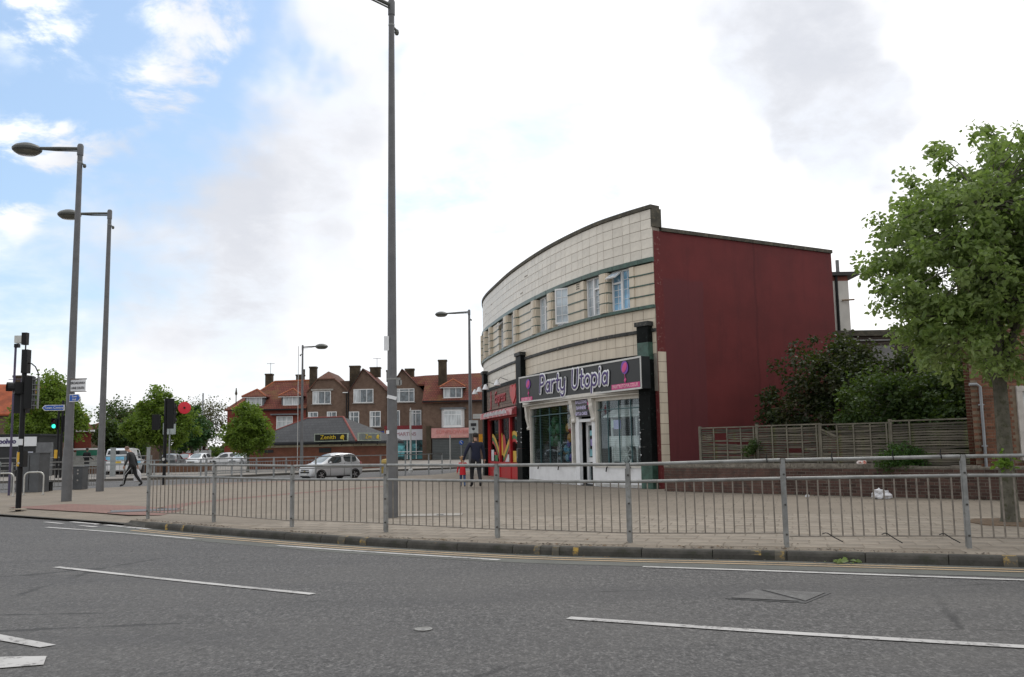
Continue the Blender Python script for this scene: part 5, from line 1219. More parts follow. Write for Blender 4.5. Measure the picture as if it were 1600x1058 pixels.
def tree(name, label, cat, base, trunk_h, r0, lobes, n_clump, per, spread, size, lm, seed, group=None, fork=5, bark=None, shell=.5, lumpy=.35, twigs=40, droop=.35, lean=(0, 0)):
    """lobes are relative to the base"""
    t = thing(name, label, cat, base, 0, group); g = random.Random(seed); bark = bark or m_bark
    pts, cl = crown_points(seed, lobes, n_clump, per, spread, lumpy, shell)
    s = MB(); top = Vector((lean[0], lean[1], trunk_h))
    s.tube([(0, 0, -.05), (0, 0, .08), (lean[0]*.3, lean[1]*.3, trunk_h*.4), top, top+Vector((lean[0]*.3, lean[1]*.3, .3))], [r0*1.5, r0*1.12, r0*.95, r0*.85, r0*.7], 9)
    ctr = Vector(np.mean([l[0] for l in lobes], axis=0)); tips = [Vector(c) for c in cl]
    limbs = []
    for k in range(fork):
        a = 6.283*k/fork+g.uniform(-.4, .4); l = lobes[k % len(lobes)]
        e = Vector(l[0])+Vector((math.cos(a)*l[1][0]*.5, math.sin(a)*l[1][1]*.5, l[1][2]*g.uniform(.1, .6)))
        m_ = top.lerp(e, .5)+Vector((0, 0, (e-top).length*.1)); s.tube([top-Vector((0, 0, .12)), top.lerp(m_, .5), m_, e], [r0*.6, r0*.45, r0*.32, r0*.12], 6); limbs += [m_, e, m_.lerp(e, .5)]
    for c in g.sample(tips, min(twigs, len(tips))):
        q = min(limbs, key=lambda w: (w-c).length); md = q.lerp(c, .5)+Vector((g.uniform(-.1, .1), g.uniform(-.1, .1), g.uniform(0, .15)))*(q-c).length; s.tube([q, md, c], [r0*.13, r0*.09, r0*.04], 4, cap=False)
    s.build('trunk', bark, t, world=False, smooth=True)
    leaf_object('crown', pts, size, lm, t, seed, droop); return t
m_lime = leaf_mat('lime_leaf', (.14, .215, .06), (.28, .365, .13), (.35, .43, .19), .52, .30)
m_mid = leaf_mat('street_tree_leaf', (.080, .145, .020), (.15, .225, .030), (.19, .27, .04), .45)
m_deep = leaf_mat('deep_green_leaf', (.028, .060, .018), (.050, .090, .025), (.068, .105, .028), .3)
m_shrub = leaf_mat('shrub_leaf', (.016, .032, .012), (.036, .050, .018), (.055, .042, .02), .2)
m_bud = leaf_mat('spring_bud_leaf', (.10, .085, .04), (.12, .10, .06), (.09, .10, .04), .3)
tree('lime_tree', 'nearest leafy green tree growing out of the pavement at the right edge', 'tree', (8.25, 15.4, 0), 2.35, .130,
     [((.35, .1, 4.75), (2.15, 2.1, 2.0)), ((-.75, 0, 4.25), (1.5, 1.6, 1.45)), ((1.2, .1, 5.3), (1.6, 1.6, 1.7)), ((.2, .2, 3.2), (1.7, 1.7, .9))], 800, 54, .108, .104, m_lime, 3, fork=6, shell=.35, lumpy=.22, twigs=560, droop=.5)
MB().prism([(7.55, 14.9), (8.0, 14.55), (9.0, 14.4), (9.3, 15.2), (9.0, 16.0), (8.0, 16.1), (7.6, 15.6)], -.03, .004).build('tree_pit', mat('tree_pit_soil', (.13, .085, .05), .95, .25, 8., .6, 40, col2=(.07, .05, .03), thr=(.5, .6)), kind='structure')
g_ = np.random.default_rng(5); tp = bpy.data.objects['lime_tree']
leaf_object('trunk_sprout', np.array([-.12, -.15, 1.0])+g_.normal(size=(90, 3))*np.array([.09, .05, .07]), .09, leaf_mat('sprout_leaf', (.12, .22, .03), (.17, .28, .04), None, .4), tp, 4)
tree('garden_shrub', 'tall dark shrub behind the fence against the red wall', 'shrub', (9.7, 28.0, .5), 1.0, .07,
     [((.2, .6, 2.6), (1.5, 1.4, 1.6)), ((-1.1, .4, 1.7), (1.05, 1.0, .9)), ((1.6, .2, 2.4), (1.6, 1.4, 1.5)), ((3.0, -.3, 2.3), (1.4, 1.3, 1.5)), ((.9, -.6, 1.4), (1.8, 1.0, 1.0)), ((.9, .5, 3.8), (.55, .5, .6))], 520, 44, .17, .13, m_shrub, 8, shell=.3, lumpy=.4, twigs=120, lean=(-.5, -.4), bark=mat('pale_stem', (.16, .145, .12), .9))
tree('garden_shrub', 'dense dark evergreen shrub in the gap between the fence and the brick house', 'shrub', (12.0, 25.2, .5), .6, .06,
     [((.0, .2, 1.8), (1.3, 1.1, 1.35)), ((-1.5, .6, 1.7), (1.2, 1.0, 1.2)), ((.2, -.6, 1.2), (1.1, .8, .8))], 300, 52, .15, .12, m_deep, 9, shell=.2, lumpy=.3, twigs=40)
tree('garden_bush', 'small rounded bright green bush on the wall in front of the fence', 'bush', (9.55, 22.42, .50), .12, .03,
     [((.05, 0, .42), (.62, .42, .36)), ((-.28, .1, .34), (.38, .3, .3)), ((.42, -.05, .30), (.38, .3, .28))], 190, 46, .075, .05, leaf_mat('bush_leaf', (.028, .075, .018), (.045, .105, .022), None, .3), 12, shell=.15, lumpy=.25, twigs=20, droop=-.2)
tree('ivy_sprig', 'small green creeper growing through the fence near its left end', 'plant', tuple(FP(1.86, .06, .62)), .5, .012, [((0, 0, .68), (.22, .12, .13)), ((-.25, 0, .5), (.2, .1, .14))], 26, 26, .045, .06, m_deep, 14, twigs=8, fork=3, shell=.1)
for i, (x, y) in enumerate(((-.2, 0), (0, 0))): pass

# litter: bags on the pavement and the wall
def crumple(name, label, cat, loc, rad, m, seed, squash=.55):
    bm = bmesh.new(); bmesh.ops.create_icosphere(bm, subdivisions=3, radius=1.)
    for v in bm.verts:
        n = mnoise.fractal(v.co*1.9+Vector((seed*7., 0, 0)), .6, 2.1, 4); r = mnoise.cell(v.co*3+Vector((seed, 2, 1)))
        v.co *= 1+.38*n+.10*r
        v.co = Vector((v.co.x*rad[0], v.co.y*rad[1], max(v.co.z, -.55)*rad[2]+.55*rad[2]))
    me = bpy.data.meshes.new(name); bm.to_mesh(me); bm.free(); me.materials.append(m); o = bpy.data.objects.new(name, me); COL.objects.link(o); o.location = loc
    return props(o, label, cat)
m_bag = mat('thin_white_plastic', (.62, .62, .64), .4, .12, 8., spec=.5)
crumple('plastic_bag', 'crumpled white plastic bag on the pavement below the garden wall', 'bag', (8.72, 21.95, 0), (.21, .17, .15), m_bag, 2)
crumple('litter', 'crumpled white and red wrapper on top of the garden wall', 'litter', (8.62, 22.75, .80), (.11, .08, .08), mat('wrapper', (.65, .58, .55), .4, .05, 6., col2=(.6, .15, .10), thr=(.5, .6)), 5)
crumple('litter', 'tiny white scrap on the pavement left of the crumpled bag', 'litter', (7.3, 23.0, 0), (.05, .04, .05), m_bag, 6)
for k in range(3): pass
t = thing('fallen_sprig', 'small green sprig of leaves fallen in the gutter by the kerb', 'leaf', (4.02, 11.43, ZR+.01))
leaf_object('leaves', g_.normal(size=(14, 3))*np.array([.09, .03, .012])+np.array([0, 0, .02]), .09, m_lime, t, 21, droop=.0, flat_=.6)
# ------------------------------------------------------------------ people
def skin_mat(nm, c): return mat(nm, c, .6, .05, 6.)
def person(label, loc, rz, scale, J, rad, mats, zone, hair=None, fingers=True):
    """one continuous skinned body; J: joints, edges follow parent links; zone(name) -> material index"""
    t = thing('person', label, 'person', loc, rz); names = list(J); idx = {n: i for i, n in enumerate(names)}
    me = bpy.data.meshes.new('body'); V = [Vector(J[n][1])*scale for n in names]; E = [(idx[J[n][0]], idx[n]) for n in names if J[n][0]]
    me.from_pydata([tuple(v) for v in V], E, []); ob = bpy.data.objects.new('tmp_body', me); COL.objects.link(ob)
    md = ob.modifiers.new('s', 'SKIN'); md.use_smooth_shade = True; md.branch_smoothing = .4
    for i, n in enumerate(names):
        r = rad[n]; r = (r, r) if not isinstance(r, tuple) else r; me.skin_vertices[0].data[i].radius = (r[0]*scale, r[1]*scale); me.skin_vertices[0].data[i].use_root = (i == 0)
    sb_ = ob.modifiers.new('d', 'SUBSURF'); sb_.levels = 1; sb_.render_levels = 1
    dg = bpy.context.evaluated_depsgraph_get(); m2 = bpy.data.meshes.new_from_object(ob.evaluated_get(dg)); bpy.data.objects.remove(ob)
    v = [tuple(q.co) for q in m2.vertices]; f = [tuple(p.vertices) for p in m2.polygons]
    segs = [(V[a], V[b], names[b]) for a, b in E]; mi = []
    for p in m2.polygons:
        c = p.center; best = None
        for a, b, n in segs:
            ab = b-a; u = max(0, min(1, (c-a).dot(ab)/max(ab.length_squared, 1e-9))); d = (c-(a+ab*u)).length-(rad[n] if not isinstance(rad[n], tuple) else rad[n][0])*scale*.8
            if best is None or d < best[0]: best = (d, n, u)
        mi.append(zone(best[1], best[2], c/scale))
    s = MB(); s.v = v; s.f = f; s.m = mi
    if fingers:
        s.k = 0
        for h, w in (('hand_l', 'wrist_l'), ('hand_r', 'wrist_r')):
            a = Vector(J[w][1])*scale; b = Vector(J[h][1])*scale; d = (b-a).normalized(); fwd = Vector((0, 1, 0)); sx = d.cross(fwd).normalized(); wd = d.cross(sx)
            for k, ln in enumerate((.072, .082, .076, .06)):
                o = b+wd*((k-1.5)*.019*scale); cu_ = sx*(.018 if h.endswith('l') else -.018)*scale
                s.tube([o-d*.02*scale, o+d*ln*.5*scale+cu_*.3, o+d*ln*scale+cu_*1.4], [.0095*scale, .009*scale, .007*scale], 5)
            o = b-d*.03*scale; s.tube([o, o+wd*-.035*scale+d*.025*scale, o+wd*-.042*scale+d*.06*scale], [.012*scale, .010*scale, .008*scale], 5)
    s.build('body', mats, t, world=False, smooth=True)
    if hair: hair(t, Vector(J['head'][1])*scale, Vector(J['crown'][1])*scale)
    return t
def joints(stride=.0, lean=0., head_f=.0, arm_l=(-.05, .0, .0), arm_r=(.05, 0, 0), lift=.0, bendk=.05):
    """standing figure of 1.75 m facing +Y; stride: forward offset of the left foot"""
    y = lambda z: lean*max(0, z-.95)
    J = {'pelvis': (None, (0, 0, .96)), 'waist': ('pelvis', (0, y(1.1), 1.10)), 'chest': ('waist', (0, y(1.30)+.0, 1.30)), 'neck': ('chest', (0, y(1.48)+.01, 1.48)),
         'head': ('neck', (0, y(1.58)+.03+head_f, 1.585-abs(head_f)*.4)), 'crown': ('head', (0, y(1.69)+.035+head_f*1.6, 1.70-abs(head_f)*.9)), 'nose': ('head', (0, y(1.58)+.115+head_f*1.3, 1.60-abs(head_f)))}
    for sd_, sx, st_, ar in (('l', -1, stride, arm_l), ('r', 1, -stride, arm_r)):
        J['hip_'+sd_] = ('pelvis', (sx*.095, 0, .90)); kb_ = bendk+(.06 if st_ < 0 else .03)*(abs(stride) > .05)
        J['knee_'+sd_] = ('hip_'+sd_, (sx*.10, st_*.5+kb_, .50-.01*abs(stride))); hz = .09+(lift if st_ < 0 else 0)
        J['ankle_'+sd_] = ('knee_'+sd_, (sx*.10, st_-.02, hz)); J['toe_'+sd_] = ('ankle_'+sd_, (sx*.115, st_+.15, max(.035, hz-.06-(.02 if st_ < 0 and lift else 0))))
        J['shoulder_'+sd_] = ('chest', (sx*.185, y(1.41), 1.415)); e = Vector((sx*(.225+ar[2]), y(1.13)+ar[0]*.5, 1.13)); J['elbow_'+sd_] = ('shoulder_'+sd_, tuple(e))
        w = Vector((sx*(.235+ar[2]*1.6), y(1.0)+ar[0]+ar[1], .88+abs(ar[1])*.6)); J['wrist_'+sd_] = ('elbow_'+sd_, tuple(w)); J['hand_'+sd_] = ('wrist_'+sd_, tuple(w+(w-e).normalized()*.085))
    return J
def radii(bulk=1.):
    R_ = {'pelvis': (.150*bulk, .115*bulk), 'waist': (.145*bulk, .11*bulk), 'chest': (.165*bulk, .12*bulk), 'neck': .058, 'head': (.078, .088), 'crown': (.070, .082), 'nose': .022}
    for q in 'lr': R_.update({'hip_'+q: .095*bulk, 'knee_'+q: .068*bulk, 'ankle_'+q: .05, 'toe_'+q: .042, 'shoulder_'+q: .072*bulk, 'elbow_'+q: .052*bulk, 'wrist_'+q: .038, 'hand_'+q: (.022, .040)})
    return R_
def zone_std(n, u, c):
    if n in ('head', 'crown', 'nose') or n == 'neck' and u > .55: return 0
    if n.startswith('hand'): return 0
    if n.startswith(('wrist', 'elbow', 'shoulder')) or n in ('chest', 'waist', 'neck'): return 1
    if n.startswith('toe') or n.startswith('ankle') and c.z < .10: return 3
    return 2 if c.z < .93 or n.startswith(('knee', 'ankle')) else 1
sk = skin_mat('skin_light', (.46, .27, .20)); sk2 = skin_mat('skin_brown', (.20, .11, .075))
def cap_hair(m, back=.012, r=.092, low=.0):
    def h(t, hd_, cr):
        c = hd_.lerp(cr, .55)+Vector((0, -back, .012)); k = (cr-hd_).length/.115
        MB().lathe([(r*.98*k, -.035*k-low), (r*1.04*k, .0), (r*.95*k, .045*k), (r*.6*k, .082*k), (0, .096*k)], c, (0, -.22, 1), 12, sx=.95, sy=1.08).build('hair', m, t, world=False, smooth=True)
        MB().lathe([(0, -.015), (.014, 0), (0, .018)], hd_.lerp(cr, .3)+Vector((.088*k, 0, 0)), (0, 0, 1), 6).lathe([(0, -.015), (.014, 0), (0, .018)], hd_.lerp(cr, .3)+Vector((-.088*k, 0, 0)), (0, 0, 1), 6).build('ear', sk, t, world=False)
    return h
navy = mat('navy_jacket', (.012, .015, .035), .8, .15, 5., .2, 40); chr_ = mat('charcoal_trousers', (.022, .022, .026), .85, .15, 6., .2, 40); blk = mat('black_cloth', (.010, .010, .012), .85, .15, 6., .2, 40); shoe = mat('dark_shoe', (.02, .02, .022), .6)
dh = mat('dark_hair', (.015, .011, .009), .7)
# man walking away with a child
J = joints(stride=.26, lean=.03, arm_l=(.02, .02, .10), arm_r=(-.03, .05, .03), lift=.05)
person('man in a dark navy jacket walking away hand in hand with a child', (-1.33, 31.9, 0), R(12), 1.08, J, radii(1.10), [sk, navy, chr_, shoe], zone_std, cap_hair(dh))
Jc = joints(stride=.20, lean=.0, arm_l=(-.02, .02, .05), arm_r=(.02, .02, .16), lift=.06)
Jc['wrist_r'] = ('elbow_r', (.33, .02, 1.22)); Jc['elbow_r'] = ('shoulder_r', (.30, .0, 1.20)); Jc['hand_r'] = ('wrist_r', (.36, .03, 1.32))
for n in ('head', 'crown', 'nose', 'neck'): p_, q_ = Jc[n]; Jc[n] = (p_, (q_[0], q_[1], q_[2]+{'neck': .0, 'head': .03, 'nose': .03, 'crown': .07}[n]))
rc = radii(1.05); rc.update({'head': (.105, .115), 'crown': (.095, .11)})
rd_ = mat('red_coat', (.50, .012, .02), .7, .1, 5.); jn = mat('blue_jeans', (.035, .075, .17), .8, .15, 8.); fair = mat('fair_hair', (.30, .17, .08), .6, .2, 20.)
def child_hair(t, hd_, cr):
    c = hd_.lerp(cr, .5)
    MB().lathe([(.055, -.13), (.075, -.06), (.085, .0), (.075, .04), (.045, .07), (0, .082)], c+Vector((0, -.016, 0)), (0, -.1, 1), 12).build('hair', fair, t, world=False, smooth=True)
    for sx in (-1, 1): MB().lathe([(0, -.10), (.022, -.04), (.02, .02), (0, .04)], c+Vector((sx*.085, -.02, .02)), (sx*.35, 0, 1), 8).build('bunch', fair, t, world=False, smooth=True)
ch = person('small child in a red coat and blue jeans walking beside the man', (-1.80, 32.0, 0), R(8), .60, Jc, rc, [sk, rd_, jn, shoe], lambda n, u, c: 1 if n in ('pelvis', 'hip_l', 'hip_r') and c.z > .74 else zone_std(n, u, c), child_hair)
MB().lathe([(.115, .44), (.105, .60), (.09, .74), (.085, .80)], (0, .0, 0), n=14, sx=1., sy=.8).build('coat_skirt', rd_, ch, world=False, smooth=True)
# man with the bag, stooping, heading left
J = joints(stride=.36, lean=.30, head_f=.05, arm_l=(.16, .05, .02), arm_r=(-.10, .03, .02), lift=.03)
tr = mat('black_tracksuit', (.011, .012, .013), .8, .15, 6., .2, 40); jk = mat('dark_grey_jacket', (.028, .03, .032), .75, .2, 4., .2, 30)
bm_ = person('stooping man in a dark jacket and striped tracksuit trousers carrying a white bag', (-16.05, 38.6, 0), R(86), .98, J, radii(1.08), [sk, jk, tr, shoe], zone_std, cap_hair(mat('cropped_hair', (.20, .13, .10), .7)))
for sd_ in 'lr':
    a, b, c = (Vector(J[k+'_'+sd_][1])*.98 for k in ('hip', 'knee', 'ankle')); o = Vector((-.078 if sd_ == 'l' else .078, 0, 0))
    MB().tube([a+o+Vector((0, 0, -.1)), b+o*.93, c+o*.7], .008, 5).build('side_stripe', m_wpaint, bm_, world=False)
M_ = Matrix.Rotation(R(86), 3, 'Z'); hp_ = M_ @ (Vector(J['hand_r'][1])*.98)+Vector((-16.05, 38.6, 0))
bt = thing('carrier_bag', 'white carrier bag hanging from the stooping man\'s hand', 'bag', (hp_.x, hp_.y, hp_.z-.62)); bt.scale = (1.35, 1.35, 1.2)
s = MB(); n = 12
for k, (z, w, d) in enumerate(((0, .10, .05), (.03, .15, .085), (.16, .165, .09), (.30, .14, .07), (.38, .09, .04), (.43, .03, .02))):
    for j in range(n): a_ = 6.283*j/n; q = 1+.12*mnoise.noise(Vector((math.cos(a_)*2, math.sin(a_)*2, z*8))); s.v.append((w*math.cos(a_)*q*.75, d*math.sin(a_)*q+.02*math.sin(z*9), z))
for k in range(5):
    for j in range(n): jj = (j+1) % n; s.face((k*n+j, k*n+jj, (k+1)*n+jj, (k+1)*n+j))
s.face(range(n)[::-1]); s.face(range(5*n, 6*n)); s.build('bag', m_bag, bt, world=False, smooth=True)
MB().tube([(-.02, 0, .42), (-.012, 0, .50), (.0, 0, .535), (.012, 0, .50), (.02, 0, .42)], .008, 5).build('handle', m_bag, bt, world=False)
# man standing by the planter
J = joints(stride=.04, arm_l=(.0, .22, .02), arm_r=(.0, .22, .02))
person('man in a black hooded top standing with his back turned beside the brick planter', (-29.3, 62.8, 0), R(-10), 1.04, J, radii(1.12), [sk2, blk, chr_, shoe], zone_std, cap_hair(dh))

# ------------------------------------------------------------------ vehicles
def car_paint(nm, c, met=.3): return mat(nm, c, .32, .03, 2., metal=met, spec=.5, coat=.6)
m_tyre = mat('tyre', (.018, .018, .018), .8); m_rim = mat('alloy_rim', (.42, .43, .44), .35, .08, 8., metal=.6); m_cglass = mat('car_glass', (.025, .032, .036), .06, .2, 1.2, spec=.9); m_wscreen = mat('windscreen_glass', (.12, .17, .20), .07, .3, 1.0, spec=.9)
m_headl = mat('headlamp_glass', (.62, .64, .66), .1, .2, 12., spec=.8); m_taill = mat('tail_lamp', (.35, .015, .015), .2); m_trimb = mat('black_trim', (.015, .015, .016), .5); m_plate = mat('number_plate', (.68, .68, .66), .5); m_yplate = mat('yellow_number_plate', (.65, .45, .05), .5)
def car(label, loc, rz, paint, L=3.9, W=1.66, H=1.48, sc=1., cowl=.27, r1=.42, r2=.86, rear=.97, belt=.60, van=False, group=None, name='car', cat='car', stripe=None):
    """front points along local +X"""
    t = thing(name, label, cat, loc, rz, group); HW = W/2; hood = .56*H if not van else .62*H; bz = belt*H
    st = [(0, .72, .26, .43*H), (.015, .84, .20, .50*H), (.06, .94, .18, hood*.93), (.16, .99, .17, hood*.985), (cowl, 1., .17, hood+.02), (.40, 1, .17, bz+.0), (.60, 1, .17, bz+.02), (.82, 1, .18, bz+.05), (.94, .965, .20, bz+.05), (.985, .90, .24, bz+.02), (1., .80, .30, bz-.10)]
    b = MB(); rows_ = []
    for xf, wf, zb, zt in st:
        w = HW*wf; x = L*(.5-xf); pr = [(0, zb), (w*.86, zb), (w*.96, zb+.10), (w, zb+(zt-zb)*.45), (w*.985, zb+(zt-zb)*.72), (w*.94, zt-.035), (w*.82, zt), (0, zt+.02)]
        rows_.append(len(b.v)); b.v += [(x, y, z) for y, z in pr]+[(x, -y, z) for y, z in pr[1:-1][::-1]]
    m_ = 14
    for i in range(len(st)-1):
        for j in range(m_): jj = (j+1) % m_; b.face((rows_[i]+j, rows_[i]+jj, rows_[i+1]+jj, rows_[i+1]+j))
    b.face([rows_[0]+j for j in range(m_)][::-1]); b.face([rows_[-1]+j for j in range(m_)])
    body = b.build('body', paint, t, world=False, smooth=True)
    # greenhouse
    def X(f): return L*(.5-f)
    wb, wr = HW*.90, HW*.74; zb2, zr = bz-.02, H
    ga = [(X(cowl-.02), wb*.93, hood), (X(r1-.06), wr*1.02, zr-.07), (X(r1), wr, zr-.01), (X((r1+r2)/2), wr, zr+.025), (X(r2-.03), wr*.98, zr-.03), (X(r2+.01), wr*.97, zr-.09), (X(rear), wb*.95, bz+.02)]
    g = MB()
    gb = [(X(cowl-.02), wb*.93, hood-.02), (X(r1-.10), wb, bz-.04), (X(r1), wb, bz-.03), (X((r1+r2)/2), wb, bz-.02), (X(r2-.03), wb, bz), (X(r2+.01), wb*.99, bz), (X(rear), wb*.95, bz)]
    for (x, y, z), (x2, y2, z2) in zip(ga, gb):
        for q in ((x2, y2, z2), (x+(x2-x)*.06, y+(y2-y)*.1, z-.03 if z > bz+.1 else z), (x, y*.88, z), (x, -y*.88, z), (x+(x2-x)*.06, -(y+(y2-y)*.1), z-.03 if z > bz+.1 else z), (x2, -y2, z2)): g.v.append(q)
    for i in range(len(ga)-1):
        for j in range(5): g.face((6*i+j, 6*i+j+1, 6*i+7+j, 6*i+6+j))
    g.face(range(6)[::-1]); g.face([6*(len(ga)-1)+j for j in range(6)]); g.build('cabin', paint, t, world=False, smooth=True)
    def side(xf, zf, sgn, out=.012):          # a point on the cabin flank
        f = (zf-bz)/(zr-bz); y = wb+(wr-wb)*f; return (X(xf), sgn*(y+out), zf)
    zt_ = zr-.10
    for sgn in (1, -1):
        if not van:
            pil = (cowl+r2)/2+.045; q1 = [side(cowl+.075, bz+.03, sgn), side(pil-.015, bz+.05, sgn), side(pil-.015, zt_, sgn), side(r1+.01, zt_, sgn)]
            q2 = [side(pil+.02, bz+.05, sgn), side(rear-.085, bz+.09, sgn), side(r2-.02, zt_-.03, sgn), side(pil+.02, zt_, sgn)]
            for q in (q1, q2): MB().slab(q, (0, -sgn*.012, 0)).build('side_window', m_cglass, t, world=False)
            MB().box((X(cowl+.09), sgn*(HW+.04), bz+.05), (.12, .17, .13)).build('mirror', paint, t, world=False)
            dr_ = MB().box((X(cowl+.02), sgn*(HW*.992), bz*.62), (.012, .012, bz*.62)).box((X(pil), sgn*(HW*.992), bz*.62), (.012, .012, bz*.62)).build('door_gap', m_trimb, t, world=False)
            MB().box((X(pil-.05), sgn*HW*1.0, bz-.11), (.16, .03, .03)).build('handle', paint, t, world=False)
        else:
            q1 = [side(cowl+.05, bz+.05, sgn), side(r1+.12, bz+.05, sgn), side(r1+.12, zt_, sgn), side(r1+.01, zt_, sgn)]
            MB().slab(q1, (0, -sgn*.012, 0)).build('side_window', m_cglass, t, world=False); MB().box((X(cowl+.07), sgn*(HW+.06), bz+.1), (.12, .2, .26)).build('mirror', m_trimb, t, world=False)
        MB().bar((X(.22), sgn*HW*.975, .21), (X(.80), sgn*HW*.975, .21), .05, .06).build('sill_trim', m_trimb, t, world=False)
        for xf in (.165, .82):
            wh = MB().lathe([(.19, -.09), (.285, -.10), (.30, -.06), (.30, .06), (.285, .10), (.19, .09)], (X(xf), sgn*(HW-.10), .30), (0, sgn, 0), 20).build('wheel', m_tyre, t, world=False, smooth=True)
            s = MB().lathe([(.195, .07), (.19, .085), (.17, .06), (.05, .05), (.045, .075), (0, .08)], (X(xf), sgn*(HW-.10), .30), (0, sgn, 0), 20)
            for k in range(5):
                a_ = 6.283*k/5; s.bar((X(xf), sgn*(HW-.025), .30), (X(xf)+.18*math.cos(a_), sgn*(HW-.02), .30+.18*math.sin(a_)), .05, .02, (0, 1, 0))
            s.build('rim', m_rim, wh, world=False)
            a_ = MB(); n = 12; ps = [(X(xf)+.325*math.cos(math.pi*k/n), .30+.325*math.sin(math.pi*k/n)) for k in range(n+1)]+[(X(xf)-.325, .18), (X(xf)+.325, .18)]
            a_.slab([(x, sgn*(HW*.93), z) for x, z in ps], (0, sgn*(HW*.075), 0)).build('wheel_arch', m_trimb, t, world=False)
    f0 = Vector(ga[0]); f1 = Vector(ga[1]); 
    def scr(a, b, k0, k1, o, m, nm):
        a = Vector(a); b = Vector(b); n_ = Vector((1, 0, 0)) if a.x > 0 else Vector((-1, 0, 0)); nn = (b-a).cross(Vector((0, 1, 0))); nn = nn if nn.dot(n_) > 0 else -nn; nn.normalize()
        p0 = a.lerp(b, k0); p1 = a.lerp(b, k1); q = [Vector((p0.x, p0.y*.90, p0.z)), Vector((p1.x, p1.y*.86, p1.z)), Vector((p1.x, -p1.y*.86, p1.z)), Vector((p0.x, -p0.y*.90, p0.z))]
        MB().slab([v_+nn*o for v_ in q], nn*.008).build(nm, m, t, world=False)
    scr(ga[0], ga[1], .08, 1.0, .006, m_wscreen, 'windscreen'); scr(ga[6], ga[5], .12 if not van else .50, .95 if not van else .90, .006, m_cglass, 'rear_window')
    for sgn in (1, -1):
        MB().slab([(L*.5-.03, sgn*HW*.56, .50*H-.02), (L*.5-.10, sgn*HW*.90, .50*H+.04), (L*.5-.32, sgn*HW*.985, .52*H+.07), (L*.5-.22, sgn*HW*.97, .50*H-.07), (L*.5-.045, sgn*HW*.62, .43*H-.02)], (.015, sgn*.015, .012)).build('headlight', m_headl, t, world=False)
        MB().obox((-L*.5+.02, sgn*HW*.70, bz*.62), (.05, sgn*.035, 0), (-.0, sgn*HW*.20, 0), (0, 0, .32 if not van else .5)).build('tail_light', m_taill, t, world=False)
        MB().lathe([(.075, 0), (.06, .02), (0, .02)], (L*.5-.10, sgn*HW*.74, .30), (.9, sgn*.5, 0), 12).build('fog_lamp', m_trimb, t, world=False)
    MB().box((L*.5-.005, 0, .335*H), (.05, W*.46, .10)).box((L*.5-.0, 0, .415*H), (.05, W*.42, .055)).build('grille', m_trimb, t, world=False)
    MB().box((L*.5+.012, 0, .255*H), (.02, .50, .11)).build('number_plate', m_plate, t, world=False); MB().box((-L*.5-.01, 0, .47*H), (.02, .50, .11)).build('number_plate', m_yplate, t, world=False)
    MB().box((L*.5-.01, 0, .16*H), (.06, W*.62, .10)).build('bumper_intake', m_trimb, t, world=False)
    if stripe:
        MB().obox((-L*.5-.012, -W*.40, bz*.98), (0, W*.8, 0), (.02, 0, 0), (0, 0, .22)).build('stripe', stripe, t, world=False)
        for sgn in (1, -1): MB().bar((L*.15, sgn*(HW*.985), bz*.80), (-L*.46, sgn*(HW*.985), bz*.80), .03, .2).build('stripe', stripe, t, world=False)
    t.scale = (sc, sc, sc); return t
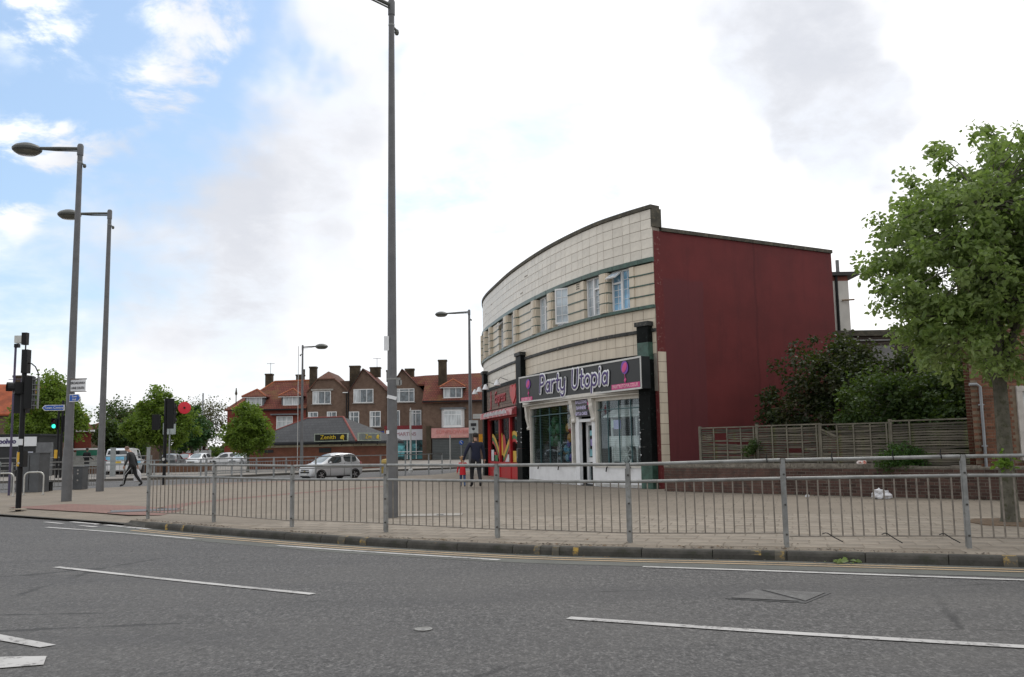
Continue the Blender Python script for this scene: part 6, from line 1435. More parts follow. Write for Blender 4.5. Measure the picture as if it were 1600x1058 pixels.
def hatchback(label, loc, rz, paint, L=3.6, W=1.6, H=1.53, sc=1., group=None, five=False):
    """rounded hatchback as one smooth loft; front along local +X"""
    t = thing('car', label, 'car', loc, rz, group); HW = W/2
    xf = [0, .012, .05, .13, .235, .29, .44, .575, .60, .79, .875, .945, .985, 1.]
    wf = [.70, .84, .94, .99, 1., 1., 1., 1., 1., 1., .985, .96, .92, .82]
    zb = [.24, .20, .17, .16, .16, .16, .16, .16, .16, .17, .18, .20, .26, .34]
    bl = [.36, .44, .52, .57, .60, .61, .62, .632, .634, .655, .665, .65, .585, .45]
    zr = [.40, .475, .555, .60, .645, .74, .955, .998, 1.0, .985, .955, .715, .62, .47]
    wr = [.55, .68, .80, .84, .86, .82, .735, .72, .72, .715, .70, .78, .80, .70]
    v, f, m = [], [], []; n = 14
    for i in range(len(xf)):
        x = L*(.5-xf[i]); w = HW*wf[i]; B = bl[i]*H; Z = zr[i]*H; R_ = HW*wr[i]; b = zb[i]
        pr = [(0, b), (w*.86, b), (w*.97, b+.09), (w*1.0, b+(B-b)*.5), (w*.965, B), (R_, max(B+.005, Z-.05)), (R_*.80, max(B+.01, Z-.008)), (0, max(B+.015, Z+.015))]
        v += [(x, y, z) for y, z in pr]+[(x, -y, z) for y, z in pr[1:-1][::-1]]
    for i in range(len(xf)-1):
        for j in range(n):
            jj = (j+1) % n; f.append((i*n+j, i*n+jj, (i+1)*n+jj, (i+1)*n+j)); k = 0
            if j in (4, 9) and (5 <= i <= 6 or 8 <= i <= 9): k = 1
            if j in (6, 7) and i in (4, 5): k = 2
            if j in (6, 7) and i == 10: k = 3
            m.append(k)
    f.append(tuple(range(n))[::-1]); m.append(0); f.append(tuple((len(xf)-1)*n+j for j in range(n))); m.append(0)
    me = bpy.data.meshes.new('body'); me.from_pydata(v, [], f)
    for q in range(4): me.materials.append(paint)
    me.polygons.foreach_set('material_index', m); ob = bpy.data.objects.new('tmp_car', me); COL.objects.link(ob)
    md = ob.modifiers.new('d', 'SUBSURF'); md.levels = 2; md.render_levels = 2
    cl = me.attributes.new('crease_edge', 'FLOAT', 'EDGE'); vals = []
    kz = {}
    for fi, q in enumerate(f):
        for a_, b_ in zip(q, q[1:]+q[:1]): kz.setdefault((min(a_, b_), max(a_, b_)), set()).add(m[fi])
    for e in me.edges: vals.append(.75 if len(kz.get(tuple(sorted(e.vertices)), ())) > 1 else 0.)
    cl.data.foreach_set('value', vals)
    dg = bpy.context.evaluated_depsgraph_get(); m2 = bpy.data.meshes.new_from_object(ob.evaluated_get(dg)); bpy.data.objects.remove(ob)
    def piece(nm, keep, mt, off=0.):
        s = MB(); mp = {}; 
        for p in m2.polygons:
            if not keep(p): continue
            ids = []
            for vi in p.vertices:
                if vi not in mp: mp[vi] = len(s.v); q = m2.vertices[vi]; s.v.append(tuple(q.co+q.normal*off))
                ids.append(mp[vi])
            s.face(ids)
        return s.build(nm, mt, t, world=False, smooth=True)
    piece('body', lambda p: p.material_index == 0, paint)
    for sg_ in (1, -1):
        for lo, hi in ((.28, .59), (.595, .90)): piece('side_window', lambda p: p.material_index == 1 and p.center.y*sg_ > 0 and lo < .5-p.center.x/L < hi, m_cglass)
    piece('windscreen', lambda p: p.material_index == 2, m_wscreen); piece('rear_window', lambda p: p.material_index == 3, m_cglass)
    X = lambda q: L*(.5-q)
    for sg_ in (1, -1):
        for q in (.165, .825):
            wh = MB().lathe([(.19, -.09), (.27, -.095), (.285, -.06), (.285, .06), (.27, .095), (.19, .085)], (X(q), sg_*(HW-.10), .285), (0, sg_, 0), 20).build('wheel', m_tyre, t, world=False, smooth=True)
            s = MB().lathe([(.20, .07), (.19, .085), (.17, .06), (.05, .05), (.045, .075), (0, .08)], (X(q), sg_*(HW-.10), .285), (0, sg_, 0), 20)
            for k in range(5): a_ = 6.283*k/5; s.bar((X(q), sg_*(HW-.025), .285), (X(q)+.18*math.cos(a_), sg_*(HW-.02), .285+.18*math.sin(a_)), .06, .02, (0, 1, 0))
            s.build('rim', m_rim, wh, world=False)
            a_ = MB(); n_ = 14; r0, r1 = .285, .335; w_ = []
            for k in range(n_+1): an = math.pi*(-.08+1.16*k/n_); w_.append((math.cos(an), math.sin(an)))
            for (c0, s0_), (c1, s1_) in zip(w_, w_[1:]): a_.slab([(X(q)+r0*c0, sg_*HW*.90, .285+r0*s0_), (X(q)+r1*c0, sg_*HW*.90, .285+r1*s0_), (X(q)+r1*c1, sg_*HW*.90, .285+r1*s1_), (X(q)+r0*c1, sg_*HW*.90, .285+r0*s1_)], (0, sg_*HW*.092, 0))
            a_.build('wheel_arch', m_trimb, t, world=False)
        MB().lathe([(0, -.10), (.06, -.06), (.075, .0), (.06, .07), (0, .09)], (X(.33), sg_*(HW+.03), bl[5]*H+.05), (0, 1, 0), 10, sx=.8, sy=1.).build('mirror', paint, t, world=False, smooth=True)
        MB().slab([(X(.03), sg_*HW*.58, .455*H), (X(.055), sg_*HW*.80, .50*H), (X(.15), sg_*HW*.955, .555*H), (X(.10), sg_*HW*.955, .475*H), (X(.04), sg_*HW*.82, .425*H)], (.03, sg_*.03, .02)).build('headlight', m_headl, t, world=False)
        MB().lathe([(.06, 0), (.05, .03), (0, .03)], (X(.035), sg_*HW*.80, .225*H), (.85, sg_*.5, 0), 12).build('fog_lamp', m_trimb, t, world=False)
        MB().slab([(X(.965), sg_*HW*.86, .50*H), (X(.955), sg_*HW*.94, .52*H), (X(.925), sg_*HW*.92, .66*H), (X(.955), sg_*HW*.84, .66*H)], (-.03, sg_*.02, 0)).build('tail_light', m_taill, t, world=False)
        MB().box((X(.335), sg_*HW*.992, .385*H), (.012, .014, .44*H)).box((X(.605), sg_*HW*.992, .40*H), (.012, .014, .46*H)).build('door_gap', m_trimb, t, world=False)
        MB().box((X(.555), sg_*HW*.995, .55*H), (.15, .035, .03)).build('handle', paint, t, world=False)
        MB().bar((X(.25), sg_*HW*.965, .20), (X(.74), sg_*HW*.965, .20), .05, .05).build('sill_trim', m_trimb, t, world=False)
    MB().box((L*.5-.015, 0, .385*H), (.07, W*.46, .05)).box((L*.5-.01, 0, .305*H), (.07, W*.50, .09)).build('grille', m_trimb, t, world=False)
    MB().box((L*.5-.005, 0, .345*H), (.07, .12, .045)).build('badge', mat('dull_gold', (.35, .27, .10), .4, metal=.5) if 'dull_gold' not in bpy.data.materials else bpy.data.materials['dull_gold'], t, world=False)
    MB().box((L*.5+.015, 0, .225*H), (.04, .46, .10)).build('number_plate', m_plate, t, world=False); MB().box((-L*.5-.005, 0, .40*H), (.04, .48, .11)).build('number_plate', m_yplate, t, world=False)
    MB().box((L*.5-.03, 0, .150*H), (.08, W*.52, .07)).build('bumper_intake', m_trimb, t, world=False)
    t.scale = (sc, sc, sc); return t
m_silver = car_paint('silver_paint', (.58, .59, .60), .2); m_carwhite = car_paint('white_car_paint', (.70, .71, .72), 0.); m_ice = car_paint('pale_blue_paint', (.45, .60, .66), .1); m_cgrey = car_paint('dark_grey_paint', (.09, .095, .10), .3); m_cred = car_paint('dark_red_paint', (.25, .03, .03), .1)
hatchback('small silver hatchback driving left on the road beyond the plaza', (-9.35, 46.75, ZR), R(227), m_silver, L=3.55, W=1.6, H=1.53, sc=.88)
lot = 'cars in the car park beyond the side road'
CP = [((-28.3, 76), 95, m_cgrey, 'dark car showing its tail beside the white van'), ((-30.3, 88), 265, m_carwhite, 'white car half hidden by the tree trunk beyond the crossing'), ((-29.0, 92), 200, m_carwhite, 'large white car behind the signal with the red sign'), ((-26.6, 90), 250, m_silver, 'silver car to the right of the signal with the red sign'), ((-27.0, 100), 190, m_ice, 'pale blue car in the middle of the parked row'), ((-31.0, 101), 15, m_cgrey, 'dark roofed car at the back of the parked row'), ((-23.6, 89), 262, m_carwhite, 'white car parked nose on near the small tree'), ((-24.9, 97), 255, m_carwhite, 'white car behind the pale blue car'), ((-33.0, 92), 275, m_cred, 'dark red car under the tree beyond the crossing')]
for (x, y), a, mt, lab in CP: hatchback(lab, (x, y, 0.), R(a), mt, L=3.9, W=1.66, H=1.48, group=lot, sc=.88)
m_lblue = mat('light_blue_stripe', (.18, .48, .68), .4)
car('white van with a pale blue stripe parked behind the brick planter', (-26.6, 62.6, 0), R(100), m_carwhite, L=4.2, W=1.78, H=1.72, cowl=.16, r1=.30, r2=.965, rear=.995, belt=.58, van=True, name='van', cat='van', stripe=m_lblue)
# ------------------------------------------------------------------ the terrace of shops at the back
m_tile = brick_mat('red_clay_tile', (.205, .060, .042), (.16, .046, .034), (.06, .02, .015), .30, .24, .03, 'XZ', .85, .6, bump=.6, dirt=(.16, .09, .035))
m_tiled = brick_mat('dull_clay_tile', (.17, .075, .050), (.13, .060, .042), (.07, .035, .025), .30, .22, .02, 'XZ', .85, .5, bump=.3, dirt=(.13, .09, .06))
m_bb = brick_mat('brown_terrace_brick', (.205, .13, .093), (.165, .105, .077), (.16, .125, .10), .24, .08, .012, 'XZ', .9, .7, bump=.2, dirt=(.105, .07, .052))
m_rb = brick_mat('red_terrace_brick', (.27, .055, .036), (.21, .042, .03), (.17, .08, .06), .24, .08, .012, 'XZ', .9, .3, bump=.2)
m_chim = mat('sooty_chimney', (.065, .05, .032), .95, .25, 1.5, .3, 10)
m_slate = brick_mat('grey_slate', (.062, .064, .068), (.048, .05, .054), (.03, .03, .032), .3, .2, .012, 'XZ', .7, .3, bump=.3)
m_lead = mat('lead_grey', (.13, .14, .15), .6)
def tv_aerial(parent, x, y, z, h):
    s = MB().tube([(x, y, z), (x, y, z+h)], .03, 5); s.bar((x-.5, y, z+h-.1), (x+.5, y, z+h-.1), .04, .04)
    for k in range(5): s.bar((x-.4+k*.2, y-.25, z+h-.1), (x-.4+k*.2, y+.25, z+h-.1), .03, .03)
    s.build('tv_aerial', m_lead, parent)
def winbox(parent, cx, y, z0, z1, w, mull=(1/3, 2/3), trans=None, fr=.09, gl=None, sill=True):
    """window set in a wall facing -Y: pane with frame, mullions, transom and sill"""
    p = MB().box((cx, y-.01, (z0+z1)/2), (w-.04, .06, z1-z0-.04)).build('window', gl or m_win, parent)
    s = MB(); yy = y-.06
    s.box((cx, yy, z0+fr/2), (w, .09, fr)).box((cx, yy, z1-fr/2), (w, .09, fr)).box((cx-w/2+fr/2, yy, (z0+z1)/2), (fr, .09, z1-z0-2*fr)).box((cx+w/2-fr/2, yy, (z0+z1)/2), (fr, .09, z1-z0-2*fr))
    for m in mull: s.box((cx-w/2+w*m, yy, (z0+z1)/2), (fr*.8, .08, z1-z0-2*fr))
    if trans: s.box((cx, yy-.002, z0+(z1-z0)*trans), (w-2*fr, .075, fr*.8))
    s.build('frame', m_plastic, p)
    if sill: MB().box((cx, y-.09, z0-.06), (w+.25, .2, .08)).build('sill', mat('stone_sill', (.28, .26, .24), .8) if 'stone_sill' not in bpy.data.materials else bpy.data.materials['stone_sill'], p)
    c = MB().box((cx-w*.34, y-.042, (z0+z1)/2), (w*.26, .004, z1-z0-2*fr)).build('curtain', m_curtain, p)
    return p
def chimney(parent, cx, y, z0, z1, w, d=.9, pots=0):
    pots = 0
    s = MB().box((cx, y, (z0+z1)/2-.1), (w, d, z1-z0-.2)).box((cx, y, z1-.12), (w+.12, d+.12, .2)); o = s.build('chimney', m_chim, parent)
    for k in range(pots): MB().lathe([(.13, 0), (.11, .3)], (cx+(k-(pots-1)/2)*.38, y, z1-.03), n=8).build('chimney_pot', mat('clay_pot', (.16, .08, .05), .9) if 'clay_pot' not in bpy.data.materials else bpy.data.materials['clay_pot'], o)
def hip_dormer(parent, cx, y0, zs, w, h, depth, roofm, cheek):
    """hipped dormer whose window faces -Y at y0"""
    MB().box((cx, y0+depth/2, zs+h/2), (w, depth, h)).build('dormer', cheek, parent)
    e = .35; zt = zs+h; a, b, c, d = (cx-w/2-e, y0-e, zt), (cx+w/2+e, y0-e, zt), (cx+w/2+e, y0+depth, zt), (cx-w/2-e, y0+depth, zt); ap = (cx, y0+w*.5, zt+w*.42); ab = (cx, y0+depth+.8, zt+w*.42)
    s = MB()
    for q in ([a, b, ap], [b, c, ab, ap], [d, a, ap, ab]): s.slab(q, (0, 0, -.1))
    s.build('dormer_roof', roofm, parent)
    s = MB()
    for q in (a, b): s.tube([q, ap], .10, 5)
    s.build('ridge_tile', mat('orange_ridge', (.34, .11, .05), .8) if 'orange_ridge' not in bpy.data.materials else bpy.data.materials['orange_ridge'], parent)
    MB().box((cx, y0-e+.05, zt-.1), (w+2*e, .06, .14)).build('fascia', m_plastic, parent)
def gable_house(label, x0, x1, y, eave, apx, apz, depth, wall, roofm, half=0., back=9., ridge_y=6.):
    t = thing('terraced_house', label, 'house', ((x0+x1)/2, y, 0), 0, 'terraced houses with shops')
    fr = [(x0, y, 0), (x1, y, 0), (x1, y, eave), (apx, y, apz), (x0, y, eave)]
    if half: k = half; fr = [(x0, y, 0), (x1, y, 0), (x1, y, eave), (apx+(x1-apx)*k, y, apz-(apz-eave)*k), (apx-(apx-x0)*k, y, apz-(apz-eave)*k), (x0, y, eave)]
    MB().slab(fr, (0, depth, 0)).build('wall', wall, t)
    e = .22; s = MB()
    yb = y+back
    for sx, xe in ((-1, x0), (1, x1)):
        q = [(xe+sx*0, y-e, eave+.02), (apx, y-e, apz+.12), (apx, yb, apz+.12), (xe, yb, eave+.02)]
        if half: q = [(xe, y-e, eave+.02), (apx+(xe-apx)*half, y-e, apz+.12-(apz-eave)*half), (apx, y+2.2, apz+.12), (apx, yb, apz+.12), (xe, yb, eave+.02)]
        s.slab(q, (0, 0, -.16))
    if half: s.slab([(apx-(apx-x0)*half, y-e, apz+.12-(apz-eave)*half), (apx+(x1-apx)*half, y-e, apz+.12-(apz-eave)*half), (apx, y+2.2, apz+.12)], (0, 0, -.12))
    s.build('roof', roofm, t)
    s = MB()
    if not half:
        for xe in (x0, x1): s.bar((xe, y-e-.03, eave-.02), (apx, y-e-.03, apz+.08), .05, .2, (0, -1, 0))
        s.build('barge_board', mat('dark_barge', (.03, .03, .03), .6) if 'dark_barge' not in bpy.data.materials else bpy.data.materials['dark_barge'], t)
    return t
Y0 = 112.
# red brick hipped house at the left end
h1 = thing('terraced_house', 'red brick end house with two hipped dormers on a red tiled roof', 'house', (-30.2, Y0, 0), 0, 'terraced houses with shops')
MB().box((-29.8, Y0+5, 3.25), (8.6, 10, 6.5)).build('wall', m_rb, h1)
s = MB(); ea = 6.5; a, b, c, d = (-34.6, Y0-.5, ea), (-25.4, Y0-.5, ea), (-25.4, Y0+10.5, ea), (-34.6, Y0+10.5, ea); ra, rb_ = (-30.7, Y0+5, 10.25), (-25.4, Y0+5, 10.35)
for q in ([a, b, rb_, ra], [c, d, ra, rb_], [d, a, ra]): s.slab(q, (0, 0, -.2))
s.build('roof', m_tile, h1); MB().box((-30.0, Y0-.5, ea-.1), (9.2, .14, .16)).build('gutter', m_black, h1)
MB().tube([ra, rb_], .14, 6).tube([a, ra], .11, 5).build('ridge_tile', mat('orange_ridge', (.34, .11, .05), .8), h1)
for cx in (-31.9, -27.4):
    hip_dormer(h1, cx, Y0+.2, 6.75, 2.3, 1.35, 2.6, m_tile, m_lead); winbox(h1, cx, Y0+.2, 6.9, 8.0, 1.9, (.6,), None, .08, m_curtain)
winbox(h1, -28.1, Y0, 3.9, 5.6, 2.0, (.62,), .62, .10, m_curtain); MB().box((-28.0, Y0-.3, 5.8), (3.4, .7, .16)).build('canopy', m_lead, h1)
chimney(h1, -31.45, Y0+5.2, 9.3, 11.3, .85); chimney(h1, -27.5, Y0+5.5, 9.8, 11.15, .95)
MB().tube([(-26.95, Y0+5.2, 11.0), (-26.95, Y0+5.2, 11.8)], .12, 8).build('flue', m_chim, h1)
w_ = thing('terraced_house', 'low red roofed wing seen left of the red brick end house', 'house', (-35.5, Y0+5, 0), 0, 'terraced houses with shops')
MB().box((-34.6, Y0+6, 3.2), (2.4, 8, 6.4)).build('wall', m_rb, w_)
s = MB(); q0 = [(-36.2, Y0+2, 6.6), (-33.6, Y0+2, 6.6), (-33.6, Y0+10, 6.6), (-36.2, Y0+10, 6.6)]; r0_, r1_ = (-34.4, Y0+5.5, 8.6), (-32.2, Y0+5.5, 9.0)
for q in ([q0[0], q0[1], r1_, r0_], [q0[2], q0[3], r0_, r1_], [q0[3], q0[0], r0_]): s.slab(q, (0, 0, -.15))
s.build('roof', m_tile, w_); MB().tube([(-34.7, Y0+1.9, 5.2), (-34.7, Y0+1.9, 8.6)], .06, 6).lathe([(.1, 0), (.16, .2), (.1, .45), (.05, .9)], (-34.7, Y0+1.9, 8.4), n=8).build('soil_pipe', m_chim, w_)
# gabled houses
h2 = gable_house('brown brick house with a clipped gable and a stone lintel over its top window', -25.4, -20.25, Y0, 8.5, -23.2, 11.1, 1.2, m_bb, m_tiled, half=.42)
winbox(h2, -23.55, Y0, 7.0, 8.6, 2.25); MB().box((-23.5, Y0-.1, 8.75), (2.7, .25, .2)).build('lintel', mat('stone_lintel', (.34, .32, .29), .8), h2)
winbox(h2, -24.6, Y0, 4.2, 6.05, 1.2, (.5,), .66); winbox(h2, -22.3, Y0, 4.2, 6.05, 1.2, (.5,), .66)
chimney(h2, -25.1, Y0+2.2, 9.0, 11.85, .82, .9, 2)
MB().box((-21.3, Y0+5.5, 9.2), (5.2, 6, 1.6)).build('rear_wall', m_bb, h2)
h3 = gable_house('dark brown brick house with a full sharp gable and a steep red roof slope', -20.2, -15.55, Y0-.1, 8.5, -18.45, 11.2, 1.2, m_bb, m_tile)
winbox(h3, -18.4, Y0-.1, 7.05, 8.75, 2.45); winbox(h3, -19.6, Y0-.1, 4.1, 6.0, 1.35, (.5,), .66); winbox(h3, -16.95, Y0-.1, 4.1, 6.0, 1.35, (.5,), .66)
chimney(h3, -19.9, Y0+2.5, 9.3, 11.9, 1.25, .9, 3); chimney(h3, -17.7, Y0+5, 10.6, 11.9, 1.3, .9, 2)
MB().tube([(-20.25, Y0-.2, 0), (-20.25, Y0-.2, 8.6)], .08, 6).build('downpipe', m_black, h3); MB().box((-20.6, Y0-.3, 8.35), (.6, .3, .1)).build('outfall', m_plastic, h3)
MB().box((-16.4, Y0-.35, 3.1), (1.9, .3, .9)).build('blue_shop_fascia', mat('blue_fascia', (.02, .05, .25), .5), h3); MB().box((-15.6, Y0-.36, 3.1), (.35, .3, 1.3)).build('yellow_panel', mat('buff_panel', (.6, .42, .2), .6), h3)
MB().box((-17.9, Y0-.1, 1.3), (4.5, .3, 2.6)).build('shop_front', m_dark, h3)
h4 = gable_house('brown brick gabled house above the shop with a white sign', -15.5, -10.85, Y0-.3, 8.2, -13.6, 11.05, 1.2, m_bb, m_tile)
winbox(h4, -13.35, Y0-.3, 7.05, 8.7, 2.5, (.27, .73), .8); winbox(h4, -14.5, Y0-.3, 4.1, 6.05, 1.2, (.5,), None); winbox(h4, -11.95, Y0-.3, 4.1, 6.05, 1.35, (.5,), .8)
chimney(h4, -13.1, Y0+3.5, 10.4, 11.5, 1.1, .9, 1); chimney(h4, -15.5, Y0+3, 9.8, 11.3, .9, .9, 1)
s = MB().slab([(-10.95, Y0-.6, 8.4), (-10.2, Y0-.6, 4.9), (-10.2, Y0+4, 4.9), (-10.95, Y0+4, 8.4)], (-.1, 0, -.05)); s.build('hung_tiles', m_tile, h4)
m_maroon = mat('maroon_paint', (.20, .018, .022), .5, .1, 2.)
MB().box((-13.1, Y0-.5, 3.95), (5.3, .35, .45)).box((-10.55, Y0-.5, 1.85), (.75, .35, 3.7)).box((-15.4, Y0-.5, 1.85), (.5, .35, 3.7)).build('shop_surround', m_maroon, h4)
fs = MB().box((-12.75, Y0-.62, 3.05), (3.45, .25, 1.3)).build('shop_sign', mat('white_sign_board', (.62, .62, .66), .5, .04, 1.), h4)
text_mesh('MARTINS', .62, (1, 0, 0), (0, 0, 1), (-13.1, Y0-.76, 3.12), mat('maroon_letter', (.30, .10, .12), .5), 'lettering', fs, .02, xs=.95)
wn = MB().box((-12.9, Y0-.42, 1.25), (4.5, .1, 2.3)).build('shop_window', mat('teal_shop_glass', (.035, .13, .14), .12, .6, .9, spec=.8), h4)
MB().box((-12.9, Y0-.5, 1.0), (4.5, .06, .08)).box((-13.0, Y0-.5, 1.25), (.1, .08, 2.3)).box((-11.9, Y0-.5, 1.25), (.08, .08, 2.3)).build('frame', m_plastic, wn)
MB().box((-13.9, Y0-.49, 1.1), (1.2, .02, 1.3)).box((-12.1, Y0-.49, 1.7), (.6, .02, .5)).build('poster', mat('teal_poster', (.10, .33, .36), .5, .5, 2.), wn)
tv_aerial(h3, -17.5, Y0+5, 11.8, 1.3); tv_aerial(h1, -31.3, Y0+5.2, 11.2, 1.5)
for hh, xx in ((h2, -20.45), (h4, -15.3), (h4, -10.95)): MB().tube([(xx, Y0-.42, 3.8), (xx, Y0-.42, 8.3)], .07, 6).build('downpipe', m_black, hh)
# the right hand block, turned slightly towards the road
h5 = thing('terraced_house', 'brown brick house with one red hipped dormer above the pink shop sign', 'house', (-6.4, 108, 0), 0, 'terraced houses with shops')
Y5 = 108.
MB().box((-4.6, Y5+4.6, 3.55), (12.4, 9.0, 7.1)).build('wall', m_bb, h5)
s = MB(); a, b, c, d = (-10.75, Y5-.5, 6.85), (3, Y5-.5, 7.0), (3, Y5+10, 7.0), (-10.75, Y5+10, 6.85); ra, rb_ = (-10.75, Y5+4.5, 10.35), (3, Y5+4.5, 10.75); L1_, L2_, L3_, L0_ = (-14.2, Y5+5.2, 9.2), (-14.2, Y5+7, 10.3), (-14.2, Y5+12, 7), (-10.75, Y5+3.0, 9.2)
for q in ([a, b, rb_, ra], [c, d, ra, rb_], [L1_, L0_, ra, L2_], [d, L3_, L2_, ra]): s.slab(q, (0, 0, -.2))
s.build('roof', m_tile, h5); MB().box((-3.9, Y5-.52, 6.85), (13.6, .14, .16)).build('gutter', m_black, h5)
hip_dormer(h5, -7.15, Y5+.1, 7.15, 2.35, 1.45, 3.0, m_tile, m_lead); winbox(h5, -7.15, Y5+.1, 7.25, 8.5, 2.2)
bay = MB().prism([(-8.5, Y5-.001), (-8.2, Y5-.75), (-6.1, Y5-.75), (-5.8, Y5-.001)], 3.75, 5.9).build('bay', m_plastic, h5)
for cx, w_2 in ((-7.45, 1.35), (-6.45, .55)): MB().box((cx, Y5-.77, 4.85), (w_2, .04, 1.6)).build('window', m_curtain, bay)
MB().box((-7.15, Y5-.79, 5.25), (2.0, .05, .07)).build('frame', m_plastic, bay); MB().prism([(-8.7, Y5), (-8.35, Y5-.95), (-5.95, Y5-.95), (-5.6, Y5)], 5.9, 6.1).build('bay_roof', m_lead, bay)
chimney(h5, -8.55, Y5+2.8, 8.3, 12.1, 1.0, .9, 1)
fs = MB().box((-7.3, Y5-.5, 3.12), (4.75, .3, 1.15)).build('shop_sign', mat('faded_pink_sign', (.55, .27, .25), .6, .1, 1.5), h5)
text_mesh('SUNFLOWER', .58, (1, 0, 0), (0, 0, 1), (-7.2, Y5-.67, 3.22), mat('faded_red_letter', (.52, .16, .14), .6), 'lettering', fs, .02, xs=1.12)
s = MB()
for k in range(16): s.box((-8.6+k*.2, Y5-.67, 2.72), (.13, .02, .12))
s.build('small_lettering', mat('faded_orange_letter', (.6, .36, .28), .6), fs)
sh_ = MB().box((-7.3, Y5-.3, 1.25), (4.6, .1, 2.5)).build('roller_shutter', mat('grey_shutter', (.075, .085, .085), .6, .1, 1.), h5)
s = MB()
for k in range(13): s.box((-7.3, Y5-.37, .15+k*.19), (4.5, .05, .06))
s.build('shutter_slats', mat('shutter_rib', (.11, .12, .12), .6), sh_)
MB().box((-10.0, Y5-.25, 2.0), (.55, .5, 4.0)).box((-4.7, Y5-.25, 2.0), (.4, .5, 4.0)).build('shop_surround', m_chim, h5)

# ------------------------------------------------------------------ low building with the hipped slate roof
pb_ = thing('public_house', 'low brick building with grey hipped roof and two black and yellow signs', 'building', (-14, 68, 0))
zf, ze = -.02, 2.0
FLp, FRp, BRp, BLp = (-19.9, 68.6), (-11.5, 65.6), (-8.9, 70.0), (-17.4, 74.0)
m_pub = brick_mat('orange_brick', (.225, .075, .042), (.17, .058, .035), (.14, .09, .07), .24, .08, .012, 'XZ', .9, .4, bump=.2, dirt=(.12, .055, .035))
MB().prism([FLp, FRp, BRp, BLp], zf, ze-.1).build('wall', m_pub, pb_)
s = MB(); c_ = Vector((sum(p[0] for p in (FLp, FRp, BRp, BLp))/4, sum(p[1] for p in (FLp, FRp, BRp, BLp))/4, 0))
ev = [Vector((p[0], p[1], ze))+(Vector((p[0], p[1], 0))-c_).normalized()*.45 for p in (FLp, FRp, BRp, BLp)]
r1_, r2_ = Vector((-15.9, 70.4, 3.85)), Vector((-12.9, 69.1, 3.85))
for q in ([ev[0], ev[1], r2_, r1_], [ev[1], ev[2], r2_], [ev[2], ev[3], r1_, r2_], [ev[3], ev[0], r1_]): s.slab(q, (0, 0, -.1))
s.build('roof', m_slate, pb_)
MB().tube([ev[1], r2_], .08, 5).tube([r1_, r2_], .07, 5).tube([ev[0], r1_], .06, 5).build('ridge_tile', mat('red_ridge_tile', (.22, .06, .05), .8), pb_)
s = MB()
for a, b in ((0, 1), (1, 2)): s.bar(ev[a]-Vector((0, 0, .16)), ev[b]-Vector((0, 0, .16)), .1, .12)
s.build('gutter', m_black, pb_)
s = MB(); d = (Vector(FRp+(0,))-Vector(FLp+(0,))).normalized(); nf_ = Vector((d.y, -d.x, 0)); d2 = (Vector(BRp+(0,))-Vector(FRp+(0,))).normalized(); nf2 = Vector((d2.y, -d2.x, 0))
s.obox(Vector(FLp+(1.62,))+nf_*.0, d*8.9, nf_*.03, (0, 0, .22)).obox(Vector(FRp+(1.62,)), d2*5.1, nf2*.03, (0, 0, .22)).build('cream_fascia', mat('cream_fascia', (.42, .38, .27), .7), pb_)
MB().obox(Vector(FLp+(1.25,))+d*.9, d*1.3, nf_*.04, (0, 0, .2)).obox(Vector(FLp+(1.2,))+d*6.1, d*1.0, nf_*.04, (0, 0, .32)).build('vent', m_dark, pb_)
m_gold = mat('gold_print', (.62, .44, .03), .5)
for (o, dd, nn, L_, xs_, lab) in ((Vector(FRp+(1.98,))-d*2.9+nf_*.55, d, nf_, 2.75, 1.15, 'Zenith'), (Vector(FRp+(1.98,))+nf_*.30+nf2*.62+d*.05, d2, nf2, 2.5, 1.1, 'Zen')):
    sgn = MB().obox(o-nn*.12, dd*L_, nn*.12, (0, 0, .58)).build('sign', mat('grey_green_sign_edge', (.35, .40, .33), .6) if lab == 'Zenith' else bpy.data.materials['grey_green_sign_edge'], pb_)
    MB().obox(o+dd*.07+Vector((0, 0, .06)), dd*(L_-.14), nn*.012, (0, 0, .46)).build('panel', mat('black_sign_panel', (.012, .014, .013), .4) if lab == 'Zenith' else mat('grey_sign_panel', (.14, .16, .15), .4), sgn)
    text_mesh(lab, .42, dd, (0, 0, 1), o+dd*L_*.42+nn*.03+Vector((0, 0, .30)), m_gold, 'lettering', sgn, .02, xs=xs_)
    q = o+dd*L_*.84+nn*.02+Vector((0, 0, .30)); s = MB().lathe([(.17, 0), (.12, .012), (0, .014)], q, nn, 10, sx=1.1, sy=.8).bar(q+dd*.05, q+dd*.12-Vector((0, 0, .22)), .06, .02, nn); s.build('emblem', m_gold, sgn)
    MB().bar(o+dd*.4-nn*.1-Vector((0, 0, 0)), o+dd*.4-nn*.1-Vector((0, 0, .28)), .06, .06).bar(o+dd*2.2-nn*.1, o+dd*2.2-nn*.1-Vector((0, 0, .28)), .06, .06).build('sign_post', m_black, sgn)

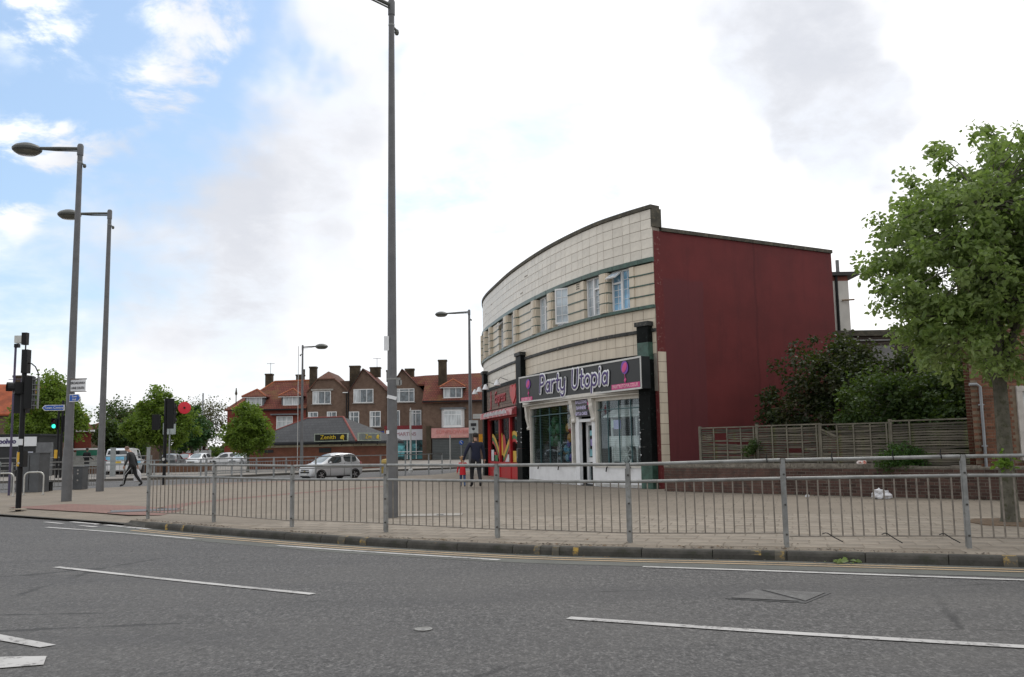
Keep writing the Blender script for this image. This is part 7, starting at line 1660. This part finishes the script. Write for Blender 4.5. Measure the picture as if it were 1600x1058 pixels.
# ------------------------------------------------------------------ posts and small signs in the middle distance
def pole(name, label, cat, x, y, h, r=.045, m=None): t = thing(name, label, cat, (x, y, 0)); MB().tube([(x, y, 0), (x, y, h)], r, 8).build('pole', m or m_steel2, t, smooth=True); return t
m_polew = mat('pale_post', (.50, .50, .48), .5, .05, 3.)
t = pole('crossing_beacon_pole', 'pale slender post in front of the shop with the white sign', 'post', -6.05, 53.6, 3.5, .055, m_polew); MB().lathe([(.02, 0), (.06, .1), (.0, .3)], (-6.05, 53.6, 3.5), n=8).build('finial', m_polew, t)
MB().lathe([(.14, 0), (.14, .16), (.06, .2)], (-6.05, 53.6, 0), n=10).build('base', m_polew, t)
pole('sign_post', 'thin pale post in front of the grey roller shutter', 'post', -3.9, 56, 2.15, .035, m_polew)
t = pole('keep_left_post', 'thin post carrying a small round blue sign beside the child', 'sign', -2.95, 51.5, 1.75, .035); MB().lathe([(.13, 0), (.12, .02), (0, .03)], (-2.95, 51.45, 1.66), (0, -1, 0), 18).build('blue_disc', m_blue, t); MB().bar((-3.0, 51.4, 1.72), (-2.91, 51.4, 1.60), .035, .02, (0, 1, 0)).build('white_arrow', m_signw, t)
t = thing('bus_stop_plate', 'square white plate with a dark symbol on the slim lamp post by the red shop', 'sign', (-2.62, 59.75, 2.6)); MB().box((-2.62, 59.75, 2.72), (.62, .05, .85)).build('plate', mat('pale_grey_sign', (.5, .52, .52), .5), t); MB().box((-2.62, 59.72, 2.86), (.36, .02, .2)).lathe([(.13, 0), (0, .02)], (-2.62, 59.73, 2.58), (0, -1, 0), 10).build('symbol', m_signb, t)
t = thing('street_name_plate', 'small pale street name plate above the square plate on the slim lamp post', 'sign', (-2.3, 59.75, 3.3)); MB().box((-2.2, 59.75, 3.40), (.9, .04, .3)).build('plate', mat('pale_plate', (.55, .55, .53), .5), t)
t = thing('yellow_sign', 'orange and white sign board behind the man in the navy jacket', 'sign', (-1.95, 57, 0)); MB().box((-1.9, 57, 1.95), (.55, .1, .5)).build('orange_panel', mat('orange_panel', (.75, .33, .01), .4), t); MB().box((-1.8, 56.98, 1.55), (.26, .1, .45)).build('white_panel', m_signw, t); MB().tube([(-1.85, 57.1, 0), (-1.85, 57.1, 2.1)], .04, 6).build('post', m_steel2, t)
t = thing('grit_bin', 'yellow grit bin between the tallest lamp post and the pale slender post', 'bin', (-7.35, 52.5, 0), R(8)); m_grit = mat('buff_yellow_plastic', (.42, .30, .08), .6, .1, 4.)
MB().lathe([(.34, 0), (.42, .55)], n=4, sx=1., sy=.8).build('body', m_grit, t, world=False); MB().lathe([(.47, .56), (.46, .64), (.30, .78), (0, .82)], n=4, sx=1, sy=.85).build('lid', m_grit, t, world=False)
t = pole('sign_post', 'post with two square signs standing over the white van', 'sign', -22.6, 60.0, 3.35, .05); MB().box((-22.8, 59.9, 2.95), (.42, .04, .75)).box((-22.38, 59.95, 2.95), (.36, .04, .75)).build('plate', mat('grey_sign_back', (.33, .37, .36), .6), t)
pole('lamp_column', 'thin bare column right of the red round sign', 'post', -35.0, 100, 6.2, .10); pole('lamp_column', 'thinner bare column left of the small round tree', 'post', -38.2, 112, 8.6, .09)
pole('aerial_mast', 'very thin pale mast in front of the low hipped roof building', 'post', -14.9, 63, 8.6, .022, m_polew)
light_rail('guard_railing', 'grey railing on the far footway in front of the planter', [(-33, 56.2), (-30.5, 56.5), (-28, 56.7), (-25.9, 57), (-24.3, 57.2), (-22.8, 57.6)], 1.25, 0, rails=(1., .62))
for x, y in ((-24.35, 55.6), (-22.6, 56.6)):
    t = thing('marker_post', 'flat pale grey marker post on the far footway %s the stooping man' % ('left of' if x < -23.5 else 'just right of'), 'post', (x, y, 0)); MB().box((x, y, .85), (.30 if x < -23.5 else .2, .08, 1.7)).build('post', mat('post_grey', (.27, .29, .29), .6) if x < -23.5 else bpy.data.materials['post_grey'], t); MB().box((x, y, 1.72), (.32 if x < -23.5 else .22, .1, .05)).build('cap', bpy.data.materials['post_grey'], t)
t = thing('planter_wall', 'low brown brick planter wall on the far footway', 'wall', (-30, 64, 0)); MB().obox((-42, 64.2, -.05), (20.5, .6, 0), (0, .4, 0), (0, 0, .58)).build('wall', brick_mat('planter_brick', (.20, .10, .06), (.16, .08, .05), (.15, .11, .08)), t); MB().obox((-42.05, 64.14, .53), (20.6, .6, 0), (0, .52, 0), (0, 0, .09)).build('coping', mat('buff_coping', (.30, .25, .15), .8), t)

# ------------------------------------------------------------------ left background
t = thing('hoarding_kiosk', 'black fronted kiosk with a white name board cut by the left edge', 'kiosk', (-35.5, 61, 0))
MB().box((-36.2, 62, 1.3), (9.5, 3, 2.7)).build('wall', m_cab2, t); MB().box((-36.2, 62, 2.72), (9.7, 3.2, .12)).build('roof', m_dark, t)
fs = MB().box((-35.2, 60.44, 2.28), (5.6, .1, .62)).build('name_board', m_signw, t)
text_mesh('woolwo', .44, (1, 0, 0), (0, 0, 1), (-33.62, 60.38, 2.30), mat('indigo_letter', (.06, .05, .13), .5), 'lettering', fs, .02, xs=1.0, bold=.02)
MB().box((-32.05, 60.4, 2.28), (1.0, .1, .62)).build('name_board', m_signw, t); MB().lathe([(.13, 0), (0, .02)], (-32.9, 60.42, 2.2), (0, -1, 0), 12).build('round_lamp', m_signw, t)
for x, w in ((-36.6, .7), (-32.55, .55), (-32.0, .45)): MB().box((x, 60.44, 1.0), (w, .06, 1.25)).build('poster', mat('poster_paper', (.50, .52, .60), .7, .25, 6.) if x < -36 else bpy.data.materials['poster_paper'], t)
MB().box((-31.1, 60.6, 1.1), (1.0, .3, 2.2)).build('grey_panel', mat('grey_panel', (.14, .145, .15), .6), t)
t = thing('barrier_clutter', 'grey stacked barrier parts beside the kiosk behind the bicycle hoops', 'barrier', (-34.8, 58.2, 0))
for k in range(5): MB().box((-34.9+k*.28, 58.2+.1*(k % 2), .75+.12*(k % 3)), (.22, .3, .5)).build('panel', mat('barrier_grey', (.34, .36, .36), .6) if k == 0 else bpy.data.materials['barrier_grey'], t)
for q in (.3, .55, .95): MB().box((-34.4, 58.1, q), (1.7, .06, .06)).build('rail', m_steel2, t)
hl = thing('terraced_house', 'orange red roofed house with a chimney at the far left edge', 'house', (-46, 82, 0))
MB().box((-47, 86, 2.6), (9, 8, 5.2)).build('wall', m_bb, hl)
s = MB(); a, b, c, d = (-52, 81.6, 5.1), (-42.2, 81.6, 5.1), (-42.2, 90.5, 5.1), (-52, 90.5, 5.1); ra, rb_ = (-52, 86, 8.15), (-44.6, 86, 8.05)
for q in ([a, b, rb_, ra], [c, d, ra, rb_], [b, c, rb_]): s.slab(q, (0, 0, -.15))
s.build('roof', mat('orange_roof', (.30, .075, .03), .85, .2, 1.2, .2, 8), hl); chimney(hl, -46.5, 86, 7.7, 8.9, 1.3)
hb = thing('corner_house', 'brown brick house with a sloping gable and white windows behind the first lamp post', 'house', (-44.5, 90, 0))
MB().slab([(-49, 90, 0), (-42.4, 90, 0), (-42.4, 90, 4.8), (-43.1, 90, 6.6), (-44.5, 90, 8.2), (-47, 90, 8.4), (-49, 90, 7)], (-3.9, 7, 0)).build('wall', brick_mat('buff_brick', (.27, .15, .10), (.21, .12, .085), (.22, .16, .12)), hb)
s = MB().slab([(-42.25, 89.7, 4.7), (-43.05, 89.7, 6.8), (-46.95, 97, 6.8), (-46.15, 97, 4.7)], (-.1, 0, -.05)).slab([(-43.05, 89.7, 6.8), (-44.5, 89.7, 8.4), (-48.4, 97, 8.4), (-46.95, 97, 6.8)], (-.1, 0, -.08)).slab([(-44.5, 89.7, 8.4), (-49.2, 89.7, 8.6), (-53.2, 97, 8.6), (-48.4, 97, 8.4)], (0, 0, -.1)); s.build('roof', m_tiled, hb)
for z0, z1, cx in ((4.6, 6.2, -43.2), (2.5, 4.2, -43.25)): winbox(hb, cx, 90, z0, z1, .95, (.5,), .6, .1)
MB().box((-44.0, 89.8, 1.95), (3.6, .4, .65)).build('blue_fascia', mat('navy_fascia', (.02, .04, .20), .5), hb); MB().box((-44.6, 89.55, 1.95), (1.2, .1, .5)).build('orange_panel', mat('orange_fascia', (.55, .17, .03), .5), hb); MB().box((-43.1, 89.55, 1.95), (.5, .1, .5)).build('white_panel', m_signw, hb)
MB().box((-44, 89.9, .8), (3.6, .2, 1.6)).build('shop_window', mat('busy_shop_window', (.10, .22, .30), .4, .8, 1.3, col2=(.5, .5, .45), thr=(.5, .6)), hb)
hy = thing('corner_shop', 'shop with a pale yellow fascia behind the pair of black signal poles', 'shop', (-46, 84, 0))
MB().box((-46.2, 86, 1.5), (5.2, 3, 3.0)).build('wall', mat('shop_grey', (.25, .24, .22), .8), hy); MB().box((-45.0, 84.3, 2.2), (2.9, .3, .75)).build('yellow_fascia', mat('pale_yellow_fascia', (.68, .52, .20), .6), hy); MB().box((-45.0, 84.2, 1.6), (3.2, .7, .2)).build('red_awning', mat('dull_red_awning', (.35, .10, .07), .7), hy); MB().box((-45, 84.4, .7), (2.8, .2, 1.4)).build('shop_window', m_curtain, hy)
hg = thing('brick_shop', 'red brick building with a slate roof and a green fascia left of the white van', 'shop', (-40.7, 88, 0))
MB().slab([(-42.3, 88, 0), (-40.7, 88, 0), (-40.7, 88, 3.7), (-42.3, 88, 3.7)], (-3.2, 6, 0)).build('wall', m_rb, hg); s = MB().slab([(-42.3, 87.6, 3.65), (-40.3, 87.6, 3.65), (-42.9, 90.6, 5.5), (-43.6, 90.6, 5.5)], (0, 0, -.12)).slab([(-40.3, 87.6, 3.65), (-43.6, 94, 3.65), (-42.9, 90.6, 5.5)], (0, 0, -.12)); s.build('roof', m_tiled, hg)
MB().box((-41.3, 87.55, 3.6), (2.2, .12, .16)).build('gutter', m_plastic, hg)
MB().box((-40.6, 86.9, .8), (2.6, .9, 1.6)).build('shop_front', mat('pale_shopfront', (.36, .37, .35), .6), hg); MB().box((-40.3, 86.4, 1.5), (2.0, .1, .5)).build('green_fascia', mat('green_fascia', (.02, .16, .10), .5), hg); MB().box((-40.6, 86.42, 1.86), (2.7, .12, .16)).build('cornice', m_wpaint, hg)
hc = thing('far_house', 'brick house peak with a square chimney between the lamp post and the trees', 'house', (-49, 112, 0))
MB().box((-48.5, 116, 2.5), (7, 8, 5)).build('wall', m_bb, hc); s = MB(); a, b, c, d = (-52.4, 111.6, 4.6), (-44.4, 111.6, 4.6), (-44.4, 120, 4.6), (-52.4, 120, 4.6); ap = (-47.2, 115.6, 7.3)
for q in ([a, b, ap], [b, c, ap], [c, d, ap], [d, a, ap]): s.slab(q, (0, 0, -.15))
s.build('roof', m_tiled, hc); MB().box((-46.9, 115.4, 7.0), (1.35, 1, 1.5)).build('chimney', mat('brown_chimney', (.17, .09, .06), .9, .2, 2.), hc)
hw = thing('rendered_house', 'pale rendered house with a sharp gable behind the parked cars', 'house', (-43.3, 122, 0))
MB().slab([(-46.0, 122, 0), (-42.8, 122, 0), (-42.8, 122, 3.0), (-43.0, 122, 3.75), (-43.7, 122, 3.5), (-46.0, 122, 2.2)], (0, 6, 0)).build('wall', mat('pale_render', (.50, .49, .48), .8, .12, 1.2), hw)
for x, z in ((-43.3, 1.6), (-43.3, .9), (-43.5, 2.7), (-45.5, 1.6)): MB().box((x, 121.95, z), (.35, .1, .4)).build('window', m_win, hw)
MB().prism([(-44.8, 121.9), (-44.2, 121.9), (-44.2, 122.1), (-44.8, 122.1)], 0, 1.5).build('arched_door', m_dark, hw)
for (x0, x1, y, z, lab, mm) in ((-55, -47.2, 118, 1.9, 'low red brick house with white windows behind the tree beyond the crossing', m_rb), (-41.9, -40.0, 116, 1.75, 'small red brick house right of the pale rendered gable', m_rb), (-34.2, -33.2, 108, 2.2, 'narrow red brick end wall left of the small round tree', m_rb)):
    t = thing('far_house', lab, 'house', ((x0+x1)/2, y, 0)); MB().box(((x0+x1)/2, y+2, z/2), (x1-x0, 4, z)).build('wall', mm, t)
    MB().slab([(x0-.2, y-.2, z), (x1+.2, y-.2, z), (x1+.2, y+2, z+.5), (x0-.2, y+2, z+.5)], (0, 0, -.08)).build('roof', m_tiled, t)
    if x1-x0 > 2: 
        for k in range(2): MB().box((x0+(x1-x0)*(.3+.4*k), y-.03, z*.6), ((x1-x0)*.14, .1, z*.35)).build('window', m_plastic, t)
t = thing('white_fence', 'pale board fence below the brown budding tree', 'fence', (-35.9, 104, 0))
for k in range(8): MB().box((-37.1+k*.36, 104, .95), (.33, .08, 1.3)).build('board', mat('fence_white', (.48, .49, .50), .7) if k == 0 else bpy.data.materials['fence_white'], t)
for k in range(3): MB().box((-37.2+k*1.3, 104.1, .9), (.12, .12, 1.8)).build('post', m_steel2, t)

# trees of the middle distance
gp = 'round street trees beyond the side road'
tree('street_tree', 'broad green tree behind the near traffic signal and the kiosk', 'tree', (-38.9, 76, 0), 2.5, .15, [((0, 0, 4.4), (3.1, 2.7, 2.2)), ((.2, 0, 6.4), (1.7, 1.6, 1.8)), ((-1.2, 0, 3.6), (1.9, 1.8, 1.3)), ((1.3, 0, 4.6), (1.6, 1.6, 1.5))], 420, 44, .28, .24, m_mid, 31, gp, shell=.25, lumpy=.2)
tree('street_tree', 'green tree with a high left shoulder behind the signal with the red sign', 'tree', (-27.4, 71, 0), 1.5, .13, [((-.4, 0, 4.7), (1.35, 1.4, 1.7)), ((0, 0, 3.3), (2.5, 2.2, 1.45)), ((1.1, 0, 4.2), (1.3, 1.3, 1.2)), ((-1.5, 0, 3.4), (1.4, 1.4, 1.1))], 420, 44, .25, .22, m_mid, 32, gp, shell=.25, lumpy=.2)
tree('street_tree', 'small round bright green tree left of the low hipped roof building', 'tree', (-18.0, 62, 0), 1.1, .09, [((0, 0, 2.5), (1.75, 1.6, 1.3)), ((.0, 0, 3.5), (1.15, 1.1, 1.2))], 300, 44, .17, .17, m_mid, 33, gp, shell=.2, lumpy=.12)
tree('far_tree', 'low dark green tree between the second and third lamp posts', 'tree', (-42.2, 96, 0), 1.0, .15, [((0, 0, 3.0), (1.7, 1.7, 1.8)), ((1.8, 0, 2.6), (1.8, 1.6, 1.5))], 200, 34, .36, .36, m_deep, 34, shell=.2)
tree('far_tree', 'dark green upright tree right of the red round sign', 'tree', (-34.5, 98, 0), 1.6, .15, [((0, 0, 3.6), (1.55, 1.5, 2.3))], 170, 34, .3, .32, leaf_mat('bottle_green_leaf', (.02, .06, .018), (.03, .085, .024), None, .25), 35, shell=.2)
tree('far_tree', 'brown budding tree with bare twigs behind the small round tree', 'tree', (-40.0, 118, 0), 1.5, .2, [((0, 0, 4.2), (3.0, 2.6, 2.7)), ((-1.2, 0, 6.3), (2.0, 2.0, 2.2)), ((1.3, 0, 6.0), (2.0, 2, 2.4))], 300, 12, .5, .26, m_bud, 36, shell=.3, twigs=240, fork=7, bark=mat('twig_bark', (.10, .08, .065), .9))
tree('far_tree', 'thin pale tree top behind the brown brick corner house', 'tree', (-47.0, 108, 0), 3.0, .2, [((0, 0, 6.2), (2.2, 2.0, 1.6)), ((1.6, 0, 5.2), (1.3, 1.2, 1.3))], 130, 18, .38, .3, m_deep, 37, shell=.3, twigs=90)
# the wood that closes the view far behind
g2 = np.random.default_rng(77); wp = np.stack([g2.uniform(-120, -16, 9000), g2.uniform(150, 162, 9000), np.abs(g2.normal(0, 1, 9000))], 1)
wp[:, 2] = np.array([(2.2+1.6*mnoise.noise(Vector((x*.09, 1, 0))))*u for x, u in zip(wp[:, 0], g2.uniform(0, 1, 9000)**.6)]); o = leaf_object('far_wood', wp, .9, m_deep, None, 78, .2); o['kind'] = 'stuff'
t = thing('far_building', 'long low brown roofed building closing the view behind the terrace', 'building', (10, 150, 0)); MB().box((10, 155, 2.2), (70, 8, 4.4)).build('wall', m_bb, t); MB().slab([(-26, 150, 4.3), (46, 150, 4.3), (46, 155, 7), (-26, 155, 7)], (0, 0, -.2)).slab([(46, 160, 4.3), (-26, 160, 4.3), (-26, 155, 7), (46, 155, 7)], (0, 0, -.2)).build('roof', m_tiled, t)
